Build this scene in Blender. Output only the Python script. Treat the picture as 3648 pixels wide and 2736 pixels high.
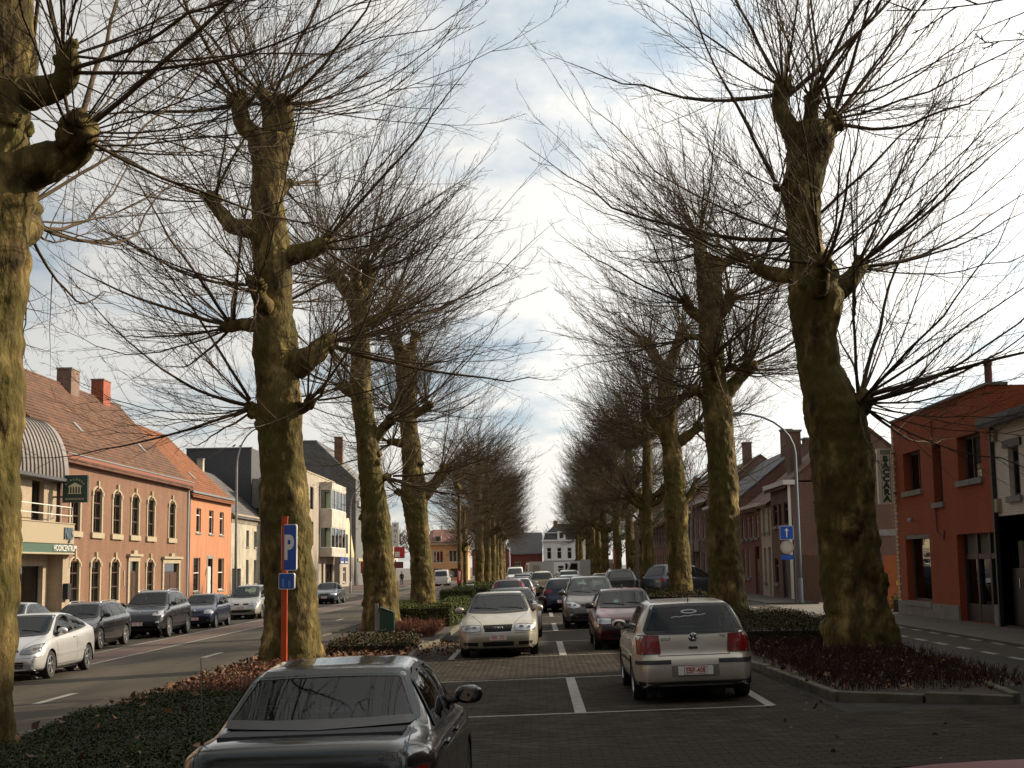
import bpy, bmesh, math, random
import numpy as np
from mathutils import Vector, Matrix, noise
from mathutils.bvhtree import BVHTree
R = math.radians
random.seed(7); rng = np.random.default_rng(7)
for o in list(bpy.data.objects): bpy.data.objects.remove(o)
scene = bpy.context.scene; COL = scene.collection
# ------------------------------------------------------------------ camera, sky, sun, exposure
cam_d = bpy.data.cameras.new('camera'); cam = bpy.data.objects.new('camera', cam_d); COL.objects.link(cam)
cam_d.sensor_width = 36; cam_d.lens = 48.82; cam_d.clip_start = .05; cam_d.clip_end = 5000
cam.matrix_world = (Matrix.Translation((0, 0, 2.05)) @ Matrix.Rotation(R(.8771), 4, 'Z')
                    @ Matrix.Rotation(R(97.4485), 4, 'X') @ Matrix.Rotation(R(-.8308), 4, 'Z'))
scene.camera = cam
SUN_EL, SUN_AZ = 28.0, 70.0            # elevation; azimuth clockwise from +Y (from the right and somewhat ahead)
world = bpy.data.worlds.new('World'); scene.world = world; world.use_nodes = True
nt = world.node_tree; nt.nodes.clear()
def N(t, ty, **kw):
    n = t.nodes.new(ty)
    for k, v in kw.items():
        if k.startswith('i_'):
            key = k[2:]; n.inputs[int(key) if key.isdigit() else key.replace('_', ' ')].default_value = v
        else: setattr(n, k, v)
    return n
out = N(nt, 'ShaderNodeOutputWorld'); bg = N(nt, 'ShaderNodeBackground')
sky = N(nt, 'ShaderNodeTexSky'); sky.sky_type = 'NISHITA'; sky.sun_disc = False
sky.sun_elevation = R(SUN_EL); sky.sun_rotation = R(SUN_AZ); sky.dust_density = 1.2; sky.air_density = 1.0; sky.ozone_density = 1.5
tc = N(nt, 'ShaderNodeTexCoord'); sep = N(nt, 'ShaderNodeSeparateXYZ'); nt.links.new(tc.outputs['Generated'], sep.inputs[0])
# clouds: a flat deck at some height, so project the view direction on a plane above
zc = N(nt, 'ShaderNodeMath', operation='MAXIMUM'); nt.links.new(sep.outputs['Z'], zc.inputs[0]); zc.inputs[1].default_value = 0.0
za = N(nt, 'ShaderNodeMath', operation='ADD'); nt.links.new(zc.outputs[0], za.inputs[0]); za.inputs[1].default_value = .16
dv = []
for ax in 'XY':
    d = N(nt, 'ShaderNodeMath', operation='DIVIDE'); nt.links.new(sep.outputs[ax], d.inputs[0]); nt.links.new(za.outputs[0], d.inputs[1]); dv.append(d)
cv = N(nt, 'ShaderNodeCombineXYZ'); nt.links.new(dv[0].outputs[0], cv.inputs[0]); nt.links.new(dv[1].outputs[0], cv.inputs[1])
def cloud(scale, detail, rough, off):
    mp = N(nt, 'ShaderNodeMapping'); nt.links.new(cv.outputs[0], mp.inputs[0]); mp.inputs['Location'].default_value = off; mp.inputs['Scale'].default_value = (1, .8, 1)
    n = N(nt, 'ShaderNodeTexNoise'); n.inputs['Scale'].default_value = scale; n.inputs['Detail'].default_value = detail; n.inputs['Roughness'].default_value = rough
    nt.links.new(mp.outputs[0], n.inputs['Vector']); return n
c1 = cloud(1.5, 8, .55, (3.1, 1.7, 0)); c2 = cloud(7.0, 6, .6, (0, 4, 0))
mixn = N(nt, 'ShaderNodeMath', operation='MULTIPLY_ADD'); nt.links.new(c2.outputs['Fac'], mixn.inputs[0]); mixn.inputs[1].default_value = .22; nt.links.new(c1.outputs['Fac'], mixn.inputs[2])
ramp = N(nt, 'ShaderNodeValToRGB'); nt.links.new(mixn.outputs[0], ramp.inputs[0])
ramp.color_ramp.elements[0].position = .42; ramp.color_ramp.elements[0].color = (.62, .62, .62, 1)
ramp.color_ramp.elements[1].position = .60; ramp.color_ramp.elements[1].color = (.96, .96, .96, 1)
# thin high veil: clouds take the light of the sky around the sun
cl = N(nt, 'ShaderNodeMix', data_type='RGBA', blend_type='MULTIPLY'); cl.inputs[0].default_value = 1
cmix = N(nt, 'ShaderNodeMix', data_type='RGBA'); nt.links.new(ramp.outputs[0], cmix.inputs[0]); nt.links.new(sky.outputs[0], cmix.inputs[6])
hsv = N(nt, 'ShaderNodeHueSaturation'); hsv.inputs['Saturation'].default_value = .16; hsv.inputs['Value'].default_value = 1.25; nt.links.new(sky.outputs[0], hsv.inputs['Color'])
addc = N(nt, 'ShaderNodeMix', data_type='RGBA', blend_type='ADD'); addc.inputs[0].default_value = 1; nt.links.new(hsv.outputs[0], addc.inputs[6]); phn = N(nt, 'ShaderNodeVectorMath', operation='DOT_PRODUCT'); nrm = N(nt, 'ShaderNodeVectorMath', operation='NORMALIZE'); nt.links.new(tc.outputs['Generated'], nrm.inputs[0]); nt.links.new(nrm.outputs[0], phn.inputs[0])
phn.inputs[1].default_value = (math.cos(R(SUN_EL)) * math.sin(R(SUN_AZ)), math.cos(R(SUN_EL)) * math.cos(R(SUN_AZ)), math.sin(R(SUN_EL)))
ph1 = N(nt, 'ShaderNodeMath', operation='MULTIPLY_ADD'); nt.links.new(phn.outputs['Value'], ph1.inputs[0]); ph1.inputs[1].default_value = .5; ph1.inputs[2].default_value = .5
ph2 = N(nt, 'ShaderNodeMath', operation='POWER'); nt.links.new(ph1.outputs[0], ph2.inputs[0]); ph2.inputs[1].default_value = 2.6
ph3 = N(nt, 'ShaderNodeMath', operation='MULTIPLY_ADD'); nt.links.new(ph2.outputs[0], ph3.inputs[0]); ph3.inputs[1].default_value = 2.1; ph3.inputs[2].default_value = .08   # clouds scatter sunlight mostly forwards
phc = N(nt, 'ShaderNodeMix', data_type='RGBA', blend_type='MULTIPLY'); phc.inputs[0].default_value = 1; cden = N(nt, 'ShaderNodeMapRange'); nt.links.new(mixn.outputs[0], cden.inputs[0]); cden.inputs[1].default_value = .44; cden.inputs[2].default_value = .60
ctint = N(nt, 'ShaderNodeMix', data_type='RGBA'); nt.links.new(cden.outputs[0], ctint.inputs[0]); ctint.inputs[6].default_value = (4.6, 6.6, 8.0, 1); ctint.inputs[7].default_value = (10.9, 10.3, 9.2, 1); nt.links.new(ctint.outputs[2], phc.inputs[6]); nt.links.new(ph3.outputs[0], phc.inputs[7]); nt.links.new(phc.outputs[2], addc.inputs[7])
nt.links.new(addc.outputs[2], cmix.inputs[7])
nt.links.new(cmix.outputs[2], bg.inputs['Color']); bg.inputs['Strength'].default_value = .050
nt.links.new(bg.outputs[0], out.inputs[0])
sun_d = bpy.data.lights.new('sun', 'SUN'); sun_d.energy = 5.0; sun_d.angle = R(.55); sun_d.color = (1, .85, .62)
sun = bpy.data.objects.new('sun', sun_d); COL.objects.link(sun); sun.location = (60, 5, 60)
to_sun = Vector((math.cos(R(SUN_EL)) * math.sin(R(SUN_AZ)), math.cos(R(SUN_EL)) * math.cos(R(SUN_AZ)), math.sin(R(SUN_EL))))
sun.rotation_euler = to_sun.to_track_quat('Z', 'Y').to_euler()
vs = scene.view_settings; vs.view_transform = 'Standard'; vs.look = 'None'; vs.gamma = 1; vs.exposure = .46; vs.use_curve_mapping = False
scene.cycles.max_bounces = 6; scene.cycles.transparent_max_bounces = 12

# ------------------------------------------------------------------ materials
MATS = {}
def mat(name, col, rough=.7, metal=0., var=0., vscale=3., bump=0., bscale=40., coat=0., island=0., spec=None, stretch=(1, 1, 1), col2=None):
    """principled material; var = blotchy value variation, col2 = second colour mixed by noise, island = random value per loose piece"""
    if name in MATS: return MATS[name]
    m = bpy.data.materials.new(name); m.use_nodes = True; t = m.node_tree; b = t.nodes['Principled BSDF']; MATS[name] = m
    b.inputs['Roughness'].default_value = rough; b.inputs['Metallic'].default_value = metal
    if coat: b.inputs['Coat Weight'].default_value = coat; b.inputs['Coat Roughness'].default_value = .03
    if spec is not None: b.inputs['Specular IOR Level'].default_value = spec
    c = (*col, 1); b.inputs['Base Color'].default_value = c
    tcn = N(t, 'ShaderNodeTexCoord'); mp = N(t, 'ShaderNodeMapping'); mp.inputs['Scale'].default_value = stretch; t.links.new(tcn.outputs['Object'], mp.inputs[0])
    src = None
    if var or col2:
        n = N(t, 'ShaderNodeTexNoise'); n.inputs['Scale'].default_value = vscale; n.inputs['Detail'].default_value = 6; n.inputs['Roughness'].default_value = .65
        t.links.new(mp.outputs[0], n.inputs['Vector'])
        r = N(t, 'ShaderNodeValToRGB'); t.links.new(n.outputs['Fac'], r.inputs[0]); r.color_ramp.elements[0].position = .35; r.color_ramp.elements[1].position = .65
        a = col2 or tuple(x * (1 - var) for x in col); d = col if col2 else tuple(min(1, x * (1 + var)) for x in col)
        r.color_ramp.elements[0].color = (*a, 1); r.color_ramp.elements[1].color = (*d, 1); src = r.outputs[0]
    if island:
        g = N(t, 'ShaderNodeNewGeometry'); mm = N(t, 'ShaderNodeMapRange'); t.links.new(g.outputs['Random Per Island'], mm.inputs[0]); mm.inputs[3].default_value = 1 - island; mm.inputs[4].default_value = 1 + island
        x = N(t, 'ShaderNodeMix', data_type='RGBA', blend_type='MULTIPLY'); x.inputs[0].default_value = 1
        if src: t.links.new(src, x.inputs[6])
        else: x.inputs[6].default_value = c
        t.links.new(mm.outputs[0], x.inputs[7]); src = x.outputs[2]
    if src: t.links.new(src, b.inputs['Base Color'])
    if bump:
        n = N(t, 'ShaderNodeTexNoise'); n.inputs['Scale'].default_value = bscale; n.inputs['Detail'].default_value = 5; t.links.new(mp.outputs[0], n.inputs['Vector'])
        bp = N(t, 'ShaderNodeBump'); bp.inputs['Strength'].default_value = bump; bp.inputs['Distance'].default_value = .02; t.links.new(n.outputs['Fac'], bp.inputs['Height']); t.links.new(bp.outputs[0], b.inputs['Normal'])
    return m
def brick(name, c1, c2, mortar, bw=.21, bh=.065, ms=.012, bump=.4, rough=.85, dirt=.25):
    if name in MATS: return MATS[name]
    m = bpy.data.materials.new(name); m.use_nodes = True; t = m.node_tree; b = t.nodes['Principled BSDF']; MATS[name] = m
    b.inputs['Roughness'].default_value = rough
    tcn = N(t, 'ShaderNodeTexCoord'); s = N(t, 'ShaderNodeSeparateXYZ'); t.links.new(tcn.outputs['Object'], s.inputs[0])
    ad = N(t, 'ShaderNodeMath', operation='ADD'); t.links.new(s.outputs[0], ad.inputs[0]); t.links.new(s.outputs[1], ad.inputs[1])
    cb = N(t, 'ShaderNodeCombineXYZ'); t.links.new(ad.outputs[0], cb.inputs[0]); t.links.new(s.outputs[2], cb.inputs[1])
    bt = N(t, 'ShaderNodeTexBrick'); t.links.new(cb.outputs[0], bt.inputs['Vector'])
    bt.inputs['Color1'].default_value = (*c1, 1); bt.inputs['Color2'].default_value = (*c2, 1); bt.inputs['Mortar'].default_value = (*mortar, 1)
    bt.inputs['Scale'].default_value = 1; bt.inputs['Mortar Size'].default_value = ms; bt.inputs['Brick Width'].default_value = bw; bt.inputs['Row Height'].default_value = bh; bt.inputs['Bias'].default_value = 0
    smp = N(t, 'ShaderNodeMapping'); smp.inputs['Scale'].default_value = (1.6, 1.6, .35); t.links.new(tcn.outputs['Object'], smp.inputs[0])
    n = N(t, 'ShaderNodeTexNoise'); n.inputs['Scale'].default_value = .8; n.inputs['Detail'].default_value = 9; n.inputs['Roughness'].default_value = .65; t.links.new(smp.outputs[0], n.inputs['Vector'])
    mr = N(t, 'ShaderNodeMapRange'); t.links.new(n.outputs['Fac'], mr.inputs[0]); mr.inputs[1].default_value = .3; mr.inputs[2].default_value = .7; mr.inputs[3].default_value = 1 - dirt; mr.inputs[4].default_value = 1 + dirt
    x = N(t, 'ShaderNodeMix', data_type='RGBA', blend_type='MULTIPLY'); x.inputs[0].default_value = 1; t.links.new(bt.outputs['Color'], x.inputs[6]); t.links.new(mr.outputs[0], x.inputs[7]); t.links.new(x.outputs[2], b.inputs['Base Color'])
    bp = N(t, 'ShaderNodeBump'); bp.inputs['Strength'].default_value = bump; bp.inputs['Distance'].default_value = .01; bp.invert = True; t.links.new(bt.outputs['Fac'], bp.inputs['Height']); t.links.new(bp.outputs[0], b.inputs['Normal'])
    return m
def glass(name, tint=(.6, .66, .64), base=.04):
    if name in MATS: return MATS[name]
    m = bpy.data.materials.new(name); m.use_nodes = True; t = m.node_tree; t.nodes.clear(); MATS[name] = m
    o = N(t, 'ShaderNodeOutputMaterial'); tr = N(t, 'ShaderNodeBsdfTransparent'); tr.inputs[0].default_value = (*tint, 1)
    gl = N(t, 'ShaderNodeBsdfGlossy'); gl.inputs['Roughness'].default_value = .01; gl.inputs[0].default_value = (.68, .70, .72, 1)
    fr = N(t, 'ShaderNodeFresnel'); fr.inputs[0].default_value = 1.52
    ad = N(t, 'ShaderNodeMath', operation='ADD'); t.links.new(fr.outputs[0], ad.inputs[0]); ad.inputs[1].default_value = base; ad.use_clamp = True
    mx = N(t, 'ShaderNodeMixShader'); t.links.new(ad.outputs[0], mx.inputs[0]); t.links.new(tr.outputs[0], mx.inputs[1]); t.links.new(gl.outputs[0], mx.inputs[2]); t.links.new(mx.outputs[0], o.inputs[0])
    return m
def paint(name, col, metal=.35, rough=.32): return mat('paint_' + name, col, rough, metal, coat=.7, var=.05, vscale=2.)

# ------------------------------------------------------------------ mesh helpers
def gz(x): return .025 * max(-15., min(9., x))          # the street falls gently from right to left
TILT = math.atan(.025)
class MB:
    def __init__(s): s.v = []; s.f = []
    def add(s, vs, fs):
        n = len(s.v); s.v += [tuple(p) for p in vs]; s.f += [tuple(i + n for i in f) for f in fs]; return s
    def quad(s, a, b, c, d): return s.add([a, b, c, d], [(0, 1, 2, 3)])
    def box(s, x0, x1, y0, y1, z0, z1):
        return s.add([(x0, y0, z0), (x1, y0, z0), (x1, y1, z0), (x0, y1, z0), (x0, y0, z1), (x1, y0, z1), (x1, y1, z1), (x0, y1, z1)],
                     [(0, 3, 2, 1), (4, 5, 6, 7), (0, 1, 5, 4), (1, 2, 6, 5), (2, 3, 7, 6), (3, 0, 4, 7)])
    def tube(s, pts, rad, n=8, caps=True):
        pts = [Vector(p) for p in pts]; K = len(pts)
        if not hasattr(rad, '__len__'): rad = [rad] * K
        V = []; ref = None
        for i, p in enumerate(pts):
            t = (pts[min(i + 1, K - 1)] - pts[max(i - 1, 0)]).normalized()
            if ref is None: ref = Vector((0, 0, 1)) if abs(t.z) < .9 else Vector((1, 0, 0))
            a = t.cross(ref); a = a.normalized() if a.length > 1e-4 else t.orthogonal().normalized(); b = t.cross(a)
            ref = b.cross(t) * -1 if False else ref
            for k in range(n):
                an = 2 * math.pi * k / n; V.append(p + (a * math.cos(an) + b * math.sin(an)) * rad[i])
        F = [(i * n + k, i * n + (k + 1) % n, (i + 1) * n + (k + 1) % n, (i + 1) * n + k) for i in range(K - 1) for k in range(n)]
        if caps: F += [tuple(range(n - 1, -1, -1)), tuple((K - 1) * n + k for k in range(n))]
        return s.add(V, F)
    def lathe(s, prof, n=24, axis='z', c=(0, 0, 0)):
        V = []
        for r, h in prof:
            for k in range(n):
                a = 2 * math.pi * k / n; x, y = r * math.cos(a), r * math.sin(a)
                V.append({'z': (c[0] + x, c[1] + y, c[2] + h), 'x': (c[0] + h, c[1] + x, c[2] + y), 'y': (c[0] + x, c[1] + h, c[2] + y)}[axis])
        K = len(prof)
        F = [(i * n + k, i * n + (k + 1) % n, (i + 1) * n + (k + 1) % n, (i + 1) * n + k) for i in range(K - 1) for k in range(n)]
        return s.add(V, F)
    def prism(s, poly, f0, f1):
        """poly: 2-D points; f0, f1: maps of (u, v) to the two end faces"""
        n = len(poly); V = [f0(*p) for p in poly] + [f1(*p) for p in poly]
        return s.add(V, [tuple(range(n - 1, -1, -1)), tuple(range(n, 2 * n))] + [(i, (i + 1) % n, n + (i + 1) % n, n + i) for i in range(n)])
    def mesh(s, name='m'):
        me = bpy.data.meshes.new(name); me.from_pydata(s.v, [], s.f); me.validate(); me.update(); return me
    def obj(s, name, m, parent=None, smooth=False, loc=None, recalc=True):
        me = s.mesh(name)
        if recalc:
            bm = bmesh.new(); bm.from_mesh(me); bmesh.ops.recalc_face_normals(bm, faces=bm.faces); bm.to_mesh(me); bm.free()
        if smooth: shade(me, smooth)
        return link(name, me, m, parent, loc)
def shade(me, ang=True):
    me.polygons.foreach_set('use_smooth', [True] * len(me.polygons))
    if ang is not True and ang: me.set_sharp_from_angle(angle=R(ang))
def link(name, me, m=None, parent=None, loc=None):
    o = bpy.data.objects.new(name, me); COL.objects.link(o)
    if m is not None:
        if len(me.materials) == 0: me.materials.append(m)
        elif me.materials[0] is not m: o.material_slots[0].link = 'OBJECT'; o.material_slots[0].material = m
    if parent is not None: o.parent = parent
    if loc is not None: o.location = loc
    return o
def tag(o, label, cat, group=None, kind=None):
    if label: o['label'] = label
    if cat: o['category'] = cat
    if group: o['group'] = group
    if kind: o['kind'] = kind
    return o
def thing(name, loc, label, cat, group=None, rz=0.):
    o = bpy.data.objects.new(name, None); COL.objects.link(o); o.location = loc; o.rotation_euler = (0, 0, rz); o.empty_display_size = .2
    return tag(o, label, cat, group)
def struct(o): o['kind'] = 'structure'; return o
def npmesh(name, V, Q):
    """fast mesh from arrays: V (n,3), Q (m,k) faces of one size"""
    V = np.asarray(V, np.float32); Q = np.asarray(Q, np.int32); me = bpy.data.meshes.new(name); k = Q.shape[1]
    me.vertices.add(len(V)); me.vertices.foreach_set('co', V.ravel()); me.loops.add(Q.size); me.loops.foreach_set('vertex_index', Q.ravel())
    me.polygons.add(len(Q)); me.polygons.foreach_set('loop_start', np.arange(0, Q.size, k, dtype=np.int32)); me.update(calc_edges=True); me.validate(); return me
def copy_tree(o, parent=None):
    c = o.copy(); COL.objects.link(c); c.parent = parent
    for ch in o.children: copy_tree(ch, c)
    return c
def text_mesh(s, size, extrude=.004, align='CENTER', xs=1., bold=0.):
    cu = bpy.data.curves.new('t', 'FONT'); cu.body = s; cu.size = size; cu.extrude = extrude; cu.align_x = align; cu.align_y = 'CENTER'; cu.resolution_u = 3; cu.offset = bold
    ob = bpy.data.objects.new('t', cu); COL.objects.link(ob); bpy.context.view_layer.update()
    me = bpy.data.meshes.new_from_object(ob); bpy.data.objects.remove(ob); bpy.data.curves.remove(cu)
    if xs != 1.: me.transform(Matrix.Diagonal((xs, 1, 1, 1)))
    return me
def text(name, s, size, m, parent, loc, rot, **kw):
    o = link(name, text_mesh(s, size, **kw), m, parent, loc); o.rotation_euler = rot; return o
def resamp(pts, n):
    P = np.array(pts, float); d = np.r_[0, np.cumsum(np.linalg.norm(np.diff(P, axis=0), axis=1))]; t = np.linspace(0, d[-1], n)
    return np.stack([np.interp(t, d, P[:, i]) for i in range(P.shape[1])], 1)
# ------------------------------------------------------------------ ground, roads, markings
M_asph = mat('asphalt', (.047, .038, .027), .85, var=.3, vscale=.9, bump=.35, bscale=120, spec=.25, stretch=(1, .22, 1))
M_asph2 = mat('asphalt_old', (.036, .031, .024), .85, var=.3, vscale=.9, bump=.3, bscale=110, spec=.2, stretch=(1, .3, 1))
M_red = mat('red_cycle_paving', (.085, .05, .038), .85, var=.2, vscale=2.5, bump=.3, bscale=60)
M_side = mat('pavement_slabs', (.085, .073, .06), .85, var=.2, vscale=1.5, bump=.3, bscale=50)
M_sand = mat('joint_sand', (.018, .015, .011), .95, var=.3, vscale=20, bump=.4, bscale=200)
M_paver = mat('grey_concrete_paver', (.035, .029, .022), .88, var=.28, vscale=1.6, bump=.35, bscale=160, island=.26, spec=.12, stretch=(1, .6, 1))
M_white = mat('road_paint', (.30, .285, .25), .7, var=.35, vscale=14, col2=(.15, .14, .12))
M_kerb = mat('kerb_concrete', (.12, .105, .08), .9, bump=.4, bscale=70, col2=(.05, .05, .024), vscale=2.2)
M_soil = mat('bed_soil', (.035, .024, .015), .95, var=.4, vscale=8, bump=.7, bscale=30)
def strip(name, x0, x1, y0, y1, dz, m, nx=2, ny=2, parent=None):
    xs = np.linspace(x0, x1, nx); ys = np.linspace(y0, y1, ny); mb = MB()
    for i in range(nx - 1):
        for j in range(ny - 1):
            a, b, c, d = xs[i], xs[i + 1], ys[j], ys[j + 1]
            mb.quad((a, c, gz(a) + dz), (b, c, gz(b) + dz), (b, d, gz(b) + dz), (a, d, gz(a) + dz))
    return mb.obj(name, m, parent)
mb = MB(); xs = [-900, -15, 9, 900]
for a, b in zip(xs[:-1], xs[1:]): mb.quad((a, -60, gz(a)), (b, -60, gz(b)), (b, 2500, gz(b)), (a, 2500, gz(a)))
struct(mb.obj('ground', mat('open_ground', (.10, .09, .075), .9, var=.25, vscale=.3)))
struct(strip('road', -11.3, -6.75, -30, 420, .006, M_asph, 2, 8))
struct(strip('cycle_lane', -13.0, -11.3, -30, 260, .008, M_red))
struct(strip('parking_lane', -15.2, -13.0, -30, 160, .007, M_asph2))
struct(strip('parking_ground', -3.9, 4.3, -20, 330, .004, mat('paver_far', (.034, .028, .021), .88, var=.25, vscale=2.2, bump=.4, bscale=60, spec=.12)))
struct(strip('road', 4.3, 8.75, -30, 420, .005, M_asph2))
struct(strip('cycle_lane', 8.75, 9.0, -30, 300, .006, M_asph)); struct(strip('cycle_lane', 9.0, 9.95, -30, 300, .006, M_asph))
# raised pavements with kerbs
def pavement(name, x0, x1, y0, y1, h, m):
    z = gz(x0) if abs(x0) > 12 else gz(x1); mb = MB(); mb.box(x0, x1, y0, y1, z - .2, z + h); return struct(mb.obj(name, m))
pavement('pavement', -29.1, -15.2, -30, 150, .10, M_side)
pavement('pavement', -24.0, -16.2, 150, 300, .10, M_red)
pavement('pavement', 9.95, 12.2, -30, 47.2, .07, M_side); pavement('pavement', 9.95, 12.2, 61, 300, .07, M_side)
# markings
mk = []
def mark(x0, x1, y0, y1, dz=.012, name='road_marking'):
    o = strip(name, x0, x1, y0, y1, dz, M_white); struct(o); return o
mark(-11.36, -11.24, 5, 250); mark(-13.06, -12.94, 18, 160)
for k in range(14):
    y = 24.3 - 12.2 + k * 12.25; mark(-8.78, -8.62, y, y + 2.1)
for k in range(34):
    y = 12 + k * 1.62 + .2; mark(9.82, 9.96, y, y + .82, .013); mark(8.72, 8.86, y + .45, y + 1.27, .013)
for y0, y1 in ((19.5, 25.55), (31.8, 37.6), (43.6, 49.3), (55.5, 61.3)):
    mark(.5, .66, y0, y1, .019); mark(3.12, 3.26, y0, y1, .019); mark(-2.03, -1.9, y0, y1, .019)
    for yy in (y0, y1): mark(-2.0, 3.2, yy - .05, yy + .05, .0185)
# clinker pavers, stretcher bond
PW, PL, PH = .105, .215, .03
def paver_mesh():
    mb = MB(); x, y, b = PL / 2, PW / 2, .006
    mb.add([(-x, -y, 0), (x, -y, 0), (x, y, 0), (-x, y, 0), (-x, -y, PH - b), (x, -y, PH - b), (x, y, PH - b), (-x, y, PH - b),
            (-x + b, -y + b, PH), (x - b, -y + b, PH), (x - b, y - b, PH), (-x + b, y - b, PH)],
           [(0, 1, 5, 4), (1, 2, 6, 5), (2, 3, 7, 6), (3, 0, 4, 7), (4, 5, 9, 8), (5, 6, 10, 9), (6, 7, 11, 10), (7, 4, 8, 11), (8, 9, 10, 11)])
    return mb
pm = paver_mesh(); pme = pm.mesh('paver'); pme.materials.append(M_paver)
bed = struct(strip('paved_ground', -3.9, 4.3, 10.0, 34.0, .0045, M_sand)); bed2 = struct(strip('paved_ground', 4.3, 8.7, 10.0, 19.0, .0055, M_sand))
PV = []; rows = int((34 - 10) / .111); cand = []
ISL = [(4.15, 19.75), (6.3, 18.55)]
for j in range(rows):
    y = 10.05 + j * .111
    x1 = 8.65 if y < 18.4 else 4.0
    n = int((x1 + 3.8) / .221); off = .11 * (j % 2)
    for i in range(n):
        x = -3.75 + off + i * .221
        if x > 8.6 or (x < -2.75 and y > 14): continue
        PV.append((x + random.gauss(0, .0012), y + random.gauss(0, .0012), gz(x) - .017 + random.gauss(0, .0012), random.gauss(0, .006), random.gauss(0, .008)))
near = sorted(range(len(PV)), key=lambda k: (PV[k][1] + .35 * abs(PV[k][0] - 1.6) + (50 if PV[k][0] < -.55 or PV[k][1] < 14.1 or PV[k][0] > 5.2 else 0)))[:300]
ns = set(near)
for k in near:
    x, y, z, rz, tl = PV[k]; o = bpy.data.objects.new('paver', pme); COL.objects.link(o); o.parent = bed; o.location = (x, y, z); o.rotation_euler = (tl, -TILT, rz)
P0 = np.array(pm.v); rest = np.array([PV[k] for k in range(len(PV)) if k not in ns]); nV = len(P0)
c, s_ = np.cos(rest[:, 3])[:, None], np.sin(rest[:, 3])[:, None]
X = P0[None, :, 0] * c - P0[None, :, 1] * s_; Y = P0[None, :, 0] * s_ + P0[None, :, 1] * c; Z = P0[None, :, 2] + X * .025 + Y * rest[:, 4:5]
V = np.stack([X + rest[:, 0:1], Y + rest[:, 1:2], Z + rest[:, 2:3]], 2).reshape(-1, 3)
Q = (np.array(pm.f)[None] + (np.arange(len(rest)) * nV)[:, None, None]).reshape(-1, 4)
o = link('pavers', npmesh('pavers', V, Q), M_paver, bed); o['kind'] = 'stuff'
for (x, y, lab) in ((-7.3, 42.2, 'round iron manhole cover in the left road beside the third trunk'), (-8.0, 70.5, 'round iron manhole cover farther along the left road')):
    t = thing('manhole_cover', (x, y, gz(x) + .007), lab, 'manhole'); mb = MB(); mb.lathe([(.001, .006), (.30, .006), (.30, .0)], 28, 'z'); mb.obj('lid', mat('cast_iron', (.022, .02, .018), .6, .4, var=.3, vscale=12), t); mb = MB(); mb.lathe([(.31, 0), (.31, .008), (.36, .008), (.36, 0)], 28, 'z'); mb.obj('frame', mat('cast_iron', (.022, .02, .018), .6, .4), t); t.rotation_euler.y = -TILT
# planted islands: kerb stones round beds
KS = MB(); KS.box(-.06, .06, -.485, .485, -.15, .135)
def bev(me, w=.012, seg=1):
    bm = bmesh.new(); bm.from_mesh(me); bmesh.ops.bevel(bm, geom=list(bm.edges), offset=w, segments=seg, affect='EDGES'); bm.to_mesh(me); bm.free(); return me
ksm = bev(KS.mesh('kerb_stone')); ksm.materials.append(M_kerb)
def kerb(path, name='kerb'):
    root = bpy.data.objects.new(name, None); COL.objects.link(root); root['kind'] = 'structure'; root.location = (path[0][0], path[0][1], gz(path[0][0]))
    for (xa, ya), (xb, yb) in zip(path[:-1], path[1:]):
        L = math.hypot(xb - xa, yb - ya); n = max(1, round(L)); an = math.atan2(-(xb - xa), yb - ya)
        for i in range(n):
            t = (i + .5) / n; x, y = xa + (xb - xa) * t, ya + (yb - ya) * t
            o = bpy.data.objects.new('kerb_stone', ksm); COL.objects.link(o); o.parent = root; o.location = (x - path[0][0], y - path[0][1], gz(x) - gz(path[0][0]) + random.gauss(0, .006))
            o.rotation_euler = (random.gauss(0, .008), -TILT * math.cos(an), an + random.gauss(0, .01)); o.scale = (1, L / n, 1)
    return root
def bed_sheet(poly, h=.1, name='planting_bed'):
    mb = MB(); mb.add([(x, y, gz(x) + h) for x, y in poly], [tuple(range(len(poly)))]); return struct(mb.obj(name, M_soil))
RI = [(4.0, 42), (4.0, 26.9), (4.18, 19.8), (6.25, 18.65), (7.3, 27.5), (7.5, 42)]
kerb(RI); kerb([RI[-1], RI[0]]); bed_sheet(RI)
RI2 = [(4.0, 69.5), (4.0, 58), (7.5, 58), (7.5, 69.5)]; kerb(RI2 + RI2[:1]); bed_sheet(RI2)
LI = [(-2.85, -5), (-2.85, 30.9), (-3.1, 36.5), (-2.75, 38), (-2.6, 60), (-2.7, 70), (-6.75, 70), (-6.75, -5)]
kerb(LI[:-1]); kerb([LI[6], LI[7]]); bed_sheet(LI)
LI2 = [(-2.7, 80), (-2.7, 240), (-6.75, 240), (-6.75, 80)]; bed_sheet(LI2); 
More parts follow.
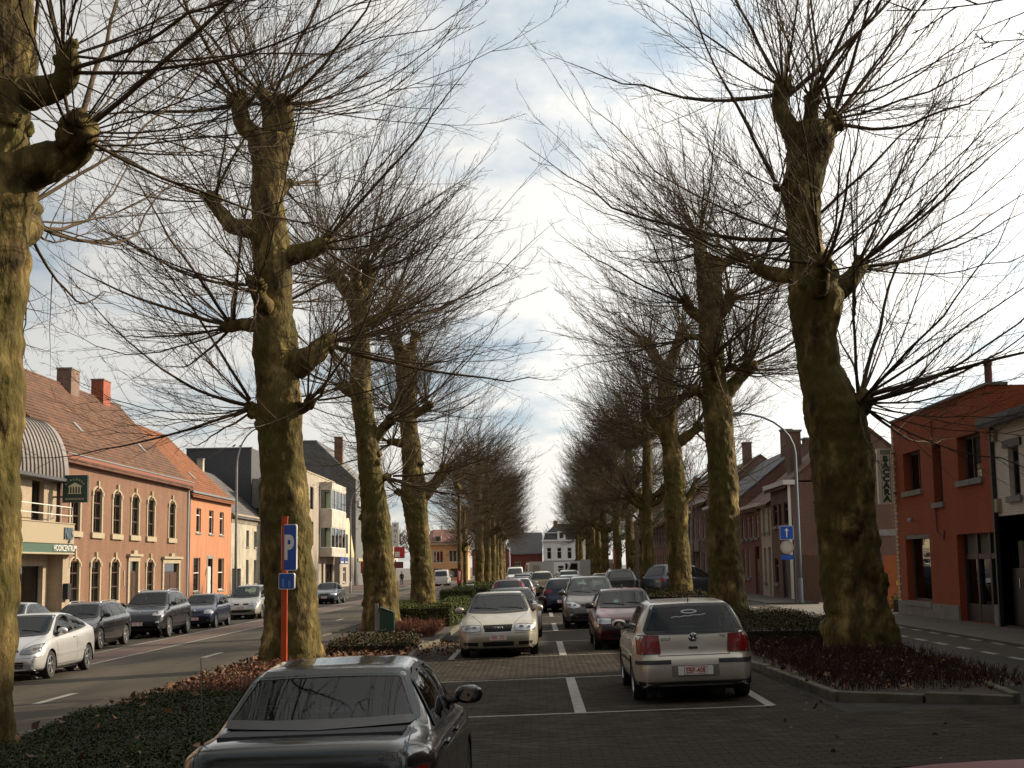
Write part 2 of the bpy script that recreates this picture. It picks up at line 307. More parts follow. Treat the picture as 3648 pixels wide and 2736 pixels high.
# ------------------------------------------------------------------ pollarded plane trees
def bark_material(name, light, mid, dark, moss):
    m = bpy.data.materials.new(name); m.use_nodes = True; t = m.node_tree; b = t.nodes['Principled BSDF']; b.inputs['Roughness'].default_value = .9; b.inputs['Specular IOR Level'].default_value = .2
    tcn = N(t, 'ShaderNodeTexCoord'); mp = N(t, 'ShaderNodeMapping'); mp.inputs['Scale'].default_value = (1, 1, .45); t.links.new(tcn.outputs['Object'], mp.inputs[0])
    n1 = N(t, 'ShaderNodeTexNoise'); n1.inputs['Scale'].default_value = 3.2; n1.inputs['Detail'].default_value = 8; n1.inputs['Roughness'].default_value = .7; t.links.new(mp.outputs[0], n1.inputs['Vector'])
    r1 = N(t, 'ShaderNodeValToRGB'); t.links.new(n1.outputs['Fac'], r1.inputs[0]); e = r1.color_ramp.elements; e[0].position = .36; e[0].color = (*dark, 1); e[1].position = .52; e[1].color = (*mid, 1); x = e.new(.66); x.color = (*light, 1)
    n2 = N(t, 'ShaderNodeTexNoise'); n2.inputs['Scale'].default_value = 1.1; n2.inputs['Detail'].default_value = 5; t.links.new(tcn.outputs['Object'], n2.inputs['Vector'])
    r2 = N(t, 'ShaderNodeValToRGB'); t.links.new(n2.outputs['Fac'], r2.inputs[0]); r2.color_ramp.elements[0].position = .42; r2.color_ramp.elements[1].position = .62
    mx = N(t, 'ShaderNodeMix', data_type='RGBA'); t.links.new(r2.outputs[0], mx.inputs[0]); t.links.new(r1.outputs[0], mx.inputs[6]); mx.inputs[7].default_value = (*moss, 1)
    t.links.new(mx.outputs[2], b.inputs['Base Color'])
    n3 = N(t, 'ShaderNodeTexNoise'); n3.inputs['Scale'].default_value = 11; n3.inputs['Detail'].default_value = 7; t.links.new(mp.outputs[0], n3.inputs['Vector'])
    bp = N(t, 'ShaderNodeBump'); bp.inputs['Strength'].default_value = 1.; bp.inputs['Distance'].default_value = .06; t.links.new(n3.outputs['Fac'], bp.inputs['Height']); t.links.new(bp.outputs[0], b.inputs['Normal'])
    return m
M_bark = bark_material('plane_bark', (.30, .22, .08), (.108, .075, .026), (.022, .014, .007), (.07, .058, .015))
M_twig = mat('plane_twigs', (.085, .058, .03), .85, var=.3, vscale=.8, col2=(.045, .031, .018), spec=.2)
def hop(a, b, t): return a + (b - a) * t
def sweep(path, rad, ns=30, step=.14, lump=.09, seed=0, flare=0., close=True, fist=0.):
    """a knotty limb: rings along a smoothed path, radius broken up by noise"""
    P = np.array(path, float); r = np.array(rad, float); d = np.r_[0, np.cumsum(np.linalg.norm(np.diff(P, axis=0), axis=1))]; K = max(5, int(d[-1] / step)); t = np.linspace(0, d[-1], K)
    C = np.stack([np.interp(t, d, P[:, i]) for i in range(3)], 1); rr = np.interp(t, d, r)
    for _ in range(3 if K > 8 else 1): C[1:-1] = (C[:-2] + 2 * C[1:-1] + C[2:]) / 4; rr[1:-1] = (rr[:-2] + 2 * rr[1:-1] + rr[2:]) / 4
    T = np.gradient(C, axis=0); T /= np.linalg.norm(T, axis=1)[:, None]
    ref = np.array([0, 1., 0]) if abs(T[:, 1]).mean() < .8 else np.array([1., 0, 0])
    V = []
    for i in range(K):
        a = np.cross(T[i], ref); a /= np.linalg.norm(a); b = np.cross(T[i], a)
        for k in range(ns):
            an = 2 * math.pi * k / ns; dr = a * math.cos(an) + b * math.sin(an); q = C[i] + dr * rr[i]
            nz = noise.noise(Vector((q[0] * 1.6 + seed, q[1] * 1.6, q[2] * 1.1))) * 1.0 + .5 * noise.noise(Vector((q[0] * 5 + seed, q[1] * 5, q[2] * 3.2)))
            rib = math.sin(an * 5 + seed + 2 * noise.noise(Vector((seed, 0, q[2] * .4)))) * flare * math.exp(-max(q[2], 0) / .6)
            ring = .07 * noise.noise(Vector((seed + 9 + q[0], q[1], q[2] * 5.))); nz += .35 * noise.noise(Vector((q[0] * 11 + seed, q[1] * 11, q[2] * 7)))
            pit = noise.noise(Vector((q[0] * 7.5, q[1] * 7.5 + seed, q[2] * 5.5))); fine_ = .022 * (pit - .6 * max(0, pit - .15)) + .014 * noise.noise(Vector((q[0] * 17, q[1] * 17 + seed, q[2] * 11)))
            V.append(C[i] + dr * (fine_ * min(1, rr[i] / .3) + rr[i] * (1 + lump * nz + ring * .6 + rib * .12 + flare * .10 * math.exp(-max(q[2], 0) / .3))))
    F = [(i * ns + k, i * ns + (k + 1) % ns, (i + 1) * ns + (k + 1) % ns, (i + 1) * ns + k) for i in range(K - 1) for k in range(ns)]
    F.append(tuple((K - 1) * ns + k for k in range(ns)))
    return V, F
def blob(c, r, seed, n=10):
    V = []; F = []
    for i in range(n + 1):
        th = math.pi * i / n
        for k in range(2 * n):
            ph = math.pi * k / n; d = Vector((math.sin(th) * math.cos(ph), math.sin(th) * math.sin(ph), math.cos(th)))
            q = 1 + .38 * noise.noise(d * 2.2 + Vector((seed, 3, 1))) + .22 * noise.noise(d * 6 + Vector((seed, 0, 1)))
            V.append(Vector(c) + d * r * q)
    m = 2 * n
    for i in range(n):
        for k in range(m): F.append((i * m + k, i * m + (k + 1) % m, (i + 1) * m + (k + 1) % m, (i + 1) * m + k))
    return V, F
def stems(P0, D, L, r0, r1, K, ns, up, wig, g):
    """tapering curved stems, all at once: start points, directions, lengths -> vertices, quads, centre lines"""
    S = len(P0); t = np.linspace(0, 1, K)[None, :, None]
    C = P0[:, None] + D[:, None] * L[:, None, None] * t + np.array([0, 0, 1.])[None, None] * (up * L)[:, None, None] * t ** 2
    w = g.normal(0, 1, (S, K, 3)); w[:, 0] = 0; w = np.cumsum(w, 1) * (wig * L)[:, None, None] / K ** .5 * .5; C = C + w * t
    rad = r1[:, None] + (r0 - r1)[:, None] * (1 - t[:, :, 0]) ** 1.1
    T = np.gradient(C, axis=1); T /= np.linalg.norm(T, axis=2, keepdims=True) + 1e-9
    ref = np.where(np.abs(T[:, :1, 2:3]) > .85, np.array([1., 0, 0])[None, None], np.array([0, 0, 1.])[None, None])
    A = np.cross(T, ref); A /= np.linalg.norm(A, axis=2, keepdims=True) + 1e-9; B = np.cross(T, A)
    an = np.arange(ns) * 2 * np.pi / ns
    V = C[:, :, None] + rad[:, :, None, None] * (A[:, :, None] * np.cos(an)[None, None, :, None] + B[:, :, None] * np.sin(an)[None, None, :, None])
    i = np.arange(S)[:, None, None] * K * ns; k = np.arange(K - 1)[None, :, None] * ns; a = np.arange(ns)[None, None, :]; b = (a + 1) % ns
    Q = np.stack([i + k + a, i + k + b, i + k + ns + b, i + k + ns + a], -1).reshape(-1, 4)
    return V.reshape(-1, 3), Q, C, T
def branch(C, T, Lp, m, lo, g, spread, upw):
    """m side stems along each parent: start points and directions"""
    S, K, _ = C.shape; t = lo + (1 - lo) * (np.arange(m)[None] + g.random((S, m))) / m; x = t * (K - 1); i = np.minimum(x.astype(int), K - 2); f = (x - i)[..., None]
    s = np.arange(S)[:, None]; P = C[s, i] * (1 - f) + C[s, i + 1] * f; D = T[s, i]
    rv = g.normal(0, 1, (S, m, 3)); rv -= (rv * D).sum(2, keepdims=True) * D; rv /= np.linalg.norm(rv, axis=2, keepdims=True) + 1e-9
    D = D + rv * spread + np.array([0, 0, upw]); D /= np.linalg.norm(D, axis=2, keepdims=True)
    Ls = np.repeat(Lp[:, None], m, 1) * (1.12 - t)
    return P.reshape(-1, 3), D.reshape(-1, 3), Ls.reshape(-1)
def crown_mesh(knobs, seed, per=26, length=(3.4, 5.6), m1=13, m2=5, thick=1., fine=1., m3=0):
    """knobs: (position, outward direction, size). Shoots fan out from each knob and carry twigs"""
    g = np.random.default_rng(seed); P, D = [], []; LL = []
    for k, d, sz, *p0 in knobs:
        n = max(4, int(per * sz)); d = np.array(d, float); d /= np.linalg.norm(d)
        u = g.normal(0, 1, (n, 3)); u /= np.linalg.norm(u, axis=1)[:, None]
        q = u * .95 + d * .85 + np.array([0, 0, .12]); q /= np.linalg.norm(q, axis=1)[:, None]
        st = np.array(p0[0] if p0 else k)[None] * (1 - (tq := g.random((n, 1)) ** .6)) + np.array(k)[None] * tq; P.append(st + u * .13 * (.5 + sz * .4) + q * .05); D.append(q); LL.append(g.uniform(*length, n) * (.75 + .25 * min(sz, 1.2)) * np.where(g.random(n) < .25, .55, 1))
    P = np.concatenate(P); D = np.concatenate(D); L = np.concatenate(LL); S = len(P); one = np.ones
    r0 = (.011 + .036 * g.random(S) ** 2.4) * thick * (L / 4.5)
    D = D * np.array([1, 1, .85]) - np.array([0, 0, .16]); D /= np.linalg.norm(D, axis=1)[:, None]
    up = np.where(D[:, 2] < .5, g.uniform(.1, .58, S), g.uniform(-.02, .2, S))
    V1, Q1, C, T = stems(P, D, L, r0, .0035 * thick * one(S), 12, 5, up, .11, g)
    p, d, l = branch(C, T, L, m1, .16, g, .62, .12); l = l * g.uniform(.18, .5, len(l)); n = len(p)
    V2, Q2, C2, T2 = stems(p, d, l, (.0034 + .0036 * l) * fine, .002 * fine * one(n), 5, 3, g.uniform(.0, .25, n), .10, g)
    p, d, l = branch(C2, T2, l, m2, .15, g, .75, .08); l = l * g.uniform(.25, .6, len(l)); n = len(p)
    V3, Q3, C3, T3 = stems(p, d, l, .0031 * fine * one(n), .0018 * fine * one(n), 3, 3, g.uniform(0, .25, n), .14, g)
    Vs = [V1, V2, V3]; Qs = [Q1, Q2, Q3]
    if m3:
        p, d, l = branch(C3, T3, l, m3, .2, g, .8, .05); l = l * g.uniform(.3, .7, len(l)); n = len(p)
        V4, Q4, _, _ = stems(p, d, l, .0026 * fine * one(n), .0018 * fine * one(n), 2, 3, 0 * one(n), .1, g); Vs.append(V4); Qs.append(Q4)
    off = 0; out = []
    for v, q in zip(Vs, Qs): out.append(q + off); off += len(v)
    return npmesh('crown', np.concatenate(Vs), np.concatenate(out))
TREES = {
'L1':((-6.05,16.3),[(-.42,-.1,.44),(-.48,.81,.42),(-.44,1.87,.42),(-.46,2.94,.42),(-.46,4.04,.42),(-.46,5.16,.42),(-.46,6.29,.42),(-.38,6.87,.46),(-.46,7.45,.43),(-.45,8.33,.45),(-.5,9.22,.44),(-.53,10.13,.42),(-.56,11.04,.4)],[[(-.16,6.98),(.18,7.09,.3),(.46,7.23,.27),(.71,7.43,.23)],[(-.19,8.03),(.09,7.97,.24),(.43,8.08,.21),(.51,8.43,.16)],[(-.6,10.6),(-.2,11.0,.2),(.0,11.4,.2)],[(-.6,10.8),(-.6,11.5,.3),(-.5,12.0,.25)]]),
'L2':((-5.5,31.5),[(-.04,-.1,.69),(-.01,.74,.64),(-.02,1.45,.59),(-.13,2.49,.56),(-.18,3.53,.56),(-.23,4.58,.51),(-.29,5.64,.52),(-.4,6.72,.48),(-.4,7.36,.51),(-.48,8.01,.44),(-.48,8.88,.42),(-.53,9.54,.46),(-.61,10.2,.4),(-.62,10.87,.36),(-.59,11.65,.42),(-.59,12.21,.58)],[[(-.15,6.71),(.39,6.97,.32),(.7,7.29,.25),(.86,7.39,.23)],[(-.8,7.75),(-1.22,7.75,.18),(-1.6,7.77,.18)],[(-.27,9.32),(.27,9.47,.23),(.75,9.72,.21)],[(-.82,9.99),(-1.47,10.11,.23),(-1.91,10.67,.19),(-2.0,10.84,.19)],[(-.67,5.65),(-.9,5.76,.17),(-.99,5.87,.17)],[(.07,5.74),(.37,5.85,.13),(.44,5.93,.15)],[(-.89,12.22),(-1.22,12.56,.25),(-1.34,13.18,.23)],[(-.29,12.09),(-.21,12.65,.25),(-.28,13.16,.21)],[(-.56,12.32),(-.62,12.89,.21),(-.65,13.17,.19)]]),
'L3':((-5.1,47.0),[(-.08,-.1,.67),(-.1,1.04,.6),(-.2,2.58,.52),(-.34,4.14,.46),(-.5,5.7,.38),(-.6,6.65,.37),(-.8,7.93,.36),(-.8,9.52,.33),(-.84,10.82,.33),(-.92,11.63,.45)],[[(-1.1,11.47),(-1.45,11.96,.28),(-1.71,12.33,.25)],[(-.7,11.46),(-.54,12.11,.25),(-.54,12.52,.23)],[(-.7,10.49),(-.14,10.64,.2),(.21,10.93,.2)],[(-.94,8.09),(-1.34,8.25,.22),(-1.49,8.42,.2)],[(-.47,6.33),(.01,6.88,.22),(.33,7.19,.19)],[(-.23,5.07),(.04,5.15,.14),(.13,5.22,.14)]]),
'L4':((-5.25,64.6),[(.1,-.1,.61),(-.09,2.7,.47),(-.29,4.62,.56),(-.38,5.7,.6),(-.44,6.99,.46),(-.62,9.17,.39),(-.74,10.92,.43),(-.76,12.24,.5)],[[(-.14,5.27),(.62,6.01,.32),(1.16,6.75,.26)],[(-.68,5.38),(-1.02,5.6,.17),(-1.15,5.67,.17)],[(-.88,9.17),(-1.05,9.39,.17),(-1.42,9.62,.22)],[(-.88,7.87),(-1.32,7.94,.22),(-1.49,7.98,.22)],[(-1.04,12.02),(-1.3,12.69,.22),(-1.39,13.02,.22)],[(-.47,12.01),(-.36,12.67,.22),(-.27,13.07,.22)],[(-.44,9.16),(.1,9.48,.22),(.43,9.69,.19)]]),
'R1':((6.36,27.8),[(0,-.1,.70),(-.06,.72,.62),(-.13,1.54,.6),(-.17,2.45,.59),(-.2,3.36,.6),(-.22,4.01,.62),(-.3,4.57,.6),(-.42,5.13,.54),(-.59,5.7,.41),(-.63,6.46,.43),(-.6,7.12,.55),(-.61,7.6,.49),(-.75,8.18,.33),(-.78,8.76,.35),(-.82,9.34,.38),(-.68,9.92,.4),(-.6,10.41,.5),(-.64,10.76,.49)],[[(-.17,4.76),(.16,4.89,.28),(.29,5.1,.22)],[(-.34,7.21),(.09,7.49,.24),(.32,7.77,.22),(.36,7.85,.2)],[(-.98,7.61),(-1.54,7.71,.17),(-1.79,7.89,.15)],[(-.95,10.62),(-1.16,11.21,.19),(-1.1,11.66,.22)],[(-.57,10.61),(-.53,11.15,.16),(-.52,11.38,.16)],[(-.29,10.51),(-.11,10.8,.2),(-.02,10.97,.2)],[(-1.14,9.45),(-1.28,9.45,.07),(-1.36,9.43,.07)]]),
'R2':((6.1,45.0),[(.03,-.1,.64),(-.03,1.39,.57),(-.05,2.86,.52),(-.02,4.35,.48),(-.07,5.85,.44),(-.11,6.91,.48),(-.2,7.82,.41),(-.25,9.04,.38),(-.24,10.27,.39),(-.24,11.2,.42),(-.28,11.83,.42)],[[(.05,7.21),(.59,7.81,.27),(1.02,8.33,.24)],[(-.47,9.82),(-.89,10.1,.2),(-1.09,10.47,.18)],[(-.09,9.81),(.3,10.19,.21),(.49,10.57,.21)],[(-.07,8.12),(.3,8.12,.15),(.38,8.19,.15)],[(-.49,11.67),(-.55,12.22,.23),(-.61,12.61,.24)],[(-.04,11.36),(.27,11.66,.2),(.82,12.04,.2)],[(-.57,9.2),(-.94,9.24,.12),(-1.1,9.18,.12)],[(-.48,7.22),(-.78,7.37,.15),(-.89,7.45,.18)]]),
'R3':((6.33,62.0),[(.09,-.1,.52),(-.02,2.23,.5),(-.08,4.27,.5),(-.12,5.71,.45),(-.22,7.16,.43),(-.35,8.41,.43),(-.37,9.87,.37),(-.38,10.92,.41)],[[(-.62,10.72),(-1.01,11.46,.27),(-1.19,11.82,.27)],[(-.14,10.71),(.18,11.55,.25),(.5,12.49,.23)],[(-.4,7.37),(-1.0,8.31,.27),(-1.24,8.63,.25)],[(0,7.15),(.64,7.56,.25),(1.1,7.97,.23)],[(-.15,8.82),(.38,9.23,.19),(.59,9.44,.21)],[(.23,4.47),(.7,5.08,.19),(.77,5.28,.19)]]),
}
def make_tree(name, x, y, trunk, boughs, seed, label, group, hi_res=(64, .055), **kw):
    rs = random.Random(seed); root = thing(name, (x, y, gz(x) + .02), label, 'tree', group); knobs = []
    V, F = sweep([(a, 0, b) for a, b, _ in trunk], [r for *_, r in trunk], hi_res[0], hi_res[1], .13, seed, 1.); mb = MB(); mb.add(V, F)
    for q in range(kw.pop('burls', 12)):
        i = rs.randrange(1, len(trunk)); a, b, r = trunk[i]; an = rs.uniform(0, 6.28); sz = r * rs.uniform(.25, .5); mb.add(*blob((a + math.cos(an) * (r - sz * .62), math.sin(an) * (r - sz * .62), b + rs.uniform(-.3, .3)), sz, seed + q * 1.7, 9))
    mb.obj('trunk', M_bark, root, True)
    full = [[(q[0], 0 if i == 0 else rs.uniform(-.12, .12) * i, *q[1:]) for i, q in enumerate(b)] for b in boughs]
    # limbs towards and away from the viewer, which the picture shows only as knobs on the stem
    top = trunk[-1]
    for k in range(kw.pop('extra', 3)):
        i = rs.randrange(len(trunk) // 2, len(trunk)); a, b, r = trunk[i]; s = -1 if k % 2 else 1; ln = rs.uniform(.8, 1.6)
        full.append([(a, 0, b), (a + rs.uniform(-.2, .2), s * ln * .6, b + .15, .22), (a + rs.uniform(-.3, .3), s * ln, b + .55, .19)])
    for j, b in enumerate(full):
        st = b[0]; pts = [st[:3]] + [q[:3] for q in b[1:]]; rad = [b[1][3] * 1.0] + [q[3] * .84 for q in b[1:]]
        e = Vector(pts[-1]); d = (e - Vector(pts[-2])).normalized(); rr = rad[-1]
        pts.append(tuple(e + d * rr * .5)); rad.append(rr * .75)
        mb = MB(); mb.add(*sweep(pts, rad, 24, .06, .22, seed + j * 3.7))
        for q in range(5):
            o = Vector((rs.uniform(-1, 1), rs.uniform(-1, 1), rs.uniform(-.5, 1))).normalized(); mb.add(*blob(e + o * rr * .8 - d * rr * rs.uniform(0, 1.2), rr * rs.uniform(.45, .85), seed + j + q * 2.3, 8))
        mb.obj('bough', M_bark, root, True)
        axis = Vector((top[0], 0, e.z)); outw = (e - axis); outw.z = 0; outw = outw.normalized() * .8 if outw.length > .15 else Vector((0, 0, 0))
        hi = max(0, min(1, (e.z - 5) / 6)); knobs.append((tuple(e + d * rr * .2), tuple(outw + Vector((0, 0, .15 + .75 * hi)) + d * .3), rr / .17, Vector(pts[-3]).lerp(e, .35)))
    balls = kw.pop('balls', 0); me = crown_mesh(knobs, seed, **kw); c = link('crown', me, M_twig, root)
    if balls:
        g = np.random.default_rng(seed + 1); nv = len(me.vertices); co = np.empty(nv * 3, np.float32); me.vertices.foreach_get('co', co); co = co.reshape(-1, 3); B = co[g.integers(nv // 3, nv, balls // 3)].repeat(3, 0) + g.normal(0, .07, (balls // 3 * 3, 3)) - np.array([0, 0, .07]); O = np.array([(1, 0, 0), (-1, 0, 0), (0, 1, 0), (0, -1, 0), (0, 0, 1), (0, 0, -1)]) * .017; Fq = np.array([(0, 2, 4), (2, 1, 4), (1, 3, 4), (3, 0, 4), (2, 0, 5), (1, 2, 5), (3, 1, 5), (0, 3, 5)])
        b = link('seed_balls', npmesh('seed_balls', (B[:, None] + O[None]).reshape(-1, 3), (Fq[None] + (np.arange(len(B)) * 6)[:, None, None]).reshape(-1, 3)), M_twig, root); b['kind'] = 'stuff'
    return root
near_trees = [
 ('L1', 'nearest plane tree at the left edge, mossy trunk cut by the picture border', dict(per=22, length=(4.2, 6.6), m1=12, m2=5, m3=1, thick=.72, extra=1)),
 ('L2', 'thick plane tree behind the orange parking post, burls along its trunk', dict(balls=60, per=26, length=(3.6, 5.8), m1=13, m2=5, m3=1)),
 ('L3', 'plane tree beside the green litter bin, third of the left row', dict(per=34, length=(3.4, 5.4), m1=13, m2=5, fine=1.05)),
 ('L4', 'plane tree with a raised arm-like bough at right, fourth of the left row', dict(per=34, length=(3.2, 5.2), m1=13, m2=5, fine=1.15)),
 ('R1', 'dark bulging plane tree in the shaded island in front of the red building', dict(per=26, length=(3.8, 6.0), m1=13, m2=5, extra=2, balls=90)),
 ('R2', 'plane tree with a forked bough, second of the right row', dict(balls=180, per=34, length=(3.4, 5.4), m1=13, m2=5, fine=1.05)),
 ('R3', 'slim plane tree with a pale sunlit strip, third of the right row', dict(balls=150, per=38, length=(3.2, 5.0), m1=13, m2=5, fine=1.15))]
for k, (key, lab, kw) in enumerate(near_trees):
    (x, y), tr, bo = TREES[key]; make_tree('plane_tree', x, y, tr, bo, 11 + k * 5, lab, 'plane trees in two rows along the car park', **kw)
# farther trees of the avenue: a few built once, copied down the rows
def generic(seed, h=11.5, r=.45):
    rs = random.Random(seed); tr = []; x = 0
    for i in range(9):
        z = h * i / 8; x += rs.uniform(-.1, .1); tr.append((x, z - .1 * (i == 0), r * (1 - .35 * i / 8) * rs.uniform(.9, 1.1)))
    bo = []
    for i in range(9):
        z = rs.uniform(.42, .98) * h; s = 1 if i % 2 else -1; ln = rs.uniform(.7, 1.5); bo.append([(x * z / h, z), (s * ln * .6, z + .3, .2), (s * ln, z + .8, .2)])
    return tr, bo
ordw = ['fifth', 'sixth', 'seventh', 'eighth', 'ninth', 'tenth', 'eleventh', 'twelfth']
protos = []
rowL = [128, 144, 160, 176, 192, 208, 224]; rowR = [79, 95, 111, 127, 143, 159, 175, 191, 207]
spots = [(-5.2, y, 'left', i) for i, y in enumerate(rowL)] + [(6.2, y, 'right', i) for i, y in enumerate(rowR)]
for i, (x, y, side, k) in enumerate(spots):
    n = (k + 1); lab = '%s plane tree of the far part of the %s row, counted from the camera' % (['first', 'second', 'third', 'fourth', 'fifth', 'sixth', 'seventh', 'eighth', 'ninth'][k], side)
    x += random.uniform(-.3, .3)
    if len(protos) < 3:
        tr, bo = generic(40 + i); t = make_tree('plane_tree', x, y, tr, bo, 60 + i * 7, lab, 'plane trees in two rows along the car park', hi_res=(26, .16), per=30, length=(2.6, 4.7), m1=12, m2=5, fine=1.6, thick=1.1, extra=5); protos.append(t)
    else:
        t = copy_tree(protos[i % 3]); t.location = (x, y, gz(x) + .02); t['label'] = lab; t.scale = ((.8 if side == 'right' else 1), 1, random.uniform(.92, 1.06)); t.rotation_euler.z = random.choice([0, math.pi, .4, 2.7])
# the rows go on beside and behind the camera
for i, (x, y, lab) in enumerate(((7.3, 8.3, 'plane tree of the right row standing just outside the picture at right'), (-6.1, .5, 'plane tree of the left row level with the camera'), (6.4, -6.5, 'plane tree of the right row behind the camera'), (-6.0, -15.5, 'plane tree of the left row behind the camera'), (6.3, -23, 'second plane tree of the right row behind the camera'), (-6.0, -31, 'second plane tree of the left row behind the camera'), (6.3, -40, 'last plane tree of the right row behind the camera'))):
    t = copy_tree(protos[(i + 1) % 3]); t.location = (x, y, gz(x) + .02); t['label'] = lab; t.rotation_euler.z = i * 1.3; t.scale = (1, 1, 1.08)
def young(x, y, h, seed, lab):
    rs = random.Random(seed); tr = [(rs.uniform(-.04, .04), h * i / 6 - .1 * (i == 0), .17 - .012 * i) for i in range(7)]
    bo = [[(0, h * q), (s * .25, h * q + .2, .07), (s * .5, h * q + .4, .07)] for q, s in ((.6, 1), (.68, -1), (.78, 1), (.86, -1), (.97, 1))]
    return make_tree('young_plane_tree', x, y, tr, bo, seed, lab, 'young plane trees of the left row', hi_res=(20, .12), per=40, length=(2.0, 4.0), m1=10, m2=4, fine=1.3, thick=.8, extra=3)
young(-5.35, 98, 7.5, 301, 'young thin plane tree standing near the grey cabinets'); young(-5.9, 116, 7, 302, 'slender young plane tree just before the far old trunks')
young(6.5, 86, 6.5, 303, 'young thin plane tree in the right row beyond the minivan')
# ------------------------------------------------------------------ cars
M_glass = glass('car_glass', (.42, .52, .50), .0); M_glassd = mat('dark_car_glass', (.012, .016, .018), .03, spec=.8)
M_rub = mat('black_rubber', (.018, .018, .018), .75, bump=.1, bscale=60); M_trim = mat('black_trim', (.022, .022, .023), .45)
M_alloy = mat('alloy', (.55, .55, .56), .3, .9); M_int = mat('car_interior', (.03, .03, .034), .8, var=.2); M_chrome = mat('chrome', (.7, .7, .7), .12, 1.)
M_lamp = mat('headlamp_glass', (.42, .44, .46), .12, .55, coat=1.); M_lampin = mat('headlamp_reflector', (.75, .75, .75), .15, .9)
M_tail = mat('tail_lamp_red', (.19, .006, .005), .2, coat=.5, var=.2, vscale=25); M_orange = mat('indicator_orange', (.55, .17, .03), .2, coat=1.)
M_plate = mat('plate_white', (.75, .73, .68), .4); M_platered = mat('plate_red', (.36, .02, .03), .5); M_mglass = mat('mirror_glass', (.25, .27, .28), .05, 1.); M_under = mat('car_underside', (.012, .012, .012), .9)
SEAT = None
def lofted(sp):
    """body shell lofted from the side silhouette (rear bumper, over the roof, to the front bumper)"""
    L, W = sp['L'], sp['W']; P = resamp(sp['prof'], 900); k = np.exp(-.5 * (np.arange(-24, 25) / sp.get('sm', 6.)) ** 2); k /= k.sum()
    for i in range(2): P[:, i] = np.convolve(np.pad(P[:, i], 24, mode='edge'), k, 'valid')
    st = resamp(P, sp.get('K', 120)); zb0 = sp.get('zb', .2); hw = W / 2; V = []
    belt = np.array(sp['belt'], float); roofw = sp['roofw'] / 2; cor = sp.get('corner', .26)
    for y, zt in st:
        e = max(0, (abs(y) - (L / 2 - .62)) / .62); w = hw * (1 - cor * e ** 2.6)
        zb = zb0 + .045 * max(0, (abs(y) - (L / 2 - .45)) / .45) ** 2; zt = max(zt, zb + .015)
        zs = min(float(np.interp(y, belt[:, 0], belt[:, 1])), zt - .035 - .0 * w); zs = max(zs, zb + .4 * (zt - zb))
        h = zt - zs; tt = min(1, max(0, (h - .04) / (sp['H'] - float(np.interp(y, belt[:, 0], belt[:, 1])) - .04))); wt = (w * .86) * (1 - tt) + roofw * tt * (w / hw) ** .4
        low = zs - zb
        half = [(0, zb), (w * .55, zb), (w * .86, zb + .012), (w * .945, zb + .05 * low + .02), (w * .975, zb + .16 * low), (w * .992, zb + .32 * low), (w, zb + .50 * low), (w * .998, zb + .66 * low), (w * .988, zb + .80 * low), (w * .968, zb + .91 * low), (w * .935, zb + .98 * low)]
        x0, z0 = w * .90, zs + .012 * min(1, h / .1); x1, z1 = wt, zt - min(.075, h * .45); nn = 9
        for i in range(nn):
            u = i / (nn - 1); half.append((x0 + (x1 - x0) * u + .028 * tt * math.sin(math.pi * u), z0 + (z1 - z0) * u))
        dz = zt - z1; half += [(wt - .03 - .02 * tt, z1 + dz * .52), (wt * .86, z1 + dz * .78), (wt * .62, z1 + dz * .93), (wt * .32, z1 + dz * .99), (0, zt)]
        V.append([(x, y, z) for x, z in half] + [(-x, y, z) for x, z in half[-2:0:-1]])
    n = len(V[0]); K = len(V); VV = [p for s in V for p in s]
    F = [(i * n + k, i * n + (k + 1) % n, (i + 1) * n + (k + 1) % n, (i + 1) * n + k) for i in range(K - 1) for k in range(n)]
    F += [tuple(range(n)), tuple((K - 1) * n + k for k in range(n - 1, -1, -1))]
    return VV, F
def inside(p, poly):
    x, y = p; r = False; n = len(poly)
    for i in range(n):
        (a, b), (c, d) = poly[i], poly[i - 1]
        if (b > y) != (d > y) and x < (c - a) * (y - b) / (d - b + 1e-12) + a: r = not r
    return r
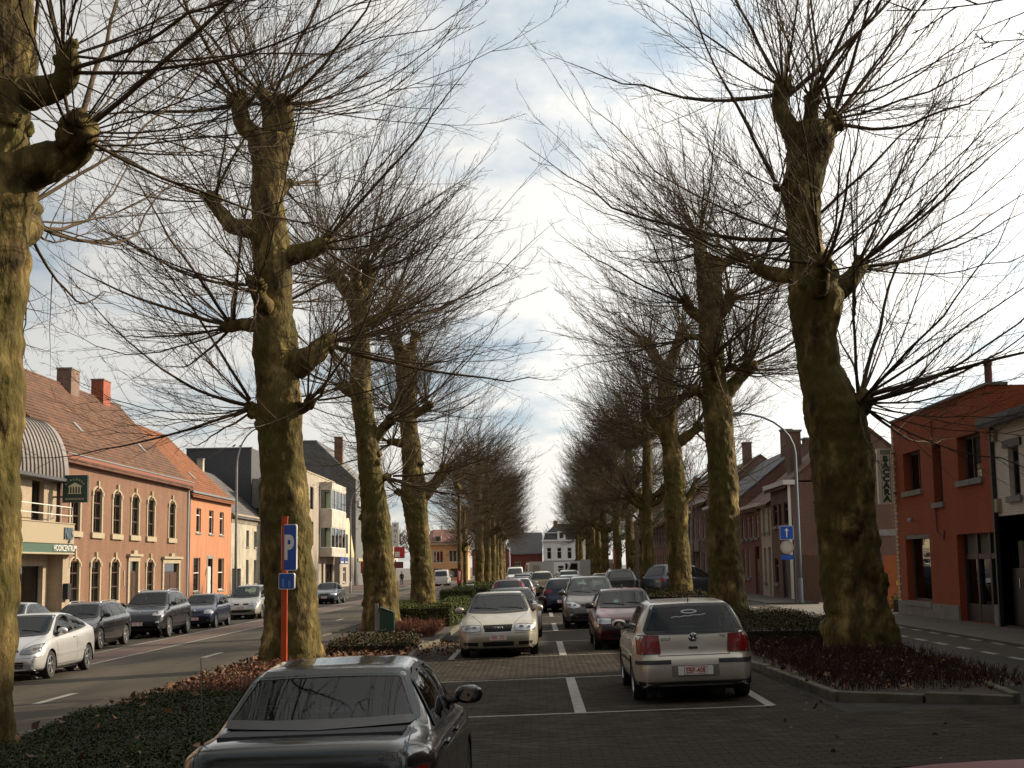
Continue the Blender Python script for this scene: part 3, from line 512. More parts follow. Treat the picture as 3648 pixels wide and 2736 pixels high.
class Skin:
    def __init__(s, V, F): s.w = max(v[0] for v in V); s.b = BVHTree.FromPolygons([Vector(v) for v in V], F)
    def hit(s, u, v, ax, sg, off):
        if ax == 'x': o, d = Vector((sg * 3, u, v)), Vector((-sg, 0, 0))
        elif ax == 'y': o, d = Vector((u, sg * 6, v)), Vector((0, -sg, 0))
        else: o, d = Vector((u, v, 5)), Vector((0, 0, -1))
        p, n, *_ = s.b.ray_cast(o, d)
        if p is None:
            o2 = {'x': Vector((sg * .6, u, v)), 'y': Vector((u, sg * 2, v)), 'z': Vector((u, v, 1.2))}[ax]; p, n, *_ = s.b.find_nearest(o2)
        if n.dot(-d) < 0: n = -n
        return p + n * off
    def patch(s, top, bot, ax, sg, off=.004, n=12, m=5, sm=0):
        a, b = resamp(top, n), resamp(bot, n); mb = MB(); V = []
        for j in range(m + 1):
            for i in range(n):
                q = a[i] + (b[i] - a[i]) * j / m; V.append(s.hit(q[0], q[1], ax, sg, off))
        A = np.array(V).reshape(m + 1, n, 3); c = {'x': 0, 'y': 1, 'z': 2}[ax]
        if sm:      # glass: one smooth curved sheet through the sampled points
            o_ = [k for k in range(3) if k != c]; q = A.reshape(-1, 3); a_, b_ = q[:, o_[0]] - q[:, o_[0]].mean(), q[:, o_[1]] - q[:, o_[1]].mean(); Mx = np.stack([a_ ** 0, a_, b_, a_ * a_, a_ * b_, b_ * b_, a_ ** 4], 1); A[:, :, c] = (Mx @ np.linalg.lstsq(Mx, q[:, c], rcond=None)[0]).reshape(m + 1, n)
        mb.add([tuple(p) for p in A.reshape(-1, 3)], [(j * n + i, j * n + i + 1, (j + 1) * n + i + 1, (j + 1) * n + i) for j in range(m) for i in range(n - 1)]); return mb
    def ring(s, loop, ax, sg, w_in, w_out, off=.003, n=64):
        P = resamp(list(loop) + [loop[0]], n + 1)[:-1]; c = P.mean(0); d0 = np.roll(P, -1, 0) - np.roll(P, 1, 0); nr = np.stack([d0[:, 1], -d0[:, 0]], 1); nr /= np.linalg.norm(nr, axis=1)[:, None] + 1e-9
        if (nr * (P - c)).sum() < 0: nr = -nr
        V = [s.hit(*q, ax, sg, off) for q in P - nr * w_in] + [s.hit(*q, ax, sg, off) for q in P + nr * w_out]; mb = MB()
        mb.add(V, [(i, (i + 1) % n, n + (i + 1) % n, n + i) for i in range(n)]); return mb
    def ribbon(s, pts, ax, sg, w=.008, off=.003, n=24):
        P = resamp(pts, n); d = np.gradient(P, axis=0); nr = np.stack([d[:, 1], -d[:, 0]], 1); nr /= np.linalg.norm(nr, axis=1)[:, None] + 1e-9
        V = [s.hit(*q, ax, sg, off) for q in P - nr * w / 2] + [s.hit(*q, ax, sg, off) for q in P + nr * w / 2]; mb = MB()
        mb.add(V, [(i, i + 1, n + i + 1, n + i) for i in range(n - 1)]); return mb
def loop_of(top, bot): return list(top) + list(bot)[::-1]
def wheel_parts(r, wd, style, parent, x, y):
    sg = 1 if x > 0 else -1; rim_r = r * .66
    t = MB(); t.lathe([(rim_r, -wd / 2 + .01), (r * .93, -wd / 2), (r * .985, -wd / 2 + .025), (r, -wd / 4), (r, wd / 4), (r * .985, wd / 2 - .025), (r * .93, wd / 2), (rim_r, wd / 2 - .01), (rim_r * .94, wd / 2 - .05), (rim_r * .94, -wd / 2 + .05), (rim_r, -wd / 2 + .01)], 32, 'x')
    w = t.obj('wheel', M_rub, parent, 40, (x, y, r))
    q = MB(); o = sg * (wd / 2 - .012); q.lathe([(rim_r, o), (rim_r * .93, o + sg * .004), (rim_r * .90, o - sg * .05)], 28, 'x')
    q.lathe([(.001, o - sg * .005), (r * .12, o - sg * .005), (r * .15, o - sg * .02)], 14, 'x')
    ns = {'five': 5, 'seven': 7, 'ten': 10}.get(style, 0)
    if ns:
        for k in range(ns):
            a = 2 * math.pi * k / ns + .3; c, s = math.cos(a), math.sin(a); w0, w1 = r * (.075 if ns == 5 else .05), r * (.11 if ns == 5 else .055)
            pts = [(r * .1, -w0), (r * .1, w0), (rim_r * .95, w1), (rim_r * .95, -w1)]
            q.prism(pts, lambda a_, b_, c=c, s=s: (o - sg * .012, a_ * c - b_ * s, a_ * s + b_ * c), lambda a_, b_, c=c, s=s: (o - sg * .035, a_ * c - b_ * s, a_ * s + b_ * c))
    else:
        q.lathe([(r * .13, o - sg * .012), (rim_r * .5, o - sg * .002), (rim_r * .62, o - sg * .003), (rim_r * .66, o - sg * .022), (rim_r * .78, o - sg * .022), (rim_r * .82, o - sg * .006), (rim_r * .93, o - sg * .014)], 28, 'x')
    q.obj('rim', M_alloy if style != 'hub' else mat('hub_cap', (.38, .38, .38), .4, .6), w, 35)
    if ns: d = MB(); d.lathe([(.001, o - sg * .075), (rim_r * .93, o - sg * .075)], 20, 'x'); d.obj('brake_disc', M_under, w)
    return w
def seat_mesh():
    m = MB()
    def rb(x0, x1, y0, y1, z0, z1, lean=0.):
        b = .05; n = len(m.v); m.box(x0, x1, y0, y1, z0, z1)
        for i in range(n, len(m.v)):
            v = m.v[i]; m.v[i] = (v[0], v[1] - lean * (v[2] - z0), v[2])
    rb(-.24, .24, -.05, .48, .22, .40); rb(-.24, .24, -.16, .0, .36, .96, .25); me = m.mesh('seat'); bev(me, .05, 2); shade(me, 60)
    h = MB(); h.box(-.13, .13, -.06, .05, 1.0, 1.19); hm = h.mesh('headrest'); bev(hm, .035, 2); shade(hm, 60)
    return me, hm
def car(name, sp, pm, label, x, y, face, group=None, plate=None, far=False, cat='car', rz=0.):
    """face: 1 drives away from the camera, -1 faces it"""
    global SEAT
    g = gz(x); rt = bpy.data.objects.new(name, None); COL.objects.link(rt); rt.location = (x, y, g + .012); tag(rt, label, cat, group); rt.empty_display_size = .3
    s = 1 if face > 0 else -1; rt.rotation_euler = (0, -TILT * s if abs(x) < 15 else 0, (0 if face > 0 else math.pi) + rz)
    if abs(x) > 9 and x > 0: rt.rotation_euler.y = 0
    L, W, H = sp['L'], sp['W'], sp['H']; V, F = lofted(sp); sk = Skin(V, F); r = sp.get('wr', .3); ya, yf = sp['axles']; ra = r + .045
    # wheel arches: open the flanks round each wheel
    bm = bmesh.new(); vs = [bm.verts.new(v) for v in V]; bm.verts.index_update()
    for f in F:
        try: bm.faces.new([vs[i] for i in f])
        except ValueError: pass
    kill = []
    for yy in (ya, yf):
        ins = {v for v in bm.verts if abs(v.co.x) > W * .27 and math.hypot(v.co.y - yy, v.co.z - r) < ra and v.co.z < r + ra}
        for f in bm.faces:
            if all(v in ins for v in f.verts): kill.append(f)
        edge = [v for v in ins if any(not all(q in ins for q in f.verts) for f in v.link_faces)]
        for v in edge:
            d = Vector((v.co.y - yy, max(v.co.z - r, -.15))); d = d.normalized() * ra if d.length > .01 else Vector((0, ra)); v.co.y = yy + d.x; v.co.z = r + d.y
    # window openings
    wins = []
    for (tp, bt) in sp['side']: wins += [('side_window', tp, bt, 'x', 1), ('side_window', tp, bt, 'x', -1)]
    ws = sp['screen']; rw = sp['rear']
    def trap(q): return [(-q[1], q[0]), (-q[1] * .5, q[0] + q[4] * .8), (0, q[0] + q[4]), (q[1] * .5, q[0] + q[4] * .8), (q[1], q[0])], [(-q[3], q[2]), (-q[3] * .5, q[2] - q[5] * .7), (0, q[2] - q[5]), (q[3] * .5, q[2] - q[5] * .7), (q[3], q[2])]
    tp, bt = trap(ws); wins.append(('windscreen', tp, bt, 'y', 1))
    if rw: tp, bt = trap(rw); wins.append(('rear_window', tp, bt, 'y', -1))
    if not far:
        for f in bm.faces:
            c = f.calc_center_median()
            if c.z < .78 or c.z > H - .02: continue
            n = f.normal if f.normal.length else Vector((0, 0, 1)); f.normal_update(); n = f.normal
            for nm, tp, bt, ax, sg in wins:
                if ax == 'x':
                    if abs(n.x) < .45 or abs(n.y) > .6 or c.x * sg < 0: continue
                    if inside((c.y, c.z), loop_of(tp, bt)): kill.append(f); break
                else:
                    if abs(n.x) > .75 or abs(n.y) < .10 or (c.y * sg < -.2 and sg > 0) or (c.y > -.35 and sg < 0): continue
                    if inside((c.x, c.z), loop_of(tp, bt)): kill.append(f); break
    bmesh.ops.delete(bm, geom=list(set(kill)), context='FACES_ONLY' if False else 'FACES')
    bmesh.ops.recalc_face_normals(bm, faces=bm.faces)
    me = bpy.data.meshes.new('body'); bm.to_mesh(me); bm.free(); shade(me, 38); body = link('body', me, pm, rt)
    # wheel wells, underside
    wl = MB()
    for yy in (ya, yf):
        for sg in (1, -1):
            n = 14; V2 = []
            for xx in (W * .27, W * .497):
                for k in range(n + 1): a = math.pi * (k / n) * 1.16 - .25; V2.append((sg * xx, yy + math.cos(a) * (ra + .004), r + math.sin(a) * (ra + .004)))
            wl.add(V2, [(k, k + 1, n + 2 + k, n + 1 + k) for k in range(n)] + [tuple(range(n + 1))])
    wl.box(-W * .40, W * .40, -L / 2 + .25, L / 2 - .25, sp.get('zb', .2) - .03, sp.get('zb', .2) + .02)
    wl.obj('underside', M_under, rt)
    for yy in (ya, yf):
        for sg in (1, -1): wheel_parts(r, sp.get('ww', .19), sp.get('rim', 'five'), rt, sg * (W / 2 - sp.get('ww', .19) / 2 - .012), yy)
    # glass with black seals
    gm = M_glassd if far else sp.get('glass', M_glass)
    for nm, tp, bt, ax, sg in wins:
        w = sk.patch(tp, bt, ax, sg, .009, 18, 9, 6).obj(nm, gm, rt, True)
        sk.ring(loop_of(tp, bt), ax, sg, .022, .016 if far else .024, .0105).obj('seal', M_trim, w, True)
    if not far:
        if SEAT is None: SEAT = seat_mesh()
        dz = sp.get('seatz', 0)
        for (sx, sy) in ((-.36, -.1), (.36, -.1), (-.36, -.95), (.36, -.95)):
            q = link('seat', SEAT[0], M_int, rt, (sx * W / 1.74, sp.get('sy', .1) + sy, dz)); link('headrest', SEAT[1], M_int, q, (0, -.21, -.04))
        d = MB(); yy = ws[6] if len(ws) > 6 else .75; d.box(-W * .40, W * .40, yy - .32, yy + .15, .55, ws[2] - .045); d.obj('dashboard', M_int, rt)
        st = MB(); st.lathe([(.17 + .016 * math.cos(a), .016 * math.sin(a)) for a in np.linspace(0, 2 * math.pi, 9)], 20, 'y'); st.tube([(-.16, 0, 0), (.16, 0, 0)], .014, 6); o = st.obj('steering_wheel', M_int, rt, True, (-.36, yy - .45, .86 + dz * .6)); o.rotation_euler.x = .35
        m = MB(); m.box(-.1, .1, -.015, .015, -.03, .03); m.obj('rear_view_mirror', M_int, rt, loc=(0, yy - .42, H - .16))
        sh = MB(); sh.box(-W * .36, W * .36, -.45, .1, -.02, .02); sh.obj('parcel_shelf', M_int, rt, loc=(0, rw[6] if rw and len(rw) > 6 else -1.3, (rw[2] - .05 if rw else .9)))
    # doors (panels outlined by a shut line), handles, mirrors
    for dr in sp.get('doors', []):
        for sg in (1, -1):
            tp, bt = dr['top'], dr['bot']; d = sk.ring(loop_of(tp, bt), 'x', sg, .005, .005, .0022, 70).obj('door', M_trim, rt)
            hx, hz = dr['handle']; p = sk.hit(hx, hz, 'x', sg, 0); h = MB(); h.box(-.012, .012, -.09, .09, -.014, .014); me = h.mesh('handle'); bev(me, .008, 1); o = link('handle', me, sp.get('handle_m', pm), d, (p.x + sg * .016, p.y, p.z))
    if sp.get('mirror'):
        my, mz = sp['mirror']
        for sg in (1, -1):
            p = sk.hit(my, mz, 'x', sg, 0); m = MB(); m.lathe([(math.sin(a) ** .7, math.cos(a)) for a in np.linspace(.001, math.pi - .001, 11)], 16, 'z'); me = m.mesh('mirror'); me.transform(Matrix.Diagonal((.115, .07, .075, 1))); shade(me)
            o = link('mirror', me, sp.get('mirror_m', pm), rt, (p.x + sg * .14, p.y + .02, p.z + .07)); q = MB(); q.lathe([(.001, -.004), (1, -.004), (1, .004)], 20, 'y'); mg = q.obj('mirror_glass', M_mglass, o, loc=(0, -.064, 0)); mg.scale = (.085, 1, .052); a = MB(); a.tube([(-sg * .14, .02, -.05), (-sg * .02, 0, -.02)], [.03, .028], 6); a.obj('mirror_arm', M_trim, o)
    for it in sp.get('bits', []):
        it(sk, rt, pm)
    if plate is not False: plates(sk, rt, sp, plate, face)
    return rt
def plates(sk, rt, sp, txt, face):
    for sg in ((1, -1) if txt else ()):
        hw = .25 if sg < 0 else .185
        pz = sp.get('plate', (.42, .55))[0 if sg > 0 else 1]; p = sk.hit(0, pz, 'y', sg, .006); m = MB(); m.box(-hw, hw, -.006, .006, -.062, .062)
        o = m.obj('number_plate', M_plate, rt, loc=(0, p.y + sg * .012, pz))
        b = MB()
        for a in ((-.165, .165, .045, .052), (-.165, .165, -.052, -.045), (-.165, -.158, -.052, .052), (.158, .165, -.052, .052)): b.box(a[0], a[1], sg * .0065, sg * .008, a[2], a[3])
        b.obj('plate_border', M_platered, o)
        t = text('plate_text', txt, .10, M_platered, o, (0, sg * .0085, -.002), (math.pi / 2, 0, math.pi if sg > 0 else 0), extrude=.0008, xs=.82, bold=.0015)
# reusable bits -------------------------------------------------------
def lamp(nm, m, tp, bt, sg, ax='y', n=8, mm=4, inner=None, label=None):
    def f(sk, rt, pm):
        lim = sk.w * .93; cl = lambda P: [(min(a, lim), b) for a, b in P]
        for q in (1, -1):
            o = sk.patch([(a * q, b) for a, b in cl(tp)], [(a * q, b) for a, b in cl(bt)], ax, sg, .006, n, mm).obj(nm, m, rt, True)
            sk.ring(loop_of([(a * q, b) for a, b in cl(tp)], [(a * q, b) for a, b in cl(bt)]), ax, sg, .004, .004, .0075, 48).obj('lamp_rim', M_trim, o)
            if inner:
                for (ix, iz, ir) in inner:
                    p = sk.hit(ix * q, iz, ax, sg, .009); d = MB(); d.lathe([(.001, .006 * sg), (ir * .6, .0), (ir, .004 * sg)], 16, 'y'); d.obj('bulb', M_lampin, o, True, loc=(p.x, p.y, p.z))
    return f
def panel(nm, m, tp, bt, ax, sg, off=.005, n=16, mm=4, both=False):
    def f(sk, rt, pm):
        for q in ((1, -1) if both else (1,)):
            if ax == 'x': sk.patch(tp, bt, 'x', q, off, n, mm).obj(nm, m or pm, rt, True)
            else: sk.patch([(a * q, b) for a, b in tp], [(a * q, b) for a, b in bt], ax, sg, off, n, mm).obj(nm, m or pm, rt, True)
    return f
def line(nm, pts, ax, sg, w=.008, m=None, both=False, off=.003):
    def f(sk, rt, pm):
        for q in ((1, -1) if both else (1,)):
            pp = pts if ax == 'x' else [(a * q, b) for a, b in pts]; sk.ribbon(pp, ax, q if ax == 'x' else sg, w, off).obj(nm, m or M_trim, rt, True)
    return f
def bumpstrip(nm, m, x0, x1, z0, z1, sg, t=.02, both=True):
    return panel(nm, m, [(x0, z1), (x1, z1)], [(x0, z0), (x1, z0)], 'y', sg, t, 14, 3, both)
def rails(y0, y1, xx, z):
    def f(sk, rt, pm):
        for q in (1, -1):
            m = MB(); ys = np.linspace(y0, y1, 9); pts = []
            for i, yy in enumerate(ys):
                p = sk.hit(xx * q, yy, 'z', 1, 0); pts.append((xx * q, yy, p.z + (.0 if i in (0, 8) else .05)))
            m.tube(pts, .014, 8); m.obj('roof_rail', M_alloy, rt, True)
    return f
def whip(xx, yy, h, lean=0., nm='antenna', base=True):
    def f(sk, rt, pm):
        p = sk.hit(xx, yy, 'z', 1, 0); m = MB(); m.tube([(xx, yy, p.z - .01), (xx, yy - lean * .1, p.z + .05), (xx, yy - lean, p.z + h)], [.012, .006, .003], 6); m.obj(nm, M_trim, rt, True)
    return f
def rings4(y_sg, z, r=.032):
    def f(sk, rt, pm):
        p = sk.hit(0, z, 'y', y_sg, .012); m = MB()
        for k in range(4):
            m.lathe([(r + .005 * math.cos(a), .005 * math.sin(a)) for a in np.linspace(0, 2 * math.pi, 7)], 20, 'y', ((k - 1.5) * r * 1.5, 0, 0))
        m.obj('emblem', M_chrome, rt, True, loc=(0, p.y + .004 * y_sg, z))
    return f
def vwlogo(y_sg, z, r=.065):
    def f(sk, rt, pm):
        p = sk.hit(0, z, 'y', y_sg, .004); m = MB(); m.lathe([(.001, 0), (r, 0), (r, .006 * y_sg), (.001, .006 * y_sg)], 28, 'y'); o = m.obj('emblem', mat('emblem_dark', (.05, .055, .06), .3, .5), rt, True, loc=(0, p.y, z))
        q = MB(); q.lathe([(r + .006 * math.cos(a), .006 * math.sin(a) + .004 * y_sg) for a in np.linspace(0, 2 * math.pi, 7)], 28, 'y')
        def bar(a, b):
            q.tube([(a[0] * r, .008 * y_sg, a[1] * r), (b[0] * r, .008 * y_sg, b[1] * r)], .0065, 5)
        for s in (1, -1):
            bar((s * .36, .9), (0, .12)); bar((s * .88, .38), (s * .42, -.85)); bar((s * .42, -.85), (0, -.02))
        q.obj('emblem_letters', M_chrome, o, True)
    return f
def diamond(y_sg, z, r=.055, off=.012):
    def f(sk, rt, pm):
        p = sk.hit(0, z, 'y', y_sg, off); m = MB(); o = [(0, r), (r * .62, 0), (0, -r), (-r * .62, 0)]; i = [(a * .45, b * .45) for a, b in o]
        V = [(a, 0, b) for a, b in o] + [(a, .012 * y_sg, b) for a, b in [(a * .72, b * .72) for a, b in o]] + [(a, 0, b) for a, b in i]
        m.add(V, [(k, (k + 1) % 4, 4 + (k + 1) % 4, 4 + k) for k in range(4)] + [(4 + k, 4 + (k + 1) % 4, 8 + (k + 1) % 4, 8 + k) for k in range(4)]); m.obj('emblem', M_chrome, rt, loc=(0, p.y, z))
    return f
def script_text(s, size, xx, z, sg, m=None, nm='badge_text', xs=1., off=.006):
    def f(sk, rt, pm):
        p = sk.hit(xx, z, 'y', sg, off); text(nm, s, size, m or M_chrome, rt, (xx, p.y, z), (math.pi / 2, 0, math.pi if sg > 0 else 0), extrude=.002, xs=xs, bold=.001)
    return f
def wipers(y, z, W, sg=1):
    def f(sk, rt, pm):
        for a, b in ((-.55 * W / 1.7, -.05), (.02, .55 * W / 1.7)):
            P = [sk.hit(hx, hz, 'y', sg, .018) for hx, hz in ((a, z), ((a + b) / 2, z + .035), (b, z + .05))]; m = MB(); m.tube(P, .008, 5); m.obj('wiper', M_trim, rt)
    return f
# --- shapes -----------------------------------------------------------
def S(**k): return k
OPEL = S(L=4.43, W=1.67, H=1.40, roofw=1.12, wr=.295, axles=(-1.30, 1.30), belt=[(-2.2, .93), (-1.2, .93), (1.2, .88), (2.2, .8)], sm=7, rim='hub', zb=.2,
  prof=[(-2.1, .24), (-2.19, .34), (-2.215, .52), (-2.17, .60), (-2.14, .90), (-2.08, .985), (-1.95, 1.00), (-1.42, 1.015), (-1.30, 1.05), (-.82, 1.335), (-.62, 1.375), (0, 1.40), (.25, 1.385), (.42, 1.35), (1.12, .96), (1.22, .93), (1.9, .80), (2.12, .70), (2.2, .55), (2.2, .4), (2.1, .25)],
  side=[([(-.80, 1.26), (-.45, 1.31), (-.14, 1.32)], [(-1.02, .985), (-.6, .965), (-.14, .955)]), ([(-.06, 1.32), (.15, 1.315), (.40, 1.26)], [(-.06, .955), (.4, .94), (.93, .925)])],
  screen=(1.31, .50, .985, .63, .018, .03, .75), rear=(1.315, .515, 1.045, .645, .012, .010, -1.28), mirror=(.78, .94), seatz=.0, sy=.05, glass=M_glass,
  doors=[dict(top=[(-.98, .95), (-.12, .93)], bot=[(-.85, .36), (-.12, .30)], handle=(-.85, .84)), dict(top=[(-.08, .93), (.98, .90)], bot=[(-.08, .30), (.95, .30)], handle=(-.0, .83))])
OPEL['bits'] = [whip(-.70, -1.72, .55, .0, 'antenna'), script_text('OPEL', .056, .56, .915, -1, xs=1.15, off=.03),
  line('boot_gap', [(-.62, 1.008), (-.66, .95), (-.66, .62)], 'y', -1, both=True), line('boot_gap', [(-.64, -1.40), (-.66, -1.95), (-.64, -2.07)], 'z', 1, both=True),
  lamp('tail_light', M_tail, [(.40, .83), (.80, .84)], [(.40, .66), (.80, .66)], -1), bumpstrip('bumper_strip', M_trim, -.8, .8, .44, .5, -1, .012, False), wipers(1.0, 1.0, 1.7)]
GOLF = S(L=4.15, W=1.735, H=1.44, roofw=1.20, wr=.305, axles=(-1.22, 1.29), belt=[(-2.1, .97), (-1.2, .95), (1.0, .90), (2.1, .82)], sm=6, rim='seven', zb=.2, corner=.2,
  prof=[(-1.93, .22), (-2.05, .30), (-2.075, .45), (-2.07, .60), (-2.04, .655), (-1.985, .68), (-1.975, .90), (-1.94, 1.0), (-1.70, 1.33), (-1.62, 1.40), (-1.45, 1.425), (-.5, 1.445), (0, 1.435), (.3, 1.39), (1.08, .98), (1.2, .94), (1.75, .82), (1.95, .72), (2.06, .58), (2.07, .42), (1.95, .24)],
  side=[([(-1.02, 1.30), (-.8, 1.345), (-.4, 1.355), (-.09, 1.35)], [(-1.12, 1.0), (-.8, .98), (-.4, .97), (-.09, .96)]), ([(-.03, 1.35), (.15, 1.345), (.34, 1.30)], [(-.03, .96), (.5, .945), (.88, .93)])],
  screen=(1.345, .53, 1.0, .66, .015, .03, .72), rear=(1.355, .545, 1.0, .695, .012, .012, -1.35), mirror=(.72, .96), sy=.05, plate=(.42, .46),
  doors=[dict(top=[(-1.12, .98), (-.82, .97), (-.06, .95)], bot=[(-.98, .42), (-.8, .31), (-.06, .30)], handle=(-.92, .87)), dict(top=[(-.02, .95), (.9, .92)], bot=[(-.02, .30), (.88, .30)], handle=(-.0, .85))])
GOLF['bits'] = [lamp('tail_light', M_tail, [(.50, .955), (.70, .965), (.84, .96)], [(.48, .70), (.70, .70), (.85, .70)], -1, n=10),
  lamp('reversing_light', mat('tail_dark', (.10, .02, .02), .2, coat=1.), [(.505, .755), (.60, .755)], [(.495, .71), (.60, .71)], -1),
  bumpstrip('bumper_strip', M_trim, .34, .83, .555, .61, -1, .014), panel('plate_recess', mat('recess', (.19, .18, .165), .5), [(-.34, .535), (.34, .535)], [(-.34, .375), (.34, .375)], 'y', -1, .004),
  panel('bumper_skirt', M_trim, [(-.80, .31), (.80, .31)], [(-.78, .24), (.78, .24)], 'y', -1, .006), line('hatch_gap', [(-.66, .985), (-.50, .67)], 'y', -1, .01, both=True), line('hatch_gap', [(-.51, .672), (.51, .672)], 'y', -1, .01),
  vwlogo(-1, .915, .062), script_text('GOLF', .055, -.40, .90, -1), script_text('TDI', .055, .42, .925, -1), panel('handle_recess', M_trim, [(-.075, .79), (.055, .79)], [(-.075, .755), (.055, .755)], 'y', -1, .006),
  panel('door_strip', M_trim, [(-1.0, .565), (1.0, .555)], [(-1.0, .53), (1.0, .52)], 'x', 1, .012, 20, 2, True), whip(0, -1.50, .17, .10, 'antenna'), wipers(1.0, 1.01, 1.73),
  lamp('headlight', M_lamp, [(.42, .70), (.80, .72)], [(.42, .56), (.80, .57)], 1)]
def rearsticker(sk, rt, pm):
    wm = mat('sticker_white', (.38, .38, .38), .5); p0 = sk.hit(0, 1.26, 'y', -1, .009); m = MB(); n = 28; V = []
    for k in range(n):
        a = 2 * math.pi * k / n
        for ra, rb in ((.12, .030), (.085, .014)): V.append(sk.hit(-.02 + ra * math.cos(a), 1.275 + rb * math.sin(a), 'y', -1, .013))
    m.add(V, [(2 * k, 2 * ((k + 1) % n), 2 * ((k + 1) % n) + 1, 2 * k + 1) for k in range(n)]); m.obj('window_sticker', wm, rt)
    pts = [(-.29, 1.195), (-.23, 1.21), (-.16, 1.20), (-.10, 1.215), (-.03, 1.21), (.05, 1.225), (.13, 1.22), (.22, 1.235)]
    sk.ribbon(pts, 'y', -1, .010, .013, 24).obj('window_sticker', wm, rt)
AUDI = S(L=4.80, W=1.81, H=1.45, roofw=1.17, wr=.315, axles=(-1.40, 1.36), belt=[(-2.4, .97), (-1.0, .95), (1.1, .90), (2.4, .78)], sm=9, rim='five', zb=.19, corner=.24,
  prof=[(-2.25, .26), (-2.38, .36), (-2.40, .58), (-2.36, .70), (-2.3, .95), (-2.2, 1.0), (-1.75, 1.02), (-1.55, 1.06), (-.95, 1.36), (-.6, 1.43), (0, 1.45), (.3, 1.43), (.5, 1.38), (1.22, 1.00), (1.35, .96), (2.0, .83), (2.26, .735), (2.36, .62), (2.40, .46), (2.38, .34), (2.25, .22)],
  side=[([(-1.02, 1.28), (-.6, 1.355), (-.2, 1.365)], [(-1.25, 1.03), (-.7, .995), (-.2, .985)]), ([(-.13, 1.365), (.15, 1.36), (.45, 1.30)], [(-.13, .985), (.4, .965), (1.02, .955)])],
  screen=(1.365, .54, 1.015, .69, .015, .03, .85), rear=(1.35, .53, 1.075, .66, .012, .03, -1.5), mirror=(.86, .97), sy=.1, plate=(.46, .75),
  doors=[dict(top=[(-1.2, .99), (-.18, .97)], bot=[(-.95, .40), (-.18, .30)], handle=(-1.0, .87)), dict(top=[(-.14, .97), (1.05, .93)], bot=[(-.14, .30), (1.0, .30)], handle=(-.05, .85))])
AUDI['bits'] = [lamp('headlight', M_lamp, [(.40, .735), (.62, .745), (.82, .72)], [(.38, .605), (.6, .59), (.85, .60)], 1, inner=[(.53, .665, .05), (.70, .66, .035)]),
  panel('grille', M_under, [(-.345, .735), (.345, .735)], [(-.30, .575), (.30, .575)], 'y', 1, .006), line('grille_frame', [(-.35, .74), (-.305, .57), (.305, .57), (.35, .74)], 'y', 1, .014, M_chrome, off=.009), rings4(1, .66, .036),
  panel('air_intake', M_under, [(-.36, .365), (.36, .365)], [(-.34, .265), (.34, .265)], 'y', 1, .005), panel('air_intake', M_under, [(.46, .36), (.78, .37)], [(.46, .28), (.76, .30)], 'y', 1, .005, both=True),
  line('bumper_line', [(-.86, .565), (-.38, .55)], 'y', 1, .008, both=True), line('bonnet_gap', [(.40, .75), (.62, .97)], 'z', 1), line('bonnet_gap', [(.36, 2.24), (.52, 1.8), (.66, 1.3)], 'z', 1, .008, both=True), wipers(1.0, 1.04, 1.8),
  panel('door_strip', M_trim, [(-1.2, .50), (1.2, .49)], [(-1.2, .455), (1.2, .445)], 'x', 1, .010, 20, 2, True), lamp('tail_light', M_tail, [(.45, .93), (.86, .93)], [(.45, .74), (.88, .76)], -1)]
CLIO1 = S(L=3.71, W=1.63, H=1.395, roofw=1.10, wr=.275, axles=(-1.17, 1.30), belt=[(-1.8, .93), (-.8, .92), (1.0, .88), (1.8, .8)], sm=7, rim='hub', zb=.19, corner=.2,
  prof=[(-1.72, .24), (-1.84, .34), (-1.85, .55), (-1.80, .64), (-1.76, .88), (-1.72, .95), (-1.42, 1.32), (-1.3, 1.37), (-.6, 1.395), (0, 1.39), (.2, 1.36), (.92, .97), (1.02, .93), (1.5, .82), (1.72, .74), (1.82, .6), (1.85, .45), (1.75, .24)],
  side=[([(-1.2, 1.26), (-.8, 1.31), (-.5, 1.315)], [(-1.25, .98), (-.9, .96), (-.5, .95)]), ([(-.43, 1.315), (-.1, 1.315), (.2, 1.27)], [(-.43, .95), (.1, .935), (.74, .92)])],
  screen=(1.31, .50, .985, .60, .015, .025, .6), rear=(1.31, .50, .98, .60, .012, .012, -1.2), mirror=(.6, .94), mirror_m=M_trim, sy=-.05, plate=(.40, .6),
  doors=[dict(top=[(-.47, .93), (.78, .90)], bot=[(-.47, .30), (.76, .30)], handle=(-.3, .83))])
CLIO1['bits'] = [lamp('headlight', M_lamp, [(.40, .725), (.60, .74), (.72, .735)], [(.40, .60), (.60, .595), (.73, .60)], 1), lamp('indicator', M_orange, [(.73, .725), (.785, .71)], [(.735, .60), (.79, .60)], 1),
  panel('bumper', M_trim, [(-.80, .55), (.80, .55)], [(-.80, .46), (.80, .46)], 'y', 1, .012), panel('grille', M_under, [(-.36, .66), (.36, .66)], [(-.34, .61), (.34, .61)], 'y', 1, .005), diamond(1, .715), panel('air_intake', M_under, [(-.42, .38), (.42, .38)], [(-.40, .28), (.40, .28)], 'y', 1, .005),
  whip(0, .0, .10, .03, 'antenna'), wipers(.9, 1.0, 1.6), line('bonnet_gap', [(.38, 1.66), (.55, 1.2), (.60, 1.0)], 'z', 1, .008, both=True), lamp('tail_light', M_tail, [(.55, .93), (.72, .93)], [(.55, .68), (.74, .68)], -1), panel('door_strip', M_trim, [(-1.0, .56), (1.0, .55)], [(-1.0, .50), (1.0, .49)], 'x', 1, .01, 20, 2, True)]
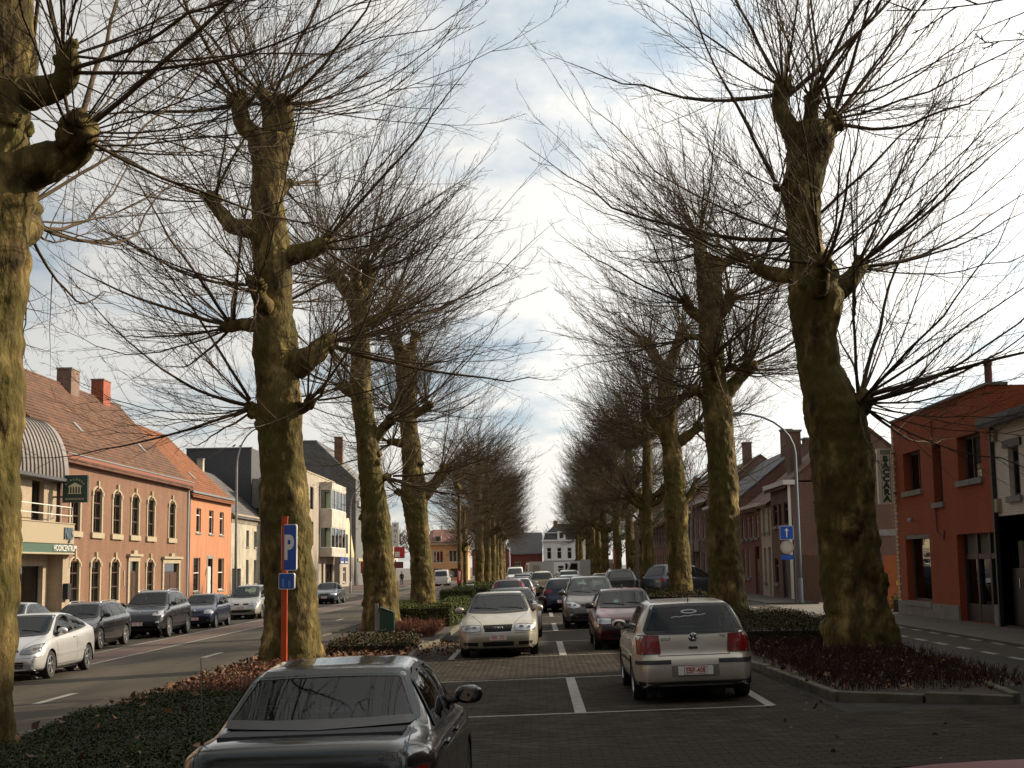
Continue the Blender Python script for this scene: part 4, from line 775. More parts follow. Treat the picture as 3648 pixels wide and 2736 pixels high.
CLIO2 = dict(CLIO1, L=3.77, W=1.64, H=1.417, sm=10, rim='seven'); CLIO2['bits'] = [lamp('headlight', M_lamp, [(.40, .73), (.58, .77), (.74, .74)], [(.40, .60), (.60, .585), (.77, .60)], 1), panel('bumper', None, [(-.8, .5), (.8, .5)], [(-.8, .45), (.8, .45)], 'y', 1, .01), panel('grille', M_under, [(-.30, .68), (.30, .68)], [(-.28, .63), (.28, .63)], 'y', 1, .005), diamond(1, .72), panel('air_intake', M_under, [(-.45, .37), (.45, .37)], [(-.42, .28), (.42, .28)], 'y', 1, .005), lamp('fog_light', M_lamp, [(.52, .36), (.62, .36)], [(.52, .30), (.62, .30)], 1), wipers(.9, 1.0, 1.6), panel('door_strip', None, [(-1.0, .56), (1.0, .55)], [(-1.0, .50), (1.0, .49)], 'x', 1, .01, 20, 2, True)]
SCENIC = S(L=4.26, W=1.81, H=1.62, roofw=1.22, wr=.32, axles=(-1.36, 1.32), belt=[(-2.1, 1.05), (-.5, 1.03), (1.0, .97), (2.1, .82)], sm=10, rim='seven', zb=.2, corner=.24,
  prof=[(-2.0, .26), (-2.11, .36), (-2.13, .6), (-2.08, .7), (-2.04, 1.0), (-1.95, 1.1), (-1.72, 1.5), (-1.55, 1.57), (-.6, 1.625), (-.1, 1.61), (.2, 1.56), (1.18, 1.06), (1.35, .99), (1.85, .83), (2.02, .70), (2.11, .55), (2.13, .42), (2.0, .24)],
  side=[([(-1.5, 1.44), (-1.2, 1.49), (-.95, 1.51)], [(-1.48, 1.12), (-1.2, 1.10), (-.95, 1.09)]), ([(-.89, 1.51), (-.5, 1.53), (-.12, 1.52)], [(-.89, 1.085), (-.5, 1.075), (-.12, 1.065)]), ([(-.06, 1.52), (.1, 1.50), (.3, 1.45)], [(-.06, 1.06), (.4, 1.04), (.98, 1.015)])],
  screen=(1.525, .56, 1.07, .69, .015, .035, .7), rear=(1.50, .55, 1.12, .67, .012, .012, -1.4), mirror=(.86, 1.04), sy=.1, seatz=.15, plate=(.55, .8),
  doors=[dict(top=[(-1.0, 1.05), (-.1, 1.03)], bot=[(-.9, .4), (-.1, .3)], handle=(-.85, .93)), dict(top=[(-.06, 1.03), (.95, .98)], bot=[(-.06, .3), (.9, .3)], handle=(.02, .91))])
SCENIC['bits'] = [lamp('headlight', M_lamp, [(.40, .75), (.60, .83), (.80, .86)], [(.38, .66), (.6, .63), (.85, .68)], 1, inner=[(.56, .715, .05), (.70, .74, .04)]), panel('grille', M_under, [(.07, .755), (.36, .765)], [(.10, .69), (.34, .68)], 'y', 1, .005, both=True), diamond(1, .74, .07),
  panel('air_intake', M_under, [(-.55, .46), (.55, .46)], [(-.45, .33), (.45, .33)], 'y', 1, .005), line('intake_trim', [(-.60, .42), (-.4, .36), (.4, .36), (.60, .42)], 'y', 1, .018, M_chrome, off=.009), line('bonnet_gap', [(.40, 1.98), (.62, 1.5), (.68, 1.2)], 'z', 1, .008, both=True), wipers(1.1, 1.09, 1.8), lamp('fog_light', M_lamp, [(.62, .47), (.72, .47)], [(.62, .41), (.72, .41)], 1), panel('door_strip', M_trim, [(-1.1, .56), (1.1, .55)], [(-1.1, .52), (1.1, .51)], 'x', 1, .01, 20, 2, True), lamp('tail_light', M_tail, [(.6, 1.05), (.85, 1.05)], [(.6, .8), (.87, .8)], -1)]
XSARA = S(L=4.17, W=1.70, H=1.40, roofw=1.12, wr=.30, axles=(-1.24, 1.30), belt=[(-2.1, 1.00), (-1.4, .99), (-.5, .94), (1.0, .88), (2.1, .78)], sm=10, rim='five', zb=.18, corner=.26,
  prof=[(-1.95, .24), (-2.06, .34), (-2.085, .55), (-2.02, .70), (-1.97, .93), (-1.86, 1.02), (-1.4, 1.20), (-.9, 1.345), (-.4, 1.395), (0, 1.395), (.25, 1.35), (1.12, .95), (1.25, .90), (1.75, .77), (1.95, .66), (2.05, .52), (2.08, .38), (1.95, .22)],
  side=[([(-1.28, 1.10), (-.95, 1.24), (-.6, 1.305), (-.45, 1.315)], [(-1.32, 1.045), (-.95, 1.005), (-.6, .98), (-.45, .97)]), ([(-.36, 1.32), (-.05, 1.32), (.2, 1.27)], [(-.36, .965), (.2, .935), (.92, .905)])],
  screen=(1.315, .51, .965, .65, .015, .03, .75), rear=(1.30, .48, 1.07, .60, .012, .02, -1.4), mirror=(.72, .93), sy=.0, plate=(.36, .6),
  doors=[dict(top=[(-.42, .95), (.95, .88)], bot=[(-.42, .28), (.9, .28)], handle=(-.25, .83))])
XSARA['bits'] = [lamp('headlight', mat('headlamp_clear', (.23, .24, .25), .12, .5, coat=1.), [(.42, .66), (.60, .735), (.80, .775)], [(.40, .56), (.62, .56), (.84, .60)], 1, inner=[(.55, .615, .045), (.68, .65, .045)]), panel('grille', M_under, [(-.34, .655), (.34, .655)], [(-.36, .61), (.36, .61)], 'y', 1, .005),
  panel('air_intake', M_under, [(-.50, .40), (.50, .40)], [(-.46, .27), (.46, .27)], 'y', 1, .005), line('intake_bar', [(-.48, .36), (.48, .36)], 'y', 1, .012, M_alloy, off=.009), line('intake_bar', [(-.48, .31), (.48, .31)], 'y', 1, .012, M_alloy, off=.009), line('bonnet_gap', [(.42, 1.9), (.58, 1.4), (.64, 1.1)], 'z', 1, .008, both=True),
  wipers(1.0, .985, 1.7), panel('door_strip', None, [(-1.0, .56), (.95, .53)], [(-1.0, .50), (.95, .47)], 'x', 1, .014, 20, 2, True), panel('bumper_strip', None, [(.30, .50), (.82, .53)], [(.30, .47), (.82, .50)], 'y', 1, .012, both=True), lamp('tail_light', M_tail, [(.5, .95), (.78, .95)], [(.5, .75), (.8, .75)], -1)]
A4AV = S(L=4.58, W=1.77, H=1.43, roofw=1.14, wr=.32, axles=(-1.33, 1.32), belt=[(-2.3, 1.0), (-.8, .96), (1.1, .90), (2.3, .8)], sm=8, rim='five', zb=.18, corner=.24,
  prof=[(-2.15, .26), (-2.27, .36), (-2.29, .6), (-2.24, .7), (-2.2, .95), (-2.1, 1.03), (-1.72, 1.36), (-1.55, 1.41), (-.6, 1.435), (0, 1.43), (.3, 1.40), (.48, 1.35), (1.18, .97), (1.3, .93), (1.9, .81), (2.14, .73), (2.25, .6), (2.29, .45), (2.25, .33), (2.12, .22)],
  side=[([(-1.55, 1.25), (-1.35, 1.32), (-1.12, 1.335)], [(-1.62, 1.03), (-1.35, 1.01), (-1.12, 1.0)]), ([(-1.05, 1.34), (-.6, 1.35), (-.2, 1.345)], [(-1.05, 1.0), (-.6, .985), (-.2, .975)]), ([(-.13, 1.345), (.15, 1.34), (.42, 1.28)], [(-.13, .97), (.4, .95), (.98, .935)])],
  screen=(1.345, .53, .995, .67, .015, .03, .8), rear=(1.33, .52, 1.06, .63, .012, .012, -1.5), mirror=(.82, .96), sy=.1, plate=(.44, .7), doors=AUDI['doors'])
A4AV['bits'] = AUDI['bits'][:6] + [rails(-1.5, .25, .50, 1.4), line('window_chrome', [(-1.66, 1.005), (-.6, .96), (1.02, .91)], 'x', 1, .016, M_chrome, True, .010), line('door_line', [(-1.2, .52), (1.1, .48)], 'x', 1, .02, M_trim, True, .008)] + AUDI['bits'][8:10]
KOLEOS = S(L=4.52, W=1.86, H=1.68, roofw=1.20, wr=.36, axles=(-1.37, 1.32), belt=[(-2.2, 1.12), (-.8, 1.10), (1.0, 1.04), (2.2, .9)], sm=10, rim='ten', zb=.27, corner=.24, ww=.22,
  prof=[(-2.1, .34), (-2.23, .46), (-2.25, .68), (-2.2, .8), (-2.15, 1.1), (-2.05, 1.18), (-1.72, 1.56), (-1.5, 1.63), (-.6, 1.675), (0, 1.66), (.3, 1.60), (1.05, 1.13), (1.2, 1.08), (1.85, .96), (2.1, .84), (2.22, .66), (2.25, .5), (2.1, .32)],
  side=[([(-1.55, 1.42), (-1.3, 1.50), (-1.1, 1.53)], [(-1.60, 1.20), (-1.3, 1.17), (-1.1, 1.16)]), ([(-1.03, 1.54), (-.6, 1.565), (-.2, 1.56)], [(-1.03, 1.155), (-.6, 1.14), (-.2, 1.13)]), ([(-.13, 1.56), (.1, 1.54), (.3, 1.49)], [(-.13, 1.125), (.4, 1.10), (.9, 1.085)])],
  screen=(1.565, .55, 1.145, .70, .015, .03, .7), rear=(1.53, .53, 1.2, .64, .012, .012, -1.5), mirror=(.78, 1.12), sy=.1, seatz=.2, plate=(.52, .8),
  doors=[dict(top=[(-1.15, 1.13), (-.18, 1.11)], bot=[(-.95, .5), (-.18, .38)], handle=(-.98, 1.0)), dict(top=[(-.14, 1.11), (.92, 1.06)], bot=[(-.14, .38), (.9, .38)], handle=(-.05, .98))], handle_m=M_chrome)
KOLEOS['bits'] = [lamp('headlight', M_lamp, [(.52, .87), (.68, .95), (.84, .97)], [(.48, .80), (.66, .78), (.87, .80)], 1, inner=[(.66, .865, .05)]), diamond(1, .89, .08), panel('air_intake', M_under, [(-.62, .60), (.62, .60)], [(-.5, .44), (.5, .44)], 'y', 1, .005), lamp('fog_light', M_lamp, [(.64, .60), (.76, .61)], [(.64, .53), (.76, .54)], 1),
  rails(-1.5, .2, .54, 1.6), panel('sill_trim', M_trim, [(-.95, .44), (.95, .44)], [(-.95, .36), (.95, .36)], 'x', 1, .01, 20, 2, True), line('bonnet_gap', [(.5, 2.08), (.66, 1.5), (.70, 1.2)], 'z', 1, .008, both=True), wipers(1.0, 1.165, 1.86)]
SAAB = dict(AUDI, L=4.63, W=1.76, H=1.42, prof=[(a * .965, b * .98) for a, b in AUDI['prof']], axles=(-1.35, 1.30)); SAAB['bits'] = [lamp('headlight', M_lamp, [(.40, .72), (.62, .74), (.80, .72)], [(.38, .60), (.6, .59), (.83, .60)], 1), panel('grille', M_under, [(-.30, .70), (.30, .70)], [(-.26, .60), (.26, .60)], 'y', 1, .005), panel('air_intake', M_under, [(-.6, .35), (.6, .35)], [(-.55, .26), (.55, .26)], 'y', 1, .005), lamp('tail_light', M_tail, [(.42, .92), (.84, .93)], [(.42, .76), (.86, .78)], -1), rings4(-1, .86, .03)]
VOY = S(L=4.80, W=1.99, H=1.75, roofw=1.32, wr=.34, axles=(-1.45, 1.43), belt=[(-2.4, 1.10), (-.5, 1.08), (1.2, 1.0), (2.4, .85)], sm=12, rim='five', zb=.2, corner=.26,
  prof=[(-2.28, .28), (-2.38, .4), (-2.4, .65), (-2.35, .75), (-2.3, 1.1), (-2.2, 1.2), (-1.9, 1.65), (-1.7, 1.72), (-.6, 1.755), (0, 1.73), (.3, 1.66), (1.4, 1.08), (1.55, 1.02), (2.1, .88), (2.3, .74), (2.38, .55), (2.4, .4), (2.25, .24)],
  side=[([(-1.82, 1.50), (-1.5, 1.60), (-1.1, 1.63)], [(-1.95, 1.20), (-1.5, 1.15), (-1.1, 1.14)]), ([(-.98, 1.635), (-.5, 1.65), (.05, 1.63)], [(-.98, 1.135), (-.5, 1.12), (.05, 1.105)]), ([(.13, 1.62), (.3, 1.57), (.5, 1.49)], [(.13, 1.10), (.6, 1.07), (1.2, 1.04)])],
  screen=(1.62, .58, 1.12, .76, .015, .035, 1.0), rear=(1.62, .58, 1.2, .72, .012, .012, -1.7), mirror=(1.05, 1.1), sy=.3, seatz=.2, glass=M_glassd, doors=[dict(top=[(.1, 1.07), (1.2, 1.02)], bot=[(.1, .3), (1.1, .3)], handle=(.2, .95)), dict(top=[(-1.03, 1.1), (.06, 1.07)], bot=[(-1.0, .35), (.06, .3)], handle=(-.15, .97))])
VOY['bits'] = [lamp('tail_light', M_tail, [(.66, 1.08), (.82, 1.1), (.93, 1.08)], [(.70, .86), (.82, .84), (.95, .88)], -1), rails(-1.7, .1, .58, 1.7), line('door_line', [(-2.1, .60), (2.0, .58)], 'x', 1, .03, M_trim, True, .008)]
GOLF5 = dict(GOLF, H=1.48, W=1.76, sm=9); GOLF5['bits'] = [lamp('tail_light', M_tail, [(.46, .97), (.66, .99), (.84, .96)], [(.46, .83), (.66, .80), (.85, .82)], -1, n=10), vwlogo(-1, .90, .06), line('hatch_gap', [(-.55, .67), (.55, .67)], 'y', -1, .01), lamp('headlight', M_lamp, [(.42, .72), (.80, .74)], [(.42, .58), (.80, .59)], 1)]
RED = dict(CLIO1, H=1.52, prof=[(a, b * 1.07) for a, b in CLIO1['prof']], side=[([(y, z * 1.07) for y, z in a], [(y, z * 1.07) for y, z in b]) for a, b in CLIO1['side']], belt=[(a, b * 1.07) for a, b in CLIO1['belt']], screen=(1.39, .5, 1.05, .6, .015, .025, .6), rear=(1.41, .42, 1.03, .48, .012, .012, -1.2)); RED['bits'] = [lamp('tail_light', M_tail, [(.52, 1.40), (.62, 1.38)], [(.62, .80), (.76, .80)], -1)]
VAN = S(L=4.7, W=1.85, H=1.95, roofw=1.55, wr=.33, axles=(-1.45, 1.45), belt=[(-2.4, 1.1), (1.2, 1.05), (2.4, .9)], sm=9, rim='hub', zb=.22, corner=.18,
  prof=[(-2.25, .3), (-2.33, .4), (-2.35, .8), (-2.32, 1.2), (-2.2, 1.85), (-2.1, 1.93), (-.5, 1.95), (.6, 1.9), (.85, 1.82), (1.5, 1.15), (1.7, 1.08), (2.15, .95), (2.3, .75), (2.35, .5), (2.2, .28)],
  side=[([(.2, 1.68), (.5, 1.68), (.75, 1.62)], [(.2, 1.15), (.7, 1.13), (1.25, 1.12)])], screen=(1.76, .65, 1.2, .78, .015, .03, 1.2), rear=(1.72, .66, 1.2, .72, .012, .012, -2.0), mirror=(1.2, 1.15), glass=M_glassd, doors=[dict(top=[(.15, 1.1), (1.3, 1.08)], bot=[(.15, .35), (1.2, .35)], handle=(.25, 1.0))])
VAN['bits'] = [lamp('tail_light', M_tail, [(.72, 1.1), (.85, 1.1)], [(.73, .75), (.87, .75)], -1), lamp('headlight', M_lamp, [(.5, .85), (.85, .87)], [(.5, .68), (.86, .7)], 1)]
GP1 = 'cars parked along the left kerb'; GP2 = 'cars parked in the middle car park'
OP = car('parked_car', OPEL, paint('bottle_black', (.006, .010, .010), .1, .2), 'dark green-black saloon nearest the camera, seen from behind with whip antenna', -1.43, 10.86, 1, GP2, rz=-.012)
g = dict(GOLF); g['bits'] = GOLF['bits'] + [rearsticker]
car('parked_car', g, paint('champagne', (.53, .495, .43), .5, .38), 'beige silver hatchback parked at right, rear towards us, red tail lights', 2.27, 22.35, 1, GP2, 'EBP-408')
car('parked_car', AUDI, paint('sand_grey', (.42, .385, .32), .5, .36), 'sand grey saloon with four-ring grille facing us', -.87, 34.1, -1, GP2, 'BSK 320')
car('parked_car', CLIO1, paint('maroon', (.085, .012, .022), .3, .3), 'small maroon hatchback facing us beside the beige hatchback', 2.16, 34.95, -1, GP2, 'DVG 118')
car('parked_car', SCENIC, paint('brown_grey', (.075, .068, .068), .5, .3), 'dark grey family car facing us behind the maroon hatchback', 1.78, 46.5, -1, GP2, '115 AKV')
car('parked_car', dict(SAAB), paint('plum_black', (.025, .02, .028), .4, .3), 'dark plum saloon right behind the sand grey saloon, one red tail light showing', -.72, 41.6, 1, GP2)
car('passing_car', XSARA, paint('silver', (.62, .62, .62), .6, .34), 'silver three-door coupe on the left road with a shadow band over its door', -11.52, 32.2, -1, None, 'PRK 540')
car('parked_car', A4AV, paint('black', (.014, .014, .016), .3, .25), 'black estate car with silver roof rails on the left', -14.35, 44.7, -1, GP1, 'XTN 904')
car('parked_car', KOLEOS, paint('black_suv', (.016, .016, .018), .3, .25), 'black sport utility car with roof rails in front of the brick house', -14.18, 52.0, -1, GP1, 'YBC 739')
car('parked_car', CLIO2, paint('navy', (.012, .018, .05), .4, .3), 'small navy blue hatchback between the black utility car and the silver family car', -14.1, 59.5, -1, GP1, 'TLF 282')
car('parked_car', SCENIC, paint('silver_beige', (.42, .40, .37), .6, .35), 'silver beige family car left of the second trunk', -14.25, 69.6, -1, GP1, 'RDE 553')
car('parked_car', SAAB, paint('slate_blue', (.045, .055, .07), .5, .3), 'slate blue convertible-like saloon parked between the second and third trunk', -14.2, 96, -1, GP1, 'VNX 134')
car('parked_car', dict(AUDI), paint('pale_blue', (.35, .40, .46), .5, .3), 'pale blue car mostly hidden behind the nearest trunk at left', -17.2, 46.0, -1, None, 'KLM 672')
car('parked_car', VOY, paint('steel_blue', (.06, .075, .095), .5, .32), 'steel blue minivan half hidden by the third trunk of the right row', 7.95, 75.2, 1, None, rz=-.95)
car('parked_car', CLIO2, paint('pale_silver', (.5, .52, .55), .5, .3), 'pale silver car glimpsed between the second and third trunks at right', 8.6, 92, 1, None)
car('parked_car', dict(CLIO1), mat('near_red', (.10, .010, .010), .55, .2, spec=.2), 'dark red car whose roof edge shows in the bottom right corner', 1.62, 4.4, 1, None)
far = [(GOLF5, 'far_navy', (.012, .015, .04), 'navy hatchback seen from behind in the middle of the lot', 1.15, 62.5, 1),
 (RED, 'red', (.16, .012, .015), 'red and black small car behind the plum saloon', -1.15, 60.5, 1), (SAAB, 'far_silver', (.5, .5, .5), 'silver car facing us beyond the red and black car', -.9, 82, -1),
 (GOLF5, 'far_grey', (.30, .31, .33), 'light grey hatchback behind the red and black car', -.9, 70.5, 1), (AUDI, 'far_white', (.6, .6, .58), 'white-roofed saloon behind the navy hatchback', 1.9, 78, 1),
 (SCENIC, 'far_gold', (.35, .27, .16), 'bronze family car in the middle distance', .4, 95, 1), (CLIO2, 'far_orange', (.45, .20, .05), 'orange car behind the dark grey family car', 4.2, 88, -1), (KOLEOS, 'far_black', (.015, .015, .017), 'black off-roader behind the dark grey family car at right', 4.5, 76, 1),
 (GOLF5, 'far_blue', (.25, .28, .32), 'blue grey car parked far down the lot', -1.0, 108, 1), (AUDI, 'far_silver2', (.55, .55, .56), 'silver saloon far down the lot near the trucks', 2.2, 112, -1), (SCENIC, 'far_beige', (.5, .46, .4), 'cream family car far down the lot beside the orange car', 2.3, 99, 1), (GOLF5, 'far_dark', (.03, .03, .035), 'dark hatchback at the far end of the lot', -.8, 128, 1)]
for sp, pn, col, lab, x, y, fc in far: car('parked_car', sp, paint(pn, col), lab, x, y, fc, GP2, None if fc > 0 and pn != 'far_navy' else 'NTE 391', far=True)
car('white_van', VAN, mat('van_white', (.7, .7, .68), .35, coat=.6), 'white delivery van at the left road junction far behind', -11.5, 172, 1, None, None, True, 'van'); car('white_van', VAN, mat('van_white', (.7, .7, .68), .35, coat=.6), 'white van at the end of the left tree row', -2.2, 150, -1, None, None, True, 'van')
# ------------------------------------------------------------------ buildings
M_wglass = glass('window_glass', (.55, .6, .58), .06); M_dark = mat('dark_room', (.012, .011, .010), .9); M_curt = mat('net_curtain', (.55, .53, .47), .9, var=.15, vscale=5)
M_cream = mat('cream_stone', (.31, .255, .17), .8, var=.12, vscale=4, bump=.2, bscale=30); M_brownw = mat('brown_joinery', (.055, .022, .012), .5); M_whitew = mat('white_joinery', (.62, .60, .55), .5)
M_zinc = mat('zinc', (.24, .24, .24), .45, .5, var=.15); M_slate = mat('slate', (.045, .045, .05), .7, var=.35, vscale=6, bump=.4, bscale=25); M_blackw = mat('black_joinery', (.02, .021, .023), .4); M_greys = mat('grey_stone', (.2, .19, .175), .85, var=.2, vscale=3, bump=.2)
M_tile_brown = mat('roof_tile_brown', (.085, .033, .013), .8, island=.28, var=.35, vscale=.9); M_tile_or = mat('roof_tile_orange', (.19, .058, .015), .85, island=.25, col2=(.12, .042, .013), vscale=1.2); M_tile_grey = mat('roof_tile_grey', (.075, .068, .07), .8, island=.25, var=.25, vscale=1.)
M_metal = mat('standing_seam', (.20, .168, .15), .45, .4, var=.1)
class House:
    """a building whose front lies in a vertical plane; u along the street, v up, d outwards"""
    def __init__(s, name, x, y0, y1, n, label, cat='house', z=None, group=None, ax='x'):
        s.z0 = z if z is not None else (-.275 if x < 0 else .295); s.n = n; s.ax = ax; s.len = y1 - y0
        s.root = thing(name, (x, y0, s.z0) if ax == 'x' else (y0, x, s.z0), label, cat, group)
    def P(s, u, v, d=0.): return (s.n * d, u, v) if s.ax == 'x' else (u, -d, v)
    def box(s, mb, u0, u1, v0, v1, d0, d1):
        a, b = s.P(u0, v0, d0), s.P(u1, v1, d1); mb.box(*sorted((a[0], b[0])), *sorted((a[1], b[1])), *sorted((a[2], b[2]))); return mb
    def part(s, name, m, boxes, parent=None, smooth=False):
        mb = MB()
        for b in boxes: s.box(mb, *b)
        return mb.obj(name, m, parent or s.root, smooth)
    def wall(s, m, h, holes=(), depth=9., reveal=.22, name='wall', u0=0., u1=None, v0=0.):
        u1 = s.len if u1 is None else u1; us = sorted({u0, u1, *[q for a in holes for q in a[:2]]}); vs_ = sorted({v0, h, *[q for a in holes for q in a[2:4]]}); mb = MB()
        for i in range(len(us) - 1):
            for j in range(len(vs_) - 1):
                cu, cv = (us[i] + us[i + 1]) / 2, (vs_[j] + vs_[j + 1]) / 2
                if any(a[0] < cu < a[1] and a[2] < cv < a[3] for a in holes): continue
                mb.quad(s.P(us[i], vs_[j]), s.P(us[i + 1], vs_[j]), s.P(us[i + 1], vs_[j + 1]), s.P(us[i], vs_[j + 1]))
        for a in holes:
            q = [(a[0], a[2]), (a[1], a[2]), (a[1], a[3]), (a[0], a[3])]
            for k in range(4): p, r = q[k], q[(k + 1) % 4]; mb.quad(s.P(*p), s.P(*r), s.P(*r, -reveal), s.P(*p, -reveal))
        for u in (u0, u1): mb.quad(s.P(u, v0), s.P(u, v0, -depth), s.P(u, h, -depth), s.P(u, h))
        mb.quad(s.P(u0, v0, -depth), s.P(u1, v0, -depth), s.P(u1, h, -depth), s.P(u0, h, -depth)); mb.quad(s.P(u0, h), s.P(u1, h), s.P(u1, h, -depth), s.P(u0, h, -depth))
        return mb.obj(name, m, s.root, recalc=False)
    def window(s, a, m=None, sill=None, lintel=None, surround=None, curtain=True, mull=1, trans=(.68,), reveal=.22, fw=.07, name='window', arch=False, sillw=.12, pane=None, dark=True):
        u0, u1, v0, v1 = a[:4]; m = m or M_whitew; d0, d1 = -reveal, -reveal + .07; B = [(u0, u0 + fw, v0, v1, d0, d1), (u1 - fw, u1, v0, v1, d0, d1), (u0 + fw, u1 - fw, v0, v0 + fw, d0, d1), (u0 + fw, u1 - fw, v1 - fw, v1, d0, d1)]
        for k in range(mull): c = u0 + (u1 - u0) * (k + 1) / (mull + 1); B.append((c - fw * .5, c + fw * .5, v0 + fw, v1 - fw, d0, d1 - .006))
        for t in trans: c = v0 + (v1 - v0) * t; B.append((u0 + fw, u1 - fw, c - fw * .6, c + fw * .6, d0, d1 + .008))
        w = s.part(name, m, B); s.part('pane', pane or M_wglass, [(u0 + fw * .5, u1 - fw * .5, v0 + fw * .5, v1 - fw * .5, d0 + .02, d0 + .028)], w)
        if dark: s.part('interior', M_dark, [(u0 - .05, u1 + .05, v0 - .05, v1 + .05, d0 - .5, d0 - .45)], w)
        if curtain:
            mb = MB(); n = 14; W = (u1 - u0)
            for (ca, cb) in ((u0 + .02, u0 + W * .36), (u1 - W * .36, u1 - .02)):
                for k in range(n):
                    x0, x1 = ca + (cb - ca) * k / n, ca + (cb - ca) * (k + 1) / n; mb.quad(s.P(x0, v0 + .05, d0 - .12 - .03 * (k % 2)), s.P(x1, v0 + .05, d0 - .12 - .03 * ((k + 1) % 2)), s.P(x1, v1 - .05, d0 - .12 - .03 * ((k + 1) % 2)), s.P(x0, v1 - .05, d0 - .12 - .03 * (k % 2)))
            mb.obj('curtain', M_curt, w)
        if sill: s.part('sill', sill, [(u0 - sillw, u1 + sillw, v0 - .16, v0 - .002, -reveal, .09)], w)
        if lintel: s.part('lintel', lintel, [(u0 - .15, u1 + .15, v1 + .002, v1 + .24, -.1, .03)], w)
        if surround:
            q = .26; s.part('jamb', surround, [(u0 - q, u0 + .003, v0, v1 - .1, -.1, .07)], w); s.part('jamb', surround, [(u1 - .003, u1 + q, v0, v1 - .1, -.1, .07)], w)
            # curved head with keystone and ears
            n = 10; mb = MB(); cu = (u0 + u1) / 2; hw = (u1 - u0) / 2
            for k in range(n):
                t0, t1 = k / n, (k + 1) / n
                def pt(t, r): x = -hw - r + (2 * hw + 2 * r) * t; return cu + x, v1 - .12 + .34 * math.sin(math.pi * t) ** .7 * (1 + r * .3) + r * .25
                p0, p1, q0, q1 = pt(t0, -.02), pt(t1, -.02), pt(t0, q), pt(t1, q)
                V = [s.P(*p0, -.1), s.P(*p1, -.1), s.P(*q1, -.1), s.P(*q0, -.1), s.P(*p0, .085), s.P(*p1, .085), s.P(*q1, .085), s.P(*q0, .085)]
                mb.add(V, [(0, 3, 2, 1), (4, 5, 6, 7), (0, 1, 5, 4), (1, 2, 6, 5), (2, 3, 7, 6), (3, 0, 4, 7)])
            s.box(mb, cu - .13, cu + .13, v1 + .12, v1 + .62, -.05, .15); s.box(mb, u0 - q - .05, u0 - .05, v1 - .35, v1 - .08, -.05, .12); s.box(mb, u1 + .05, u1 + q + .05, v1 - .35, v1 - .08, -.05, .12)
            mb.obj('window_head', surround, w)
        return w
    def door(s, a, m, surround=None, reveal=.3, panels=True, name='door', fan=True, handle=True):
        u0, u1, v0, v1 = a[:4]; top = v1 - (.7 if fan else 0); d = s.part(name, m, [(u0, u1, v0, top, -reveal, -reveal + .06)])
        if panels:
            n = 2; w = (u1 - u0) / n
            for k in range(n):
                for (b0, b1) in ((.12, .42), (.5, .95)): s.part('door_panel', m, [(u0 + w * k + .1, u0 + w * (k + 1) - .1, v0 + (top - v0) * b0, v0 + (top - v0) * b1, -reveal + .062, -reveal + .09)], d)
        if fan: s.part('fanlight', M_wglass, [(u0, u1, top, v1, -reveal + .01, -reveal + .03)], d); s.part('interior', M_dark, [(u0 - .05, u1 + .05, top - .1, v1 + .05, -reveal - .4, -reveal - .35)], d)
        if handle: s.part('handle', M_chrome if 'M_chrome' in globals() else M_zinc, [((u0 + u1) / 2 - .06, (u0 + u1) / 2 - .02, v0 + .95, v0 + 1.2, -reveal + .09, -reveal + .13)], d)
        if surround:
            q = .42; s.part('surround', surround, [(u0 - q, u0 + .003, v0, v1, -.1, .12), (u1 - .003, u1 + q, v0, v1, -.1, .12), (u0 - q, u1 + q, v1, v1 + .35, -.1, .14), (u0 - q - .18, u1 + q + .18, v1 + .35, v1 + .52, -.1, .3), ((u0 + u1) / 2 - .45, (u0 + u1) / 2 + .45, v1 + .522, v1 + .78, -.1, .22)], d)
        return d
    def gable_roof(s, eave, ridge, setb, m, over=.35, back=None, u0=None, u1=None, th=.14, wallm=None, name='roof'):
        u0 = -.05 if u0 is None else u0; u1 = s.len + .05 if u1 is None else u1; back = back or setb * 2; sl = (ridge - eave) / setb; mb = MB(); e0 = eave - sl * over
        for (da, va, db, vb) in ((over, e0, -setb, ridge), (-setb, ridge, -back, eave)):
            V = [s.P(u, v + t, d) for t in (0, -th) for (u, v, d) in ((u0, va, da), (u1, va, da), (u1, vb, db), (u0, vb, db))]
            mb.add(V, [(0, 1, 2, 3), (7, 6, 5, 4), (0, 4, 5, 1), (1, 5, 6, 2), (2, 6, 7, 3), (3, 7, 4, 0)])
        r = mb.obj(name, m, s.root)
        if wallm:
            for u, nm in ((.02, 'gable'), (s.len - .02, 'gable')):
                g = MB(); g.prism([(0, eave - .02), (setb, ridge - th - .02), (back, eave - .02)], lambda a, b, u=u: s.P(u - .02, b, -a), lambda a, b, u=u: s.P(u + .02, b, -a)); g.obj(nm, wallm, s.root)
        return r
    def chimney(s, u, d, v0, v1, m, wu=.6, wd=.5, cap=True, parent=None):
        c = s.part('chimney', m, [(u - wu / 2, u + wu / 2, v0, v1, d - wd / 2, d + wd / 2)], parent)
        if cap: s.part('chimney_cap', M_greys, [(u - wu / 2 - .06, u + wu / 2 + .06, v1, v1 + .1, d - wd / 2 - .06, d + wd / 2 + .06)], c)
        return c
